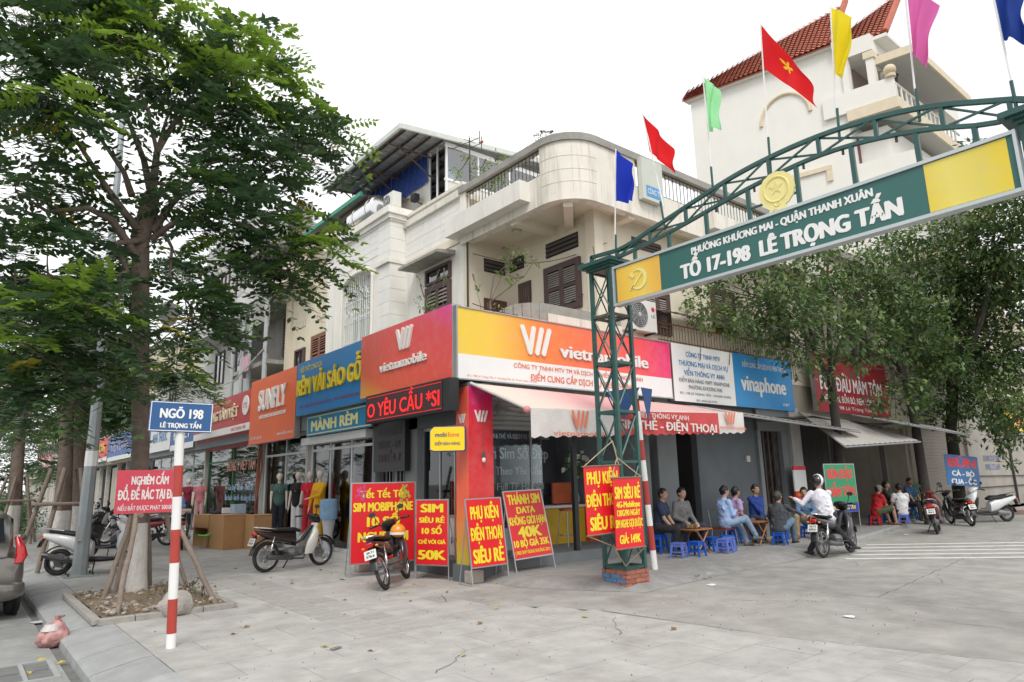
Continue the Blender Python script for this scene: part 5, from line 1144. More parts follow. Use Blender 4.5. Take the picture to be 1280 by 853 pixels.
fcol={'blue':((.01,.04,.5),'deep blue flag hanging still at the left end of the arch'),'red':((.8,.01,.015),'plain red flag on a white pole, second from the left on the arch'),'pale green':((.4,.85,.45),'thin pale green flag hanging behind the arch'),
'gold star':((.75,.01,.015),'large red flag with a gold star flying over the middle of the arch'),'yellow':((.88,.72,.02),'yellow flag drooping on the arch right of the red star flag'),'pink':((.75,.16,.45),'pink flag cut by the top of the photo, on the arch'),'navy':((.01,.05,.3),'navy blue flag at the right end of the arch')}
rr=random.Random(21)
for n,cn,tp_,bt_ in FLAGS:
    col,lb=fcol[n]; t=thing('flag',lb,'flag',(7.95,bt_[0],bt_[1]),group='flags along the arch'); fm=M('flag_'+n.replace(' ','_'),col,.85,.05,3,transl=.35)
    part('pole',MB().tube([(7.95,bt_[0],bt_[1]+.25),(7.95,tp_[0],tp_[1])],.011,6),whitep,t); part('sleeve',MB().tube([(7.95,bt_[0],bt_[1]-.12),(7.95,bt_[0]+(tp_[0]-bt_[0])*.18,bt_[1]+(tp_[1]-bt_[1])*.18)],.018,6),greeng,t)
    A,Bq,Cq,D=[V((7.95,a,b)) for a,b in cn]; NX,NY=(14,16) if n!='gold star' else (60,64); vs=[];fs=[]
    ph=rr.uniform(0,6)
    for j in range(NY+1):
        for i in range(NX+1):
            u_,v_=i/NX,j/NY; p=A.lerp(D,u_).lerp(Bq.lerp(Cq,u_),v_)
            amp=.075*min(1,u_*2.5); p.x+=amp*sin(u_*9+v_*2.5+ph)+.03*sin(v_*5+u_*4+ph)*u_; p.y+=.02*sin(v_*7+ph)*u_; p.z+=.02*sin(u_*8+ph)*u_*v_
            vs.append(tuple(p))
    for j in range(NY):
        for i in range(NX): q=j*(NX+1)+i; fs.append((q,q+1,q+NX+2,q+NX+1))
    me=bpy.data.meshes.new('cloth'); me.from_pydata(vs,[],fs); me.materials.append(fm); me.polygons.foreach_set('use_smooth',[True]*len(me.polygons))
    if n=='gold star':
        me.materials.append(M('flag_gold',(.85,.6,.02),.8,.05,3))
        for p in me.polygons:
            i=p.index%NX; j=p.index//NX; 
            dx=(i+.5)/NX-.48; dy=(j+.5)/NY-.45; r=math.hypot(dx,dy*1.1); th=math.atan2(dx,-dy)
            if r<.15*(.62+.38*cos(5*th)): p.material_index=1
    o=link('cloth',me,t); o.location=-t.location
# ---------------------------------------------------------------- red and white poles with signs
def bandpole(t,p0,p1,bands,r):
    p0=V(p0);p1=V(p1); L=(p1-p0).length
    for (a,b,c) in bands: part('pole_band',MB().tube([p0.lerp(p1,a/L),p0.lerp(p1,b/L)],r,14),{'w':whitep,'r':redpaint}[c],t,smooth=True)
s=thing('street_sign','blue NGO 198 street name sign on a red and white banded pole','sign',(1.93,8.04,0))
bandpole(s,(1.93,8.04,-.02),(1.86,8.06,2.32),[(0,.16,'w'),(.16,.5,'r'),(.5,.86,'w'),(.86,1.2,'r'),(1.2,1.54,'w'),(1.54,1.87,'r'),(1.87,2.34,'w')],.047)
uu=V((1,-.12,-.015)).normalized(); vv=V((.015,0,1)).normalized(); bs_=M('street_sign_blue',(.02,.1,.27),.35,.05,3,dirt=.1)
c=V((1.855,8.0,2.37)); panel('board',c,uu,.62,.325,bs_,s,.09,v=vv)
m=MB(); nn_=uu.cross(vv); 
for sx in(-1,1): m.ob(c+uu*(sx*.302)+nn_*.002,uu,vv,nn_,.004,.155,.002)
for sz in(-1,1): m.ob(c+vv*(sz*.152)+nn_*.002,uu,vv,nn_,.305,.004,.0021)
part('border',m,wtxt,s); text('NGÕ 198',c+vv*.035,uu,.1,.42,wtxt,s,.002,.12,v=vv); text('LÊ TRỌNG TẤN',c-vv*.095,uu,.05,.4,wtxt,s,.002,.12,v=vv)
s=thing('traffic_sign_pole','leaning red and white pole with two blue triangular signs beside the gate tower','sign',(9.33,7.76,0))
bandpole(s,(9.33,7.76,.06),(9.2,7.86,3.2),[(0,.35,'w'),(.35,.75,'r'),(.75,1.1,'w'),(1.1,1.5,'r'),(1.5,1.85,'w'),(1.85,2.2,'r'),(2.2,2.7,'w'),(2.7,2.92,'r'),(2.92,3.12,'w')],.05)
tb=M('triangle_blue',(.02,.08,.25),.4,.08,4)
def tri_(c,u,w): c=V(c);u=V(u).normalized(); n=u.cross(Z_); return MB().prism([tuple(c-u*w/2+Z_*w*.3),tuple(c+u*w/2+Z_*w*.36),tuple(c-Z_*w*.55)],tuple(n*.012))
part('triangle',tri_((9.42,7.78,2.95),(.92,.4,0),.68),tb,s); part('triangle',tri_((9.02,7.98,2.95),(.5,-.85,0),.6),tb,s); part('clamp',MB().cyl((9.16,7.89,2.98),(9.16,7.89,3.01),.07).cyl((9.17,7.88,2.6),(9.17,7.88,2.63),.07),iron,s)
# ---------------------------------------------------------------- red and yellow posters
def poster(label,c,u,w,h,lines,roll=0,lean=.0,legs=None,frame=True,rope=None,mat=None,tm=None,name='poster_board',cat='poster'):
    """c = centre of the face"""
    c=V(c);u=V(u).normalized(); n0=u.cross(Z_); v=(Z_*cos(roll)-u*sin(roll)-n0*lean).normalized(); u=(u*cos(roll)+Z_*sin(roll)).normalized(); u=(u-v*u.dot(v)).normalized(); n=u.cross(v)
    t=thing(name,label,cat,(c.x,c.y,0)); mat=mat or redp; tm=tm or yelp
    panel('face',c,u,w,h,mat,t,.012,v=v)
    if frame:
        m=MB()
        for sx in(-1,1): m.ob(c+u*(sx*(w/2+.012))-n*.01,u,v,n,.012,h/2+.02,.012)
        for sz in(-1,1): m.ob(c+v*(sz*(h/2+.012))-n*.01,u,v,n,w/2,.01,.011)
        part('frame',m,steel,t)
        m=MB()
        for sx in(-1,1):
            p=c+u*(sx*(w/2+.012))-v*h/2-n*.01; q=p-v*(p.z/v.z); m.tube([p,q],.011,5)
            b=q-n*.4+u*.0; b.z=.01; m.tube([c+u*(sx*(w/2))+v*h*.3-n*.02,V((b.x,b.y,.01))],.01,5); m.tube([q,V((b.x,b.y,.01))],.008,4)
        part('stand',m,steel,t)
    for (tx,fy,fh_,fw,*k) in lines:
        text(tx,c+v*(fy*h),u,fh_*h,fw*w,tm,t,0,k[0] if k else .135,v=v)
    return t,c,u,v,n
Z0=.0
t,c,u,v,n=poster('wide red poster board with yellow lettering and New Year motifs behind the parked motorbike',(6.16,11.36,.93),(1.15,-.3,0),1.16,1.38,[('SIM MOBIPHONE',.2,.11,.94),('10 SỐ',.01,.12,.5),('NGHE GỌI',-.18,.12,.78),('39K',-.37,.13,.42)],lean=.02)
text('Tết',c+v*.5-u*.3+v*0,u,.13,.24,yelp,t,0,.1,v=v); text('Tết',c+v*.5,u,.13,.24,yelp,t,0,.1,v=v); text('Tết',c+v*.5+u*.3,u,.13,.24,yelp,t,0,.1,v=v)
fl=MB(); rr=random.Random(3)
for k in range(22):
    p=c+v*(.4+rr.uniform(0,.25))+u*(-.5+rr.uniform(0,.16))+n*.003; fl.ob(p,(u*rr.uniform(-1,1)+v).normalized(),(u*.7-v*.7).normalized(),n,.03,.022,.0005+.0003*k/3)
part('blossom_print',fl,M('pink_blossom',(.55,.08,.25),.5,.3,9),t)
fl=MB()
for k in range(26):
    p=c+v*(.36+rr.uniform(0,.28))+u*(.3+rr.uniform(0,.24))+n*.003; fl.ob(p,(u*rr.uniform(-1,1)+v).normalized(),(u*.7-v*.7).normalized(),n,.028,.02,.0005+.0003*k/3)
part('blossom_print',fl,M('olive_blossom',(.4,.42,.05),.5,.3,9),t)
poster('narrow red poster board reading 50K, between the wide poster and the red pillar',(6.46,10.2,.78),(.3,-.6,0),.62,1.06,[('SIM',.38,.13,.68),('SIÊU RẺ',.19,.08,.8),('10 SỐ',.02,.09,.62),('CHỈ VỚI GIÁ',-.15,.06,.86),('50K',-.35,.14,.84)],lean=.0)
poster('red poster board with three yellow lines leaning against the plinth by the red pillar',(6.82,9.12,.81),(1,-.04,0),.68,1.04,[('PHỤ KIỆN',.3,.19,.8),('ĐIỆN THOẠI',-.02,.19,.9),('SIÊU RẺ',-.35,.2,.86)],roll=.02,lean=.14)
poster('tilted red poster board advertising 40K data SIM in front of the glass counter',(7.89,9.33,.88),(1,.1,0),.93,1.12,[('THÁNH SIM',.38,.15,.86),('DATA',.21,.1,.48),('KHÔNG GIỚI HẠN',.05,.12,.96),('40K',-.12,.16,.6),('10 BỘ GIÁ 35K',-.29,.1,.92),('( FREE SHIP TRONG KHOẢNG 2KM )',-.42,.05,.94,.06)],roll=.02,lean=.22)
rope_m=M('tan_rope',(.42,.32,.2),.9,.1,8)
t,c,u,v,n=poster('red hanging banner roped to the left side of the lattice tower',(7.35,6.98,1.315),(1,.0,0),.74,.95,[('PHỤ KIỆN',.33,.18,.86),('ĐIỆN THOẠI',-.0,.18,.96),('SIÊU RẺ',-.34,.19,.82)],frame=False,roll=.03,name='hanging_banner',cat='banner')
m=MB()
for sx in(-1,1): m.tube([c+u*sx*.37+v*.48,c+V((.3,.05,.85))],.008,5); m.tube([c+u*sx*.37-v*.48,c+V((.5,.15,-.75))],.008,5)
part('rope',m,rope_m,t); part('batten',MB().tube([c-u*.4+v*.48,c+u*.4+v*.48],.014,6).tube([c-u*.39-v*.48,c+u*.39-v*.48],.012,6),wood,t)
t,c,u,v,n=poster('red hanging banner reading 149K, roped in front of the lattice tower over its neighbour',(7.70,6.83,1.12),(1,-.02,0),.59,.99,[('SIM SIÊU RẺ',.29,.17,.9),('4G-Mobifone',.12,.085,.84),('120G/90 NGÀY',-.0,.085,.82),('SIM NGHE GỌI ĐƯỢC',-.15,.11,.96),('GIÁ: 149K',-.37,.12,.74)],frame=False,roll=.01,name='hanging_banner',cat='banner')
m=MB()
for sx in(-1,1): m.tube([c+u*sx*.32+v*.5,c+V((.12,.28,.8))],.008,5); m.tube([c+u*sx*.32-v*.5,c+V((.15,.25,-.78))],.008,5)
part('rope',m,rope_m,t); part('batten',MB().tube([c-u*.34+v*.5,c+u*.34+v*.5],.013,6).tube([c-u*.33-v*.5,c+u*.33-v*.5],.011,6),wood,t)
fr2=M('faded_red_cloth',(.55,.06,.09),.8,.08,4,bump=.3); fw2=M('faded_white_print',(.72,.66,.63),.8)
t,c,u,v,n=poster('faded red cloth notice with white capitals tied to the tree stakes','' and 0 or (1.98,9.9,1.58),(1,-.02,-.01),.76,.54,[('NGHIÊM CẤM',.26,.19,.56),('ĐỔ, ĐỂ RÁC TẠI ĐÂY',-.07,.22,.93),('NẾU BẮT ĐƯỢC PHẠT 500.000Đ',-.38,.1,.9,.06)],frame=False,mat=fr2,tm=fw2,name='cloth_notice',cat='notice')
poster('green food stall board with red lettering standing behind the parked rider',(17.35,8.3,1.26),(1,-.1,0),1.3,1.15,[('BÚN ĐẬU',.3,.2,.82),('MẮM TÔM',-.08,.2,.86)],frame=True,mat=M('stall_green',(.01,.24,.1),.45,.05),tm=M('stall_red',(.7,.03,.05),.5),name='menu_board',cat='menu board')
t=[o for o in COL.objects if o.name.startswith('menu_board')][-1]
panel('blue_foot_strip',(17.35,8.293,.78),(1,-.1,0),1.3,.22,M('strip_blue',(.01,.03,.3),.5),t,.005); text('198 LÊ TRỌNG TẤN',(17.35,8.29,.78),(1,-.1,0),.1,1.0,yelp,t,0,.04)
poster('blue board reading BUN with white lines, hung on the dark tree trunk',(26.2,8.4,1.62),(1,-.12,0),2.2,1.0,[('BÚN',.26,.3,.8),('CÁ - BÒ',-.1,.16,.66),('CUA - ỐC',-.36,.16,.74)],frame=False,roll=-.05,mat=M('stall_blue',(.01,.13,.36),.45,.05),tm=wtxt,name='menu_board',cat='menu board')
t=[o for o in COL.objects if o.name.startswith('menu_board')][-1]
for ch in t.children:
    if ch.name.startswith('lettering') : ch.data.materials[0]=MATS['stall_red'] if ch==[q for q in t.children if q.name.startswith('lettering')][0] else wtxt
s=thing('price_board','small white and red price board standing by the pale pillar','menu board',(17.25,9.3,.1))
panel('white_panel',(17.25,9.3,1.45),X_,.62,.55,paper_w,s,.03); panel('red_panel',(17.25,9.299,.98),X_,.62,.42,redp,s,.03); panel('red_edge',(17.25,9.299,1.78),X_,.62,.1,redp,s,.03)
for k in range(3): text('BÚN ĐẬU MẮM',(17.25,9.295,1.1-k*.12),X_,.06,.45,yelp,s,0,.04)
part('leg',MB().tube([(17,9.32,.1),(17,9.32,.8)],.015,5).tube([(17.5,9.32,.1),(17.5,9.32,.8)],.015,5),iron,s)
# ---------------------------------------------------------------- shop interior
s=thing('wall_board','dark notice board with grey Vietnamese lettering inside the shop window','board',(9.5,11.5,1.2))
panel('face',(9.3,11.5,2.0),X_,2.6,1.45,M('slate_board',(.035,.037,.045),.4,.1),s,.04)
gl=M('grey_letters',(.42,.42,.42),.5)
for tx,z,h_,w in(('ĐIỂM BÁN SIM & THẺ VÀ DỊCH VỤ VIỄN THÔNG',2.56,.1,2.2),('Chọn Sim Số Đẹp',2.2,.24,2.1),('Làm Theo Yêu Cầu',1.83,.17,1.7),('Giao Full TP Hà Nội',1.5,.15,1.8)): text(tx,(9.3,11.495,z),X_,h_,w,gl,s,0,.06)
s=thing('shop_counter','yellow and orange shop counter with a pale top behind the glass front','counter',(10.4,11,.28))
part('body',B(9.7,10.95,11.0,11.5,.28,1.03),M('counter_yellow',(.72,.45,.03),.5),s); part('body_end',B(10.96,12.6,10.9,11.5,.28,1.0) if False else B(10.96,11.28,10.9,11.5,.28,1.0),M('counter_orange',(.6,.12,.03),.5),s); part('top',B(9.62,11.28,10.9,11.55,1.03,1.07),paper_w,s)
part('monitor',B(10.3,10.9,11.3,11.35,1.1,1.55),M('orange_back',(.55,.12,.04),.5),s)
s=thing('wall_poster','red poster with pale flowers on the inner shop wall','poster',(10.9,12.8,1.4)); panel('sheet',(11.2,12.85,2.1),X_,2.6,1.5,M('red_wall_poster',(.4,.02,.025),.5),s,.02)
s=thing('glass_cabinet','glass display cabinet with phone accessories near the pillar','cabinet',(8,11,.28)); part('base',B(7.5,9.3,10.8,11.2,.28,.7),paper_w,s); part('glass_case',B(7.5,9.3,10.8,11.2,.72,1.2),gls,s)
rr=random.Random(4)
for k in range(16): 
    x=7.55+k*.11; part('boxed_accessory',B(x,x+.08,10.95,11.0,.75,.95+rr.random()*.15),M('goods_%d'%(k%5),[(.5,.05,.05),(.1,.2,.5),(.6,.5,.1),(.5,.5,.5),(.1,.35,.2)][k%5],.5),s)
s=thing('flower_vase','bunch of white lilies in a vase on the shop counter','flowers',(10.9,11.2,1.07)); part('vase',MB().tube([(10.9,11.2,1.07),(10.9,11.2,1.2),(10.9,11.2,1.35)],[.06,.1,.05],10),M('vase_glass',(.3,.35,.35),.2),s,smooth=True)
m=MB(); m2=MB()
for k in range(60):
    a=rr.uniform(0,6.28); r=rr.uniform(.05,.35); h_=rr.uniform(.3,.85); p=V((10.9+r*cos(a),11.2+r*sin(a)*.6,1.35+h_)); q=rr.random()
    tgt=m if k%3==0 else m2; sz=.06 if k%3==0 else .05
    tgt.quad(p+V((-sz,0,-sz)),p+V((sz,rr.uniform(-.03,.03),-sz*.4)),p+V((sz,0,sz)),p+V((-sz*.6,.02,sz)))
part('petals',m,M('lily_white',(.7,.72,.62),.6),s); part('leaves',m2,M('lily_green',(.06,.14,.04),.6),s)
s=thing('bar_stool','steel bar stool with a round red seat in front of the yellow counter','stool',(9.95,10.5,.28)); part('seat',MB().cyl((9.95,10.5,.98),(9.95,10.5,1.03),.17,n=16),M('red_vinyl',(.4,.1,.05),.5),s)
for a in(-1,1):
    for b in(-1,1): part('leg',MB().tube([(9.95+a*.1,10.5+b*.1,.98),(9.95+a*.17,10.5+b*.17,.29)],.011,6),steel,s)
part('foot_ring',MB().torus((9.95,10.5,.5),Z_,.18,.008,20,5),steel,s)
s=thing('ceiling_lamp','short lit fluorescent tube on the shop ceiling','lamp',(8.2,10.4,3)); part('tube',B(7.9,8.9,10.4,10.46,2.95,3.0),M('lit_tube',(.9,.95,1),.5,emit=30),s); part('holder',B(7.95,8.65,10.38,10.48,3.0,3.04),paper_w,s); part('wire',MB().tube([(8,10.43,3.04),(8,10.43,3.36)],.005,4).tube([(8.6,10.43,3.04),(8.6,10.43,3.36)],.005,4),black,s)
for x,y,l in((6.62,9.28,'pale rough concrete block at the foot of the red pillar'),(6.05,12.1,'concrete block weighing down the wide poster stand')):
    s=solo('concrete_block',B(x,x+.26,y,y+.2,0,.2),M('block_concrete',(.42,.38,.33),.95,.2,6,bump=.8),l,'block',bevel=.02)
m=thing('fallen_stand','thin steel bar lying on the paving before the shop plinth','bar',(7.6,9.1,.02)); part('bar',MB().tube([(7.4,9.15,.02),(7.9,9.12,.02)],.012,5).tube([(7.9,9.12,.02),(7.95,9.3,.02)],.01,5),steel,m)

# ---------------------------------------------------------------- other street shop fronts
def shopbay(y0,y1,label,frame=alum,glassm=None,doors=2,mull=2.45,wallc=None,x=7.1,z0=.12,content=None):
    s=thing('small_shop',label,'shop',(x,(y0+y1)/2,0)); gm=glassm or gls
    m=MB().box(x,x+.06,y0,y0+.1,z0,3.0).box(x,x+.06,y1-.1,y1,z0,3.0).box(x,x+.06,y0+.1,y1-.1,2.92,3.0).box(x-.002,x+.058,y0+.1,y1-.1,mull,mull+.06).box(x,x+.06,y0+.1,y1-.1,z0,z0+.06)
    for k in range(1,doors): y=y0+(y1-y0)*k/doors; m.box(x+.002,x+.056,y-.03,y+.03,z0+.06,2.92)
    part('door_frame',m,frame,s)
    for k in range(doors):
        a=y0+(y1-y0)*k/doors+.1; b=y0+(y1-y0)*(k+1)/doors-.06; part('pane',B(x+.02,x+.03,a,b,z0+.06,mull),gm,s); part('pane',B(x+.02,x+.03,a,b,mull+.06,2.92),gm,s)
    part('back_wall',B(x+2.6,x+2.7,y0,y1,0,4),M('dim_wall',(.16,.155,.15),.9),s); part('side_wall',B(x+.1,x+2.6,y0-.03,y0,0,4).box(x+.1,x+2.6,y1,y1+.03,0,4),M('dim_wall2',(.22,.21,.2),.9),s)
    part('floor',B(x-.25 if z0>.1 else x,x+2.6,y0,y1,0,z0),M('pale_step',(.55,.53,.5),.6,.06,3),s); return s
s=shopbay(13.52,17.0,'glass shop front with white frames and grey curtains under the blue signboards',doors=3)
m=MB()
for k in range(60): y=13.7+k*.055; m.box(7.6+.04*(k%2),7.62+.04*(k%2),y,y+.05,.15,2.9)
part('curtain',m,M('grey_curtain',(.38,.38,.4),.9,.25,1.5),s)
part('awning_box',B(6.85,7.16,13.5,17.1,2.62,2.8),alum,s)
s=shopbay(17.1,20.4,'clothes shop front with mannequins under the orange signboard',frame=alum,doors=2,z0=.02)
m=MB(); rr=random.Random(6)
for k in range(30): y=17.4+k*.1; part('hanging_garment',B(8.3,8.6,y,y+.07,.9+rr.random()*.3,1.9),M('garment_%d'%(k%6),[(.3,.05,.06),(.1,.1,.15),(.4,.38,.35),(.05,.15,.12),(.45,.25,.1),(.2,.2,.3)][k%6],.9),s)
s=shopbay(20.6,26.2,'wide green framed shop window with red and blue stick on lettering',frame=M('green_frame',(.02,.16,.05),.5),doors=2,z0=.02)
text('ĐỒNG Ý VIỆT TÂM',(7.09,22.6,2.3),S_,.3,2.8,M('pink_letters',(.55,.25,.2),.6),s,0,.1)
for k,(tx,w) in enumerate((('Gia công - Tư vấn - Thiết kế',2.4),('Bán buôn - bán lẻ - thi công nội thất',3.0))): text(tx,(7.09,22.5,1.62-k*.32),S_,.18,w,M('pale_blue_letters',(.3,.45,.6),.6),s,0,.08)
part('pipes',MB().tube([(6.98,20.5,3),(6.95,20.55,1.5),(6.98,20.5,.1)],.05,6).tube([(6.93,20.3,3),(6.95,20.2,2.2),(6.9,20.45,1.0),(6.93,20.4,.1)],.025,6),M('red_brown_pipe',(.25,.08,.05),.6),s)
s=shopbay(26.5,35.5,'plain grey shop fronts with doors ajar beyond the green framed window',frame=M('pale_frame',(.5,.5,.48),.6),doors=5,z0=.02)
gb2=thing('ground_floor_extension','flat concrete roof and soffit over the row of street shops','building',(7.9,20,3))
part('roof',B(6.8,9.1,13.55,36,4.12,4.3),mossc,gb2); part('soffit',B(6.8,9.7,13.55,36,3.0,3.12),conc2,gb2); part('fascia',B(6.78,6.95,13.55,36,2.98,4.12),midgrey,gb2)
for y in(17.05,20.5,26.35,35.6): part('party_wall',B(7.0,9.6,y-.06,y+.06,0,3.0),M('party_wall_paint',(.5,.49,.46),.8,.1,2),gb2)
for y,z in((24.3,2.0),):pass

# ---------------------------------------------------------------- motorbikes (x forward, z up, local space)
rub=M('tyre_rubber',(.022,.022,.023),.8,.2,20,dirt=.4,dcol=(.15,.14,.12),dscale=6); chrome=M('chrome',(.75,.75,.75),.18,.05,metal=1); rimm=M('rim_alloy',(.4,.4,.41),.35,.1,metal=.9); blkp=M('black_plastic',(.018,.018,.02),.4,.15,6); seatm=M('black_seat',(.015,.015,.016),.55,.15,8); eng=M('engine_metal',(.25,.25,.25),.5,.3,12,metal=.7,dirt=.4,dcol=(.08,.07,.06)); tail_r=M('tail_red',(.5,.01,.015),.15,.05,coat=.5); plate=M('plate_white',(.7,.7,.66),.4,.04); amber=M('amber_lens',(.7,.25,.02),.2); lensm=M('lamp_lens',(.6,.62,.65),.1,.05,coat=.6); exh=M('exhaust_grey',(.12,.12,.125),.4,.15,8,metal=.6)
plt=M('plate_digits',(.02,.02,.02),.6)
def wheel(t,x,r,tw,spoked,name='wheel'):
    m=MB().torus((x,0,r),Y_,r-tw*.5,tw*.5,32,8,.95); w=part(name,m,rub,t,True,False)
    m=MB().torus((x,0,r),Y_,r-tw-.012,.014,32,6,1.5); part('rim',m,chrome if spoked else rimm,w,True,False)
    m=MB().cyl((x,-.055,r),(x,.055,r),.045,n=12)
    if spoked:
        for k in range(16):
            a=2*pi*k/16; s=(-1)**k; m.tube([(x+.03*cos(a),.03*s,r+.03*sin(a)),(x+(r-tw-.01)*cos(a+.35*s),0,r+(r-tw-.01)*sin(a+.35*s))],.0035,4)
    else:
        for k in range(5):
            a=2*pi*k/5+.3; c=V((cos(a),0,sin(a))); m.ob(V((x,0,r))+c*(r-tw)*.5,c,Y_,c.cross(Y_),(r-tw)*.5,.014,.018)
    part('spokes',m,rimm,w,False,False)
    m=MB().cyl((x,.06,r),(x,.066,r),r*.42,n=18) ; part('brake_disc',m,steel,w,False,False)
def moto(label,loc,head,lean,col,kind='cub',side=None,plate_text='',shield=None,group=None,steer=0.25,basket=False,spoked=None):
    t=thing('motorbike',label,'motorbike',loc,0,group); t.rotation_euler=(-abs(lean),0,head)
    pm=M('bike_'+label.split()[0]+'_'+'%02d%02d%02d'%tuple(int(c*99) for c in col),col,.25,.05,6,coat=.5,dirt=.12,dcol=(.25,.22,.2),dscale=5)
    sp=M('bike_side_'+'%02d%02d%02d'%tuple(int(c*99) for c in (side or col)),side or col,.28,.05,6,coat=.5); shd=M('bike_shield_'+'%02d%02d%02d'%tuple(int(c*99) for c in (shield or col)),shield or col,.3,.05,6,coat=.4,dirt=.15,dcol=(.3,.28,.25))
    sc=kind=='scooter'; r=.25 if sc else .285; wb=.62; tw=.085 if sc else .062; spk=(not sc and kind!='sport') if spoked is None else spoked
    wheel(t,-wb,r,tw,spk,'rear_wheel'); wheel(t,wb,r,tw*.92,spk,'front_wheel')
    P=lambda n,m,mt,s=True:part(n,m,mt,t,s,False)
    # front fork, fender
    hx=wb-.24
    f=MB(); 
    for s in(-1,1): f.tube([(wb,.075*s,r),(wb-.06,.075*s,r+.2),(hx,.06*s,.78)],[.02,.024,.022],8)
    P('fork',f,chrome if kind=='cub' else blkp)
    m=MB(); secs=[]
    for k in range(9):
        a=R(-12+k*19); c=V((wb-cos(a)*-1*0+cos(a)*(r+.03)*1.0*1,0,r+sin(a)*(r+.03)))
        c=V((wb+cos(pi-a-.35)*(r+.035),0,r+sin(pi-a-.35)*(r+.035))); d=(c-V((wb,0,r))).normalized(); secs.append((c,Y_*(.062 if 0<k<8 else .04),d*.014))
    m.loft(secs,10); P('front_fender',m,pm if not kind=='cub' else blkp)
    if sc:
        # front apron, nose, floor, body shell
        m=MB().loft([((wb-.02,0,.55),Y_*.10,X_*.03),((wb-.06,0,.66),Y_*.19,X_*.07),((wb-.12,0,.80),Y_*.2,X_*.09),((wb-.2,0,.93),Y_*.13,X_*.09),((wb-.26,0,1.0),Y_*.07,X_*.05)],16); P('front_cowl',m,pm)
        m=MB().loft([((wb-.12,0,.28),Y_*.12,X_*.03),((wb-.17,0,.45),Y_*.19,X_*.035),((wb-.2,0,.62),Y_*.21,X_*.04),((wb-.24,0,.8),Y_*.17,X_*.05)],14); P('leg_shield',m,shd)
        m=MB().loft([((wb-.13,0,.27),Y_*.15,Z_*.03),((.2,0,.27),Y_*.19,Z_*.05),((-.1,0,.28),Y_*.19,Z_*.06),((-.25,0,.33),Y_*.17,Z_*.09)],14); P('floorboard',m,blkp)
        m=MB().loft([((-.05,0,.45),Y_*.12,Z_*.17),((-.2,0,.52),Y_*.17,Z_*.2),((-.45,0,.62),Y_*.185,Z_*.15),((-.7,0,.7),Y_*.15,Z_*.1),((-.92,0,.76),Y_*.07,Z_*.05)],16); P('body_shell',m,sp)
        m=MB().loft([((-.02,0,.72),Y_*.11,Z_*.04),((-.15,0,.77),Y_*.15,Z_*.06),((-.4,0,.77),Y_*.16,Z_*.055),((-.6,0,.81),Y_*.14,Z_*.05),((-.82,0,.84),Y_*.09,Z_*.03)],14); P('seat',m,seatm)
        m=MB().loft([((-.15,.0,.3),Y_*.12,Z_*.09),((-.4,.05,.3),Y_*.12,Z_*.1),((-.62,.07,.28),Y_*.07,Z_*.07)],12); P('engine',m,eng)
        m=MB().tube([(-.2,-.16,.25),(-.4,-.19,.27),(-.42,-.19,.3),(-.86,-.19,.4)],[.02,.03,.06,.055],10); P('exhaust',m,exh); P('exhaust_guard',MB().ob((-.62,-.245,.36),V((-.97,0,.2)),Z_,Y_,.14,.035,.006),chrome,False)
        P('grab_rail',MB().tube([(-.55,.15,.84),(-.9,.1,.9),(-.95,0,.91),(-.9,-.1,.9),(-.55,-.15,.84)],.013,8),steel); hz=1.02; tx=-.93; tz_=.74
    else:
        m=MB().loft([((wb-.25,0,.82),Y_*.05,X_*.05),((.15,0,.55),Y_*.055,X_*.05),((-.05,0,.47),Y_*.06,X_*.06)],10); P('frame_tube',m,blkp)
        # leg shields, each side panel curved back
        m=MB()
        for s in(-1,1):
            m.loft([((wb-.2,.06*s,.80),Y_*.05,X_*.04),((wb-.24,.13*s,.7),Y_*.06,X_*.065),((wb-.31,.17*s,.55),Y_*.05,X_*.115),((wb-.35,.17*s,.42),Y_*.035,X_*.125),((wb-.40,.15*s,.28),Y_*.02,X_*.09)],10)
        m.loft([((wb-.17,0,.86),Y_*.1,X_*.04),((wb-.19,0,.72),Y_*.12,X_*.04),((wb-.22,0,.6),Y_*.1,X_*.03)],12); P('leg_shield',m,shd)
        m=MB().loft([((-.02,0,.6),Y_*.075,Z_*.13),((-.2,0,.62),Y_*.115,Z_*.11),((-.45,0,.65),Y_*.125,Z_*.085),((-.68,0,.70),Y_*.10,Z_*.06),((-.85,0,.75),Y_*.05,Z_*.035)],14); P('side_panel',m,sp)
        m=MB().loft([((.08,0,.73),Y_*.07,Z_*.03),((-.05,0,.76),Y_*.115,Z_*.045),((-.3,0,.765),Y_*.125,Z_*.04),((-.55,0,.79),Y_*.11,Z_*.035),((-.74,0,.81),Y_*.075,Z_*.022)],14); P('seat',m,seatm)
        m=MB().loft([((.2,0,.34),Y_*.06,Z_*.06),((.1,0,.33),Y_*.11,Z_*.09),((-.08,0,.33),Y_*.13,Z_*.1),((-.2,0,.34),Y_*.09,Z_*.08)],12).cyl((.14,0,.34),(.3,0,.37),.055,.05,12)
        for k in range(6): m.cyl((.17+k*.022,0,.35),(.176+k*.022,0,.351),.072,n=14)
        P('engine',m,eng,False)
        m=MB().tube([(.22,-.05,.3),(.12,-.13,.2),(-.1,-.15,.22),(-.12,-.15,.23),(-.15,-.155,.235),(-.66,-.17,.29),(-.7,-.17,.295)],[.015,.016,.018,.03,.045,.05,.035],10); P('exhaust',m,exh if kind=='cub' else exh)
        m=MB()
        for s in(-1,1): m.tube([(-wb,.1*s,r+.02),(-wb+.1,.11*s,.66)],.014,8).torus((-wb+.03,.1*s,.38),V((.35,0,1)),.02,.006,12,4).tube([(-wb+.02,.1*s,.34),(-wb+.075,.105*s,.56)],.026,8)
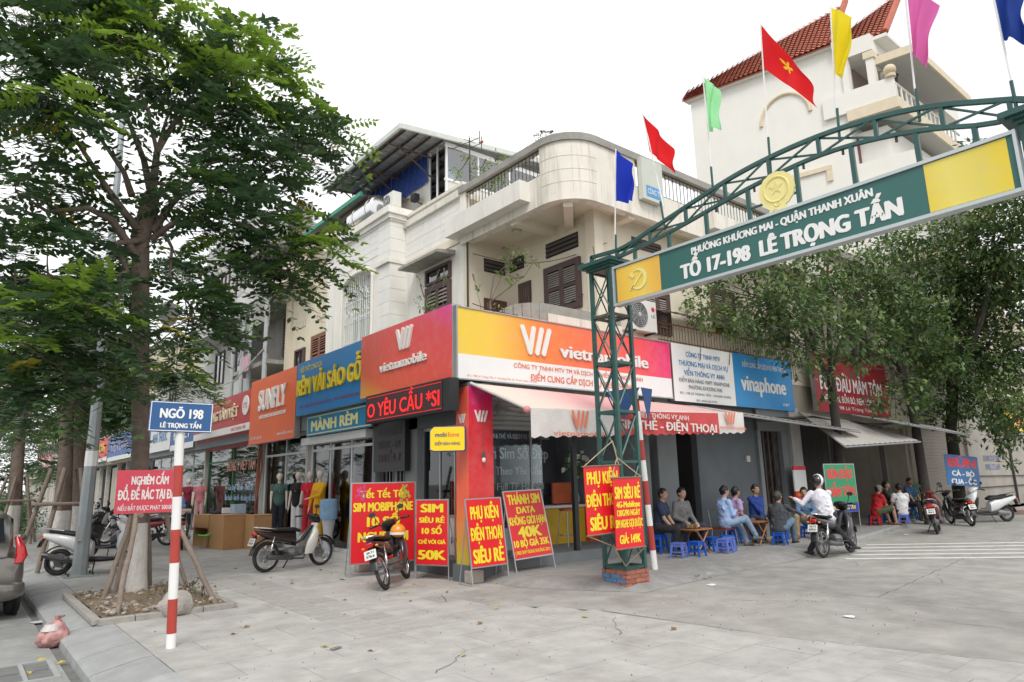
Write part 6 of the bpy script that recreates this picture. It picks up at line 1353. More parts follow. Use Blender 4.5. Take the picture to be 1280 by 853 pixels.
        P('shock_absorber',m,chrome); m=MB().ob((-.3,.1,.32),V((1,0,-.03)).normalized(),Z_,Y_,.3,.05,.02); P('chain_case',m,blkp)
        m=MB().tube([(-.5,.12,.8),(-.85,.09,.84),(-.9,0,.85),(-.85,-.09,.84),(-.5,-.12,.8)],.012,8); P('grab_rail',m,chrome); hz=.96; tx=-.88; tz_=.72
        m=MB().tube([(.02,-.24,.28),(.02,.24,.28)],.014,6).tube([(-.28,-.22,.34),(-.28,.22,.34)],.013,6); P('foot_rest',m,blkp)
    # rear mudguard, lamps, plate
    secs=[]
    for k in range(7):
        a=R(70+k*17); c=V((-wb+cos(a)*(r+.05),0,r+sin(a)*(r+.05))); d=(c-V((-wb,0,r))).normalized(); secs.append((c,Y_*.065,d*.012))
    P('rear_fender',MB().loft(secs,10),blkp)
    m=MB().loft([((tx,0,tz_),Y_*.07,Z_*.035),((tx-.04,0,tz_-.01),Y_*.06,Z_*.03)],12); P('tail_light',m,tail_r)
    for s in(-1,1): P('turn_signal',MB().ball((tx+.01,.11*s,tz_-.03),.025,.03,.02,8,6),amber)
    pp=V((tx-.06,0,tz_-.14)); pn=V((-.93,0,.37)).normalized(); pv_=V((.37,0,.93)).normalized()
    po=part('number_plate',MB().ob(pp,Y_,pv_,pn,.095,.07,.003),plate,t,False,False); 
    mb_=text('29-T1',pp+pn*.004+pv_*.032,-Y_,.035,.12,plt,po,0,.1,v=pv_); mb_=text(plate_text or '576.6',pp+pn*.004-pv_*.025,-Y_,.04,.13,plt,po,0,.1,v=pv_)
    P('plate_bracket',MB().ob(pp-pn*.03+pv_*.05,Y_,pv_,pn,.04,.09,.02),blkp,False)
    # bars, headlamp cowl, mirrors
    ang=steer; ca,sa=cos(ang),sin(ang); cx=hx+.02
    def H(x,y,z): return (cx+x*ca-y*sa,x*sa+y*ca,z)
    m=MB().tube([H(-.16,.34,hz+.03),H(-.1,.2,hz+.04),H(-.02,.06,hz),H(-.02,-.06,hz),H(-.1,-.2,hz+.04),H(-.16,-.34,hz+.03)],.011,8); P('handlebar',m,blkp)
    m=MB()
    for s in(-1,1): m.tube([H(-.11,.22*s,hz+.04),H(-.165,.35*s,hz+.03)],.018,8)
    P('grip',m,blkp)
    hb_=part('headlamp_cowl',MB().loft([(H(.13,0,hz-.05),V((-sa,ca,0))*.08,Z_*.06),(H(.06,0,hz-.01),V((-sa,ca,0))*.13,Z_*.085),(H(-.04,0,hz+.03),V((-sa,ca,0))*.12,Z_*.06),(H(-.1,0,hz+.05),V((-sa,ca,0))*.07,Z_*.03)],14),blkp if kind!='scooter' else pm,t,True,False)
    part('headlamp',MB().loft([(H(.125,0,hz-.05),V((-sa,ca,0))*.082,Z_*.055),(H(.155,0,hz-.06),V((-sa,ca,0))*.06,Z_*.04)],12),lensm,hb_,True,False)
    for s in(-1,1):
        mo=part('mirror',MB().loft([(H(-.1,.25*s,hz+.23),V((-sa,ca,0))*.055,Z_*.035),(H(-.125,.25*s,hz+.235),V((-sa,ca,0))*.06,Z_*.04)],12),blkp,t,True,False); part('mirror_stem',MB().tube([H(-.08,.17*s,hz+.04),H(-.09,.22*s,hz+.2)],.007,6),blkp,mo,True,False)
    P('side_stand',MB().tube([(-.02,.12,.25),(-.08,.26,.01)],.013,6),iron)
    return t
def radians_(d): return d*pi/180
moto('white and black light motorbike with spoked wheels parked side on before the mannequins',(5.44,13.67,0),.2,.0,(.03,.005,.008),'cub',side=(.03,.02,.02),shield=(.72,.71,.66),plate_text='347.18',steer=.1)
b=moto('dusty dark motorbike leaning in front of the wide red poster board',(5.84,10.25,0),.78,.3,(.03,.01,.012),'cub',side=(.05,.015,.02),shield=(.02,.02,.035),plate_text='576.6',steer=.45)
h=thing('helmet','orange and white open face helmet hung on the leaning motorbike','helmet',(6.0,10.55,.82))
m=MB().ball((6.0,10.55,.82),.13,.14,.12,16,10); part('shell',m,M('helmet_orange',(.8,.28,.02),.25,.04,coat=.5),h,True); m=MB().loft([((6.0,10.55,.76),X_*.136,Y_*.145),((6.0,10.55,.80),X_*.137,Y_*.147)],24,p=2); part('white_band',m,whitep,h,True)
moto('white and grey scooter with a red tail lamp parked behind the lamp post',(2.35,16.15,0),-.35,.05,(.68,.68,.68),'scooter',side=(.7,.7,.7),shield=(.3,.29,.28),plate_text='118.42',steer=.3)
g_='motorbikes parked in front of the far shops'
moto('red motorbike seen from behind beside the pile of tan boxes',(5.1,20.9,0),1.35,.1,(.4,.01,.02),'cub',shield=(.05,.05,.06),group=g_,steer=-.4)
moto('dark motorbike facing the shops just left of the red one',(4.5,22.6,0),2.6,.1,(.25,.02,.02),'sport',group=g_,spoked=False)
moto('silver blue motorbike parked further down the row',(4.4,24.6,0),2.7,.1,(.3,.32,.38),'cub',group=g_)
moto('black scooter with a white bag hung at the front, behind the stakes',(3.2,19.6,0),2.3,.08,(.03,.03,.035),'scooter',group=g_)
moto('grey motorbike nearest the second tree',(4.0,28.5,0),.3,.08,(.3,.3,.3),'cub',group=g_); moto('white scooter far down the row of motorbikes',(4.4,33,0),.4,.08,(.6,.6,.6),'scooter',group=g_)
moto('black motorbike with a lit red tail lamp carrying the rider in the white shirt',(14.02,6.93,0),.03,.02,(.02,.02,.022),'cub',side=(.02,.02,.022),shield=(.03,.03,.035),plate_text='659.6',spoked=False,steer=.1)
moto('maroon scooter nearest the kerb in the row of three',(20.75,7.45,0),.3,.1,(.16,.015,.02),'scooter',side=(.15,.012,.02),shield=(.03,.03,.03),plate_text='304.9',steer=.3)
moto('black motorbike with a white plate between the maroon and the white ones',(24.0,7.95,0),.75,.12,(.04,.01,.015),'cub',shield=(.02,.02,.02),plate_text='882.1',steer=.3,spoked=False)
moto('white sporty motorbike with its headlamp facing the road, rightmost of the parked row',(25.7,7.75,0),2.5,-.1,(.68,.7,.7),'scooter',side=(.68,.7,.7),shield=(.05,.05,.05),steer=-.2)
bg_=thing('shopping_bag','white and blue plastic bag hanging on the scooter behind the stakes','bag',(2.75,15.85,.5)); m=MB(); rr=random.Random(9)
m.loft([((2.8,15.85,.86),X_*.03,Y_*.02),((2.8,15.85,.72),X_*.12,Y_*.08),((2.82,15.85,.52),X_*.17,Y_*.12),((2.82,15.85,.42),X_*.12,Y_*.09)],12); part('bag_body',m,M('bag_white_blue',(.6,.66,.7),.5,.3,5),bg_,True)
cs=thing('child_seat','bright green curved plastic seat on a thin stand beside the boxes','seat',(5.55,20.2,0))
m=MB().loft([((5.3,20.2,.36),Y_*.1,Z_*.03),((5.5,20.2,.33),Y_*.13,Z_*.03),((5.68,20.2,.38),Y_*.12,Z_*.035),((5.74,20.2,.56),Y_*.1,X_*.03)],12); part('seat',m,M('lime_plastic',(.12,.5,.05),.4),cs,True); part('stand',MB().tube([(5.5,20.2,.33),(5.5,20.2,0)],.012,6),steel,cs)

# ---------------------------------------------------------------- car at the left edge
car=thing('parked_car','grey brown hatchback with red tail lamps parked in the street, cut by the left edge','car',(.12,14.4,-.19),0)
cp=M('car_paint',(.17,.16,.145),.3,.04,4,metal=.55,coat=.8); 
def sec(y,w,z0,z1,cut=1): return ((0,y,(z0+z1)/2),X_*w,Z_*((z1-z0)/2))
m=MB().loft([sec(-2.0,.70,.38,.72),sec(-1.93,.80,.28,.9),sec(-1.6,.84,.2,.98),sec(-1,.86,.19,1.0),sec(0,.87,.19,.99),sec(1.0,.86,.19,.96),sec(1.55,.82,.2,.86),sec(1.85,.74,.26,.76),sec(1.95,.6,.36,.66)],24,p=4.5); body=part('body',m,cp,car,True,False)
m=MB().loft([sec(-1.96,.6,.88,.93),sec(-1.8,.66,.88,1.14),sec(-1.5,.66,.88,1.42),sec(-1.0,.655,.88,1.53),sec(-.2,.65,.88,1.55),sec(.3,.63,.88,1.49),sec(.8,.62,.88,1.2),sec(1.15,.62,.88,.93)],24,p=4.5); part('roof_shell',m,cp,car,True,False)
gm_=M('car_glass',(.02,.025,.03),.08,.05,coat=1)
m=MB().prism([(-.55,-1.845,1.1),(.55,-1.845,1.1),(.52,-1.55,1.42),(-.52,-1.55,1.42)],(0,-.012,.006)); part('rear_window',m,gm_,car,False,False)
for s in(-1,1):
    m=MB().prism([(s*.668,-1.5,1.0),(s*.668,-.3,1.0),(s*.645,-.3,1.42),(s*.645,-1.25,1.4)],(s*.012,0,0)); part('side_window',m,gm_,car,False,False)
    m=MB().prism([(s*.668,-.22,1.0),(s*.668,.75,1.0),(s*.645,.25,1.4),(s*.645,-.22,1.42)],(s*.012,0,0)); part('side_window',m,gm_,car,False,False)
    lp=MB().loft([((s*.74,-1.93,.80),X_*.06,Y_*.05),((s*.77,-1.9,.9),X_*.075,Y_*.07),((s*.75,-1.86,1.02),X_*.06,Y_*.08),((s*.7,-1.78,1.16),X_*.035,Y_*.07)],12); part('tail_light',lp,tail_r,car,True,False)
    part('reflector',MB().ob((s*.62,-1.985,.5),X_,Z_,Y_,.05,.06,.012),tail_r,car,False,False); part('fog_lens',MB().ob((s*.62,-1.985,.6),X_,Z_,Y_,.05,.035,.012),lensm,car,False,False)
    part('wing_mirror',MB().ball((s*.9,.55,1.02),.09,.06,.07,10,8),cp,car,True,False); part('door_handle',MB().ob((s*.872,-.3,.85),Y_,Z_,X_,.08,.015,.012),chrome,car,False,False)
    for y in(-1.25,1.3):
        w=part('wheel',MB().torus((s*.76,y,.3),X_,.22,.085,28,10,1.15),rub,car,True,False); m=MB()
        m.cyl((s*.8,y,.3),(s*.84,y,.3),.06,n=12)
        for k in range(7): a=2*pi*k/7; c=V((0,cos(a),sin(a))); m.ob(V((s*.82,y,.3))+c*.11,c,X_,c.cross(X_),.09,.012,.018)
        m.torus((s*.82,y,.3),X_,.19,.015,24,6); part('rim',m,rimm,w,False,False)
        part('wheel_arch',MB().torus((s*.8,y,.3),X_,.33,.03,24,6),blkp,car,True,False)
part('bumper',MB().loft([((0,-2.06,.42),X_*.66,Z_*.1),((0,-2.0,.42),X_*.8,Z_*.15),((0,-1.85,.42),X_*.86,Z_*.16)],24,p=4),cp,car,True,False); part('number_plate',MB().ob((0,-2.03,.74),X_,Z_,Y_,.22,.06,.006),plate,car,False,False); part('wiper',MB().tube([(-.1,-1.88,1.08),(.3,-1.8,1.2)],.01,5),blkp,car,False,False)

# ---------------------------------------------------------------- people
def blob(name,caps,vox=.012,smooth=2):
    """one continuous skin grown over tapered limbs: caps = (p0, p1, r0, r1[, flatten])"""
    m=MB()
    for c in caps:
        p0,p1,r0,r1=V(c[0]),V(c[1]),c[2],c[3]; d=p1-p0; L=d.length
        if L<1e-5: m.ball(p0,r0,r0,r0,12,8); continue
        d.normalize(); pts=[];rs=[]
        for k in range(4): a=pi/2*k/4; pts.append(p0-d*r0*cos(a)); rs.append(max(.0015,r0*sin(a)))
        pts+= [p0,p1]; rs+=[r0,r1]
        for k in range(1,5): a=pi/2*k/4; pts.append(p1+d*r1*sin(a)); rs.append(max(.0015,r1*cos(a)))
        i0=len(m.v); m.tube(pts,rs,12)
        if len(c)>4:   # flatten: (axis vector, factor) about the line
            ax=V(c[4][0]).normalized(); f=c[4][1]
            for j in range(i0,len(m.v)):
                q=V(m.v[j]); k=(q-p0).dot(d); b=p0+d*k; e=q-b; q=q+ax*(e.dot(ax)*(f-1)); m.v[j]=tuple(q)
    me=m.mesh('tmp',skin0); o=bpy.data.objects.new('tmp',me); COL.objects.link(o)
    md=o.modifiers.new('r','REMESH'); md.mode='VOXEL'; md.voxel_size=vox; md.use_smooth_shade=True
    if smooth: ms=o.modifiers.new('s','SMOOTH'); ms.factor=.5; ms.iterations=smooth
    dg=bpy.context.evaluated_depsgraph_get(); out=bpy.data.meshes.new_from_object(o.evaluated_get(dg)); out.name=name; bpy.data.objects.remove(o); bpy.data.meshes.remove(me)
    out.materials.clear(); return out
skin0=M('skin_tan',(.42,.24,.16),.5,.05,8); skin1=M('skin_fair',(.5,.3,.21),.5,.05,8); hairb=M('black_hair',(.012,.011,.011),.5,.2,20)
def ik(a,b,l1,l2,pole):
    a=V(a);b=V(b);d=b-a;L=min(d.length,(l1+l2)*.999); dn=d.normalized(); b=a+dn*L
    x=(l1*l1-l2*l2+L*L)/(2*L); h=math.sqrt(max(0,l1*l1-x*x)); p=V(pole); p=(p-dn*p.dot(dn)); p=p.normalized() if p.length>1e-4 else dn.orthogonal()
    return a+dn*x+p*h,b
def person(label,loc,face,seat,hands,feet,lean=.12,side=0,shirt=(.5,.5,.5),pants=(.03,.03,.05),sleeve=1,short=False,skin=None,hair=True,cap=None,headturn=0,headtilt=0,shoe=(.05,.05,.05),stool_h=None,scale=1,knee_out=.3,helmet=None,hairmat=None,collar=None,nopose=False,twist=0):
    """local frame: x = facing direction, y = left, z up, hips at (0,0,seat+.1)"""
    t=thing('person',label,'person',loc,face); skin=skin or skin0; hip=V((0,0,seat+.09)); k_=scale
    up=V((sin(lean),sin(side),cos(lean))).normalized(); fw=V((cos(lean),0,-sin(lean))); lf=V((0,1,0)); lf=(lf*cos(twist)-fw*sin(twist)); 
    chest=hip+up*.34; neck=hip+up*.5; sh=[neck-up*.045+lf*s*.165 for s in(1,-1)]
    hd=neck+up*.045+Z_*.12+fw*.03; hf=V((cos(headturn),sin(headturn),-sin(headtilt))).normalized(); hl=Z_.cross(hf).normalized(); hu=hf.cross(hl)
    ax=(lf,1.0)
    caps=[(hip,hip+up*.12,.115,.11,(lf,1.28)),(hip+up*.12,chest,.105,.118,(lf,1.35)),(chest,neck-up*.06,.118,.085,(lf,1.42)),(neck-up*.06,hd-hu*.05,.056,.052),
      (hd+hu*.035-hf*.01,hd+hu*.02-hf*.012,.088,.086),(hd+hu*.02+hf*.01,hd-hu*.04+hf*.024,.078,.06),(hd-hu*.04+hf*.028,hd-hu*.066+hf*.046,.052,.036),
      (hd+hf*.078+hu*.02,hd+hf*.1-hu*.018,.01,.017),(hd+hf*.082-hu*.045-hl*.012,hd+hf*.082-hu*.045+hl*.012,.012,.012),(hd+hf*.07+hu*.035-hl*.03,hd+hf*.07+hu*.035+hl*.03,.018,.018)]
    for s in(1,-1): caps.append((hd+hl*s*.08+hu*.012,hd+hl*s*.088-hu*.012-hf*.01,.02,.014))
    arms=[];legs=[]
    for i,s in enumerate((1,-1)):
        h=V(hands[i]); e,h=ik(sh[i],h,.28,.25,V((-.35,s*.5,-1))); arms.append((sh[i],e,h))
        caps+=[(sh[i],e,.05,.038),(e,e.lerp(h,.35),.038,.037),(e.lerp(h,.35),h,.037,.025)]
        d=(h-e).normalized(); pn=Z_.cross(d); pn=pn.normalized() if pn.length>.1 else lf; dn=d.cross(pn)
        pc=h+d*.05; caps.append((h,h+d*.075,.026,.03,(dn,.6)))
        for q in range(4):
            o_=pn*(.026-.0175*q); b0=h+d*.085+o_; L_=[.062,.072,.068,.052][q]; c1=b0+d*L_*.5-dn*.008*(1 if dn.z>0 else -1); c2=c1+d*L_*.4-dn*.022*(1 if dn.z>0 else -1); caps+=[(b0-d*.02,b0,.0105,.01),(b0,c1,.01,.009),(c1,c2,.009,.0075)]
        tb=h+d*.03+pn*s*.03; caps.append((tb,tb+d*.04+pn*s*.022,.012,.0095))
        hj=hip+lf*s*.09-Z_*.0; fpt=V(feet[i]); ank=fpt+Z_*.085; kn,ank=ik(hj,ank,.43,.42,V((1,s*knee_out,1.2))); legs.append((hj,kn,ank,fpt))
        caps+=[(hj,kn,.085,.056),(kn,kn.lerp(ank,.35),.055,.053),(kn.lerp(ank,.35),ank,.053,.036)]
        fd=V((kn-hj).to_tuple()); fd.z=0; fd=fd.normalized() if fd.length>.05 else X_; caps+=[(ank-Z_*.035-fd*.03,ank-Z_*.052+fd*.13,.034,.026)]
    if scale!=1: caps=[tuple([V(c[0])*scale,V(c[1])*scale,c[2]*scale,c[3]*scale]+list(c[4:])) for c in caps]
    me=blob('body',caps,.0115); me.materials.append(skin); b=link('body',me,t)
    sc=lambda v:V(v)*scale
    def cloth(name,cc,col,vox=.015):
        cc=[tuple([V(c[0])*scale,V(c[1])*scale,c[2]*scale,c[3]*scale]+list(c[4:])) for c in cc]
        me=blob(name,cc,vox,2); me.materials.append(M('cloth_%02d_%02d_%02d'%tuple(int(x*99) for x in col),col,.85,.2,6,bump=1,bscale=13)); return link(name,me,t)
    rr=random.Random(len(label)); cc=[(hip-up*.03,hip+up*.12,.135,.128,(lf,1.3)),(hip+up*.12,chest,.125,.134,(lf,1.36)),(chest,neck-up*.055,.134,.09,(lf,1.45)),(neck-up*.03,neck+up*.0,.066,.062)]
    for k in range(9): a=rr.uniform(-1,1); z=rr.uniform(.02,.4); cc.append((hip+up*z+fw*.112+lf*a*.12,hip+up*(z+rr.uniform(-.06,.1))+fw*.115+lf*(a*.12+rr.uniform(-.1,.1)),.026,.018)); cc.append((hip+up*z-fw*.112+lf*a*.12,hip+up*(z+rr.uniform(-.06,.1))-fw*.09-fw*.02+lf*(a*.1+rr.uniform(-.1,.1)),.026,.018))
    for (s_,e,h) in arms:
        if sleeve>=1: cc+=[(s_,e,.062,.055),(e,h.lerp(e,.08),.057,.042),(e+(e-s_).normalized()*.005,e.lerp(h,.2),.06,.05)]
        elif sleeve>0: cc+=[(s_,s_.lerp(e,.62),.072,.068)]
    cloth('shirt',cc,shirt)
    cc=[(hip,hip+up*.06,.128,.12,(lf,1.32))]
    for (hj,kn,ank,f) in legs:
        if short: cc+=[(hj,hj.lerp(kn,.85),.105,.092)]
        else: cc+=[(hj,kn,.1,.075),(kn,ank+Z_*.01,.074,.056),(kn-(ank-kn).normalized()*.02,kn.lerp(ank,.3),.07,.066)]
    cloth('trousers',cc,pants)
    sm_=M('shoe_%02d%02d%02d'%tuple(int(x*99) for x in shoe),shoe,.5,.1)
    for (hj,kn,ank,f) in legs:
        fd=kn-hj; fd.z=0; fd=fd.normalized() if fd.length>.05 else X_; sd_=Z_.cross(fd); a=ank*scale
        m=MB().loft([(a-fd*.075-Z_*.05,sd_*.03,Z_*.03),(a-fd*.03-Z_*.035,sd_*.042,Z_*.05),(a+fd*.06-Z_*.05,sd_*.046,Z_*.036),(a+fd*.15-Z_*.062,sd_*.04,Z_*.024),(a+fd*.185-Z_*.066,sd_*.02,Z_*.015)],12); part('shoe',m,sm_,t,True,False)
    hd=hd*scale
    if helmet:
        hm=part('helmet',MB().ball(hd+hu*.045-hf*.012,.122,.125,.115,18,12),M('helmet_black',(.02,.02,.022),.15,.05,coat=.8),t,True,False); part('stripe',MB().torus(hd+hu*.05-hf*.012,hl,.117,.012,28,6,2.5),whitep,hm,True,False); part('visor',MB().loft([(hd+hu*.07+hf*.09,hl*.09,hu*.012),(hd+hu*.055+hf*.16,hl*.06,hu*.006)],12),blkp,hm,True,False)
    elif cap:
        m=MB().ball(hd+hu*.055-hf*.005,.102,.102,.08,16,10); cpp=part('cap',m,M('cap_cloth',cap,.85),t,True,False); part('cap_peak',MB().loft([(hd+hu*.05+hf*.085,hl*.07,hu*.01),(hd+hu*.035+hf*.16,hl*.045,hu*.006)],12),MATS['cap_cloth'],cpp,True,False)
    if hair and not helmet:
        hm_=hairmat or hairb; cc=[(hd+hu*.045-hf*.015,hd+hu*.035-hf*.03,.089,.088),(hd-hu*.02-hf*.04,hd+hu*.03-hf*.045,.062,.078),(hd+hu*.09+hf*.035,hd+hu*.08-hf*.01,.04,.07)]+[(hd+hl*s*.062+hu*.05+hf*.02,hd+hl*s*.06+hu*.0-hf*.03,.034,.034) for s in(1,-1)]
        if cap: cc=cc[1:2]
        if not cap:
            for k in range(7): a=rr.uniform(-1,1); cc.append((hd+hu*.09+hl*a*.04,hd+hu*(.115+rr.uniform(0,.012))+hf*rr.uniform(-.02,.07)+hl*a*.05,.03,.012))
        me=blob('hair',[c for c in cc],.012,1); me.materials.append(hm_); link('hair',me,t)
    for s in(1,-1): 
        e=hd+hf*.082+hu*.018+hl*s*.031; eo=part('eye',MB().ball(e,.0105,.0105,.008,8,6),M('eye_white',(.55,.52,.5),.3),t,True,False); part('pupil',MB().ball(e+hf*.0055,.0058,.0058,.0058,8,6),blkp,eo,True,False); part('eyebrow',MB().tube([e+hu*.02-hl*.016+hf*.006,e+hu*.025+hf*.006,e+hu*.019+hl*.016+hf*.003],.0035,5),hairb,t,False,False)
    part('mouth',MB().tube([hd+hf*.093-hu*.045-hl*.02,hd+hf*.097-hu*.046,hd+hf*.093-hu*.045+hl*.02],.0042,6),M('lip',(.35,.13,.11),.5),t,True,False)
    return t
Q=.1
# table 1: two men
person('man in a dark top glimpsed beside the red and white pole at the first table',(11.35,9.25,Q),-1.2,.42,[(.3,.12,.5),(.3,-.1,.5)],[(.35,.15,0),(.32,-.14,0)],shirt=(.02,.03,.07),pants=(.02,.02,.025),sleeve=.6,headturn=-.2,lean=.15)
person('man in a grey button sweater facing the road behind the folding table',(12.05,9.25,Q),-1.75,.42,[(.28,.16,.58),(.27,-.12,.6)],[(.3,.22,0),(.25,-.2,0)],shirt=(.16,.16,.165),pants=(.03,.04,.08),lean=.1,skin=skin1,headturn=.15)
person('man in a light blue shirt and jeans sitting cross legged by the dark wall',(13.2,8.95,Q),-.35,.42,[(.27,.06,.72),(.28,-.02,.76)],[(.55,.02,.0),(.62,-.2,.14)],shirt=(.33,.46,.72),pants=(.22,.3,.42),lean=.03,skin=skin1,headturn=-.1,headtilt=.1,shoe=(.12,.12,.12),sleeve=1)
person('man in a lilac polo shirt with his hand raised to his mouth',(13.95,9.25,Q),-.45,.4,[(.15,.08,1.0),(.3,-.1,.56)],[(.6,.1,0),(.55,-.14,0)],shirt=(.42,.3,.5),pants=(.08,.08,.09),sleeve=.6,lean=.2,headturn=.1,shoe=(.1,.1,.1))
person('man in a bright blue sweater behind the group by the folding gate',(15.0,9.3,Q),-1.9,.42,[(.26,-.06,.5),(.26,.06,.54)],[(.4,.15,0),(.4,-.15,0)],shirt=(.01,.04,.22),pants=(.05,.05,.06),lean=.06,headturn=.2)
person('balding man in a dark grey jacket seen from behind on a low stool',(14.35,8.35,Q),.25,.28,[(.45,.2,.62),(.6,-.16,.72)],[(.5,.12,0),(.52,-.16,0)],shirt=(.055,.06,.07),pants=(.12,.18,.26),lean=.18,headturn=-.25,hairmat=M('grey_stubble',(.06,.05,.045),.7),shoe=(.03,.03,.03))
person('man in a blue shirt and khaki trousers facing the grey jacket man',(16.35,8.75,Q),-2.75,.34,[(.4,.1,.55),(.42,-.05,.58)],[(.5,.13,0),(.48,-.2,0)],shirt=(.12,.2,.33),pants=(.3,.22,.13),lean=.22,sleeve=1,headturn=.1,shoe=(.2,.08,.04))
person('rider in a white shirt and black helmet sitting on the stopped motorbike',(13.78,6.95,0),.35,.7,[(.15,.62,1.12),(.42,.32,1.06)],[(.45,-.42,.02),(-.05,.38,.02)],shirt=(.7,.7,.76),pants=(.012,.014,.03),lean=.12,side=.22,helmet=True,headturn=.9,headtilt=.15,shoe=(.02,.02,.02),knee_out=.5)
person('man in a red tee shirt, grey cap and green shorts on a red stool',(21.2,9.2,Q),-.5,.3,[(.42,.1,.5),(.44,-.02,.48)],[(.5,.12,0),(.46,-.2,0)],shirt=(.5,.02,.03),pants=(.06,.09,.04),sleeve=.6,short=True,cap=(.3,.3,.3),lean=.25,headtilt=.1,shoe=(.15,.06,.03))
person('man in a dark olive shirt behind the man in red',(22.3,9.35,Q),-1.2,.38,[(.3,.12,.48),(.32,-.12,.46)],[(.4,.1,0),(.4,-.15,0)],shirt=(.04,.05,.035),pants=(.04,.04,.05),sleeve=.6,headtilt=-.2,lean=.05)
person('person in a white tee shirt sitting with their back to the road',(21.9,8.75,Q),.6,.3,[(.3,.18,.45),(.38,-.1,.5)],[(.42,.16,0),(.42,-.16,0)],shirt=(.62,.63,.64),pants=(.03,.03,.07),sleeve=.6,lean=.12,headtilt=.3)
person('smiling man in a blue checked shirt facing the road at the second food stall',(24.0,9.3,Q),-1.9,.45,[(.28,.14,.5),(.3,-.14,.5)],[(.4,.14,0),(.4,-.14,0)],shirt=(.05,.12,.24),pants=(.03,.03,.05),sleeve=.6,lean=.05,skin=skin0)
person('person in a light blue shirt standing among the far motorbikes behind the striped pole',(5.3,22.5,0),-2.3,.82,[(.3,.12,1.05),(.3,-.12,1.05)],[(.05,.12,0),(.0,-.12,0)],shirt=(.2,.32,.6),pants=(.04,.05,.08),lean=.25,headtilt=.4,knee_out=.05)
person('woman in a dark red top standing in the gloom of the open shophouse',(22.8,11.2,.11),-1.6,.8,[(.25,.15,1.0),(.25,-.15,1.0)],[(.05,.1,0),(.0,-.1,0)],shirt=(.3,.02,.04),pants=(.02,.03,.08),lean=.05,knee_out=.05)

# ---------------------------------------------------------------- stools, tables, chairs
def stool_meshes(col,key):
    mt=M('plastic_'+key,col,.4,.05,4,transl=.1); h=.28
    m=MB().box(-.115,.115,-.115,.115,h-.012,h).box(-.12,.12,-.12,.12,h-.02,h-.0125); seat=m.mesh('seat',mt)
    m=MB(); m.prism([(.075,.075,h-.02),(.115,.075,h-.02),(.115,.115,h-.02),(.075,.115,h-.02)],(.0,.0,-.005)); 
    q=[(.07,.095,h-.02),(.11,.11,h-.02),(.095,.07,h-.02)]
    m=MB().loft([((.093,.093,h-.02),X_*.022,Y_*.022),((.125,.125,.0),X_*.016,Y_*.016)],8,p=8); leg=m.mesh('leg',mt)
    m=MB()
    for k in range(4):
        a=k*pi/2; d=V((cos(a),sin(a),0)); s=V((-sin(a),cos(a),0)); m.ob(d*.1+Z_*(h-.045),s,Z_,d,.085,.028,.004); m.ob(d*.112+Z_*.11,s,Z_,d,.1,.012,.004)
    apron=m.mesh('apron',mt); return seat,leg,apron
SM={'blue':stool_meshes((.01,.11,.55),'blue'),'pale blue':stool_meshes((.13,.2,.62),'violet_blue'),'red':stool_meshes((.5,.03,.02),'red')}
def stool(col,x,y,z,rot,label,tall=1):
    t=thing('plastic_stool',label,'stool',(x,y,z),rot,'low plastic stools on the alley pavement'); s,l,a=SM[col]; link('seat',s,t); link('apron',a,t)
    for k in range(4): o=link('leg',l,t); o.rotation_euler=(0,0,k*pi/2)
    t.scale=(tall**.3,tall**.3,tall); return t
for a in [('pale blue',10.95,8.5,Q,.3,'pale violet blue stool, the left one of the pair before the first folding table'),('blue',11.38,8.4,Q,.1,'deep blue stool beside the pale one before the first folding table'),('pale blue',12.15,8.3,Q,.2,'pale violet blue stool nearest the road in the cluster of four'),('pale blue',12.55,8.45,Q,.5,'pale violet blue stool to the right in the cluster of four'),('blue',12.35,8.75,Q,.1,'deep blue stool at the back left of the cluster of four'),('blue',12.9,8.72,Q,.2,'deep blue stool at the back right of the cluster of four'),('blue',14.3,8.33,Q,.2,'deep blue stool under the man in the grey jacket'),('blue',16.3,8.75,Q,.2,'deep blue stool under the man in khaki trousers'),('red',21.1,9.2,Q,.2,'red stool under the man in the grey cap'),('blue',22.3,9.35,Q,.2,'blue stool under the man in the olive shirt'),('pale blue',21.85,8.72,Q,.2,'pale blue stool under the person in the white tee shirt'),('blue',24,9.32,Q,.2,'blue stool under the man in the checked shirt',1.4),('blue',15.6,9.0,Q,.6,'blue stool half hidden behind the rider'),('blue',21.7,9.5,Q,.1,'blue stool behind the man in red')]: stool(*a)
def folding_table(x,y,z,label,h=.48,r=.4):
    t=thing('folding_table',label,'table',(x,y,z)); wm=M('varnished_wood',(.42,.17,.05),.35,.2,6)
    for k in range(6): part('slat',MB().box(x-r/2-.1,x+r/2+.1,y-.24+k*.082,y-.24+k*.082+.074,z+h-.02,z+h),wm,t)
    for s in(-1,1): part('leg',MB().tube([(x+s*.2,y-.2,z),(x-s*.2,y-.2,z+h-.02)],.016,5),wm,t); part('leg',MB().tube([(x+s*.2,y+.2,z),(x-s*.2,y+.2,z+h-.02)],.016,5),wm,t)
    part('cross_bar',MB().tube([(x-.2,y-.2,z+h-.04),(x-.2,y+.2,z+h-.04)],.012,5).tube([(x+.2,y-.2,z+h-.04),(x+.2,y+.2,z+h-.04)],.012,5),wm,t); return t
folding_table(11.85,8.78,Q,'small wooden folding table with a tray of cups before the man in grey'); folding_table(14.2,8.85,Q,'small wooden folding table between the lilac shirt and the grey jacket men',.5,.3); folding_table(22.3,9.0,Q,'small wooden folding table among the diners at the second stall',.45,.3)
s=thing('tea_tray','dark tray with small glasses on the first folding table','tray',(11.85,8.78,.58)); part('tray',MB().cyl((11.8,8.78,.582),(11.8,8.78,.595),.16,n=20),blkp,s)
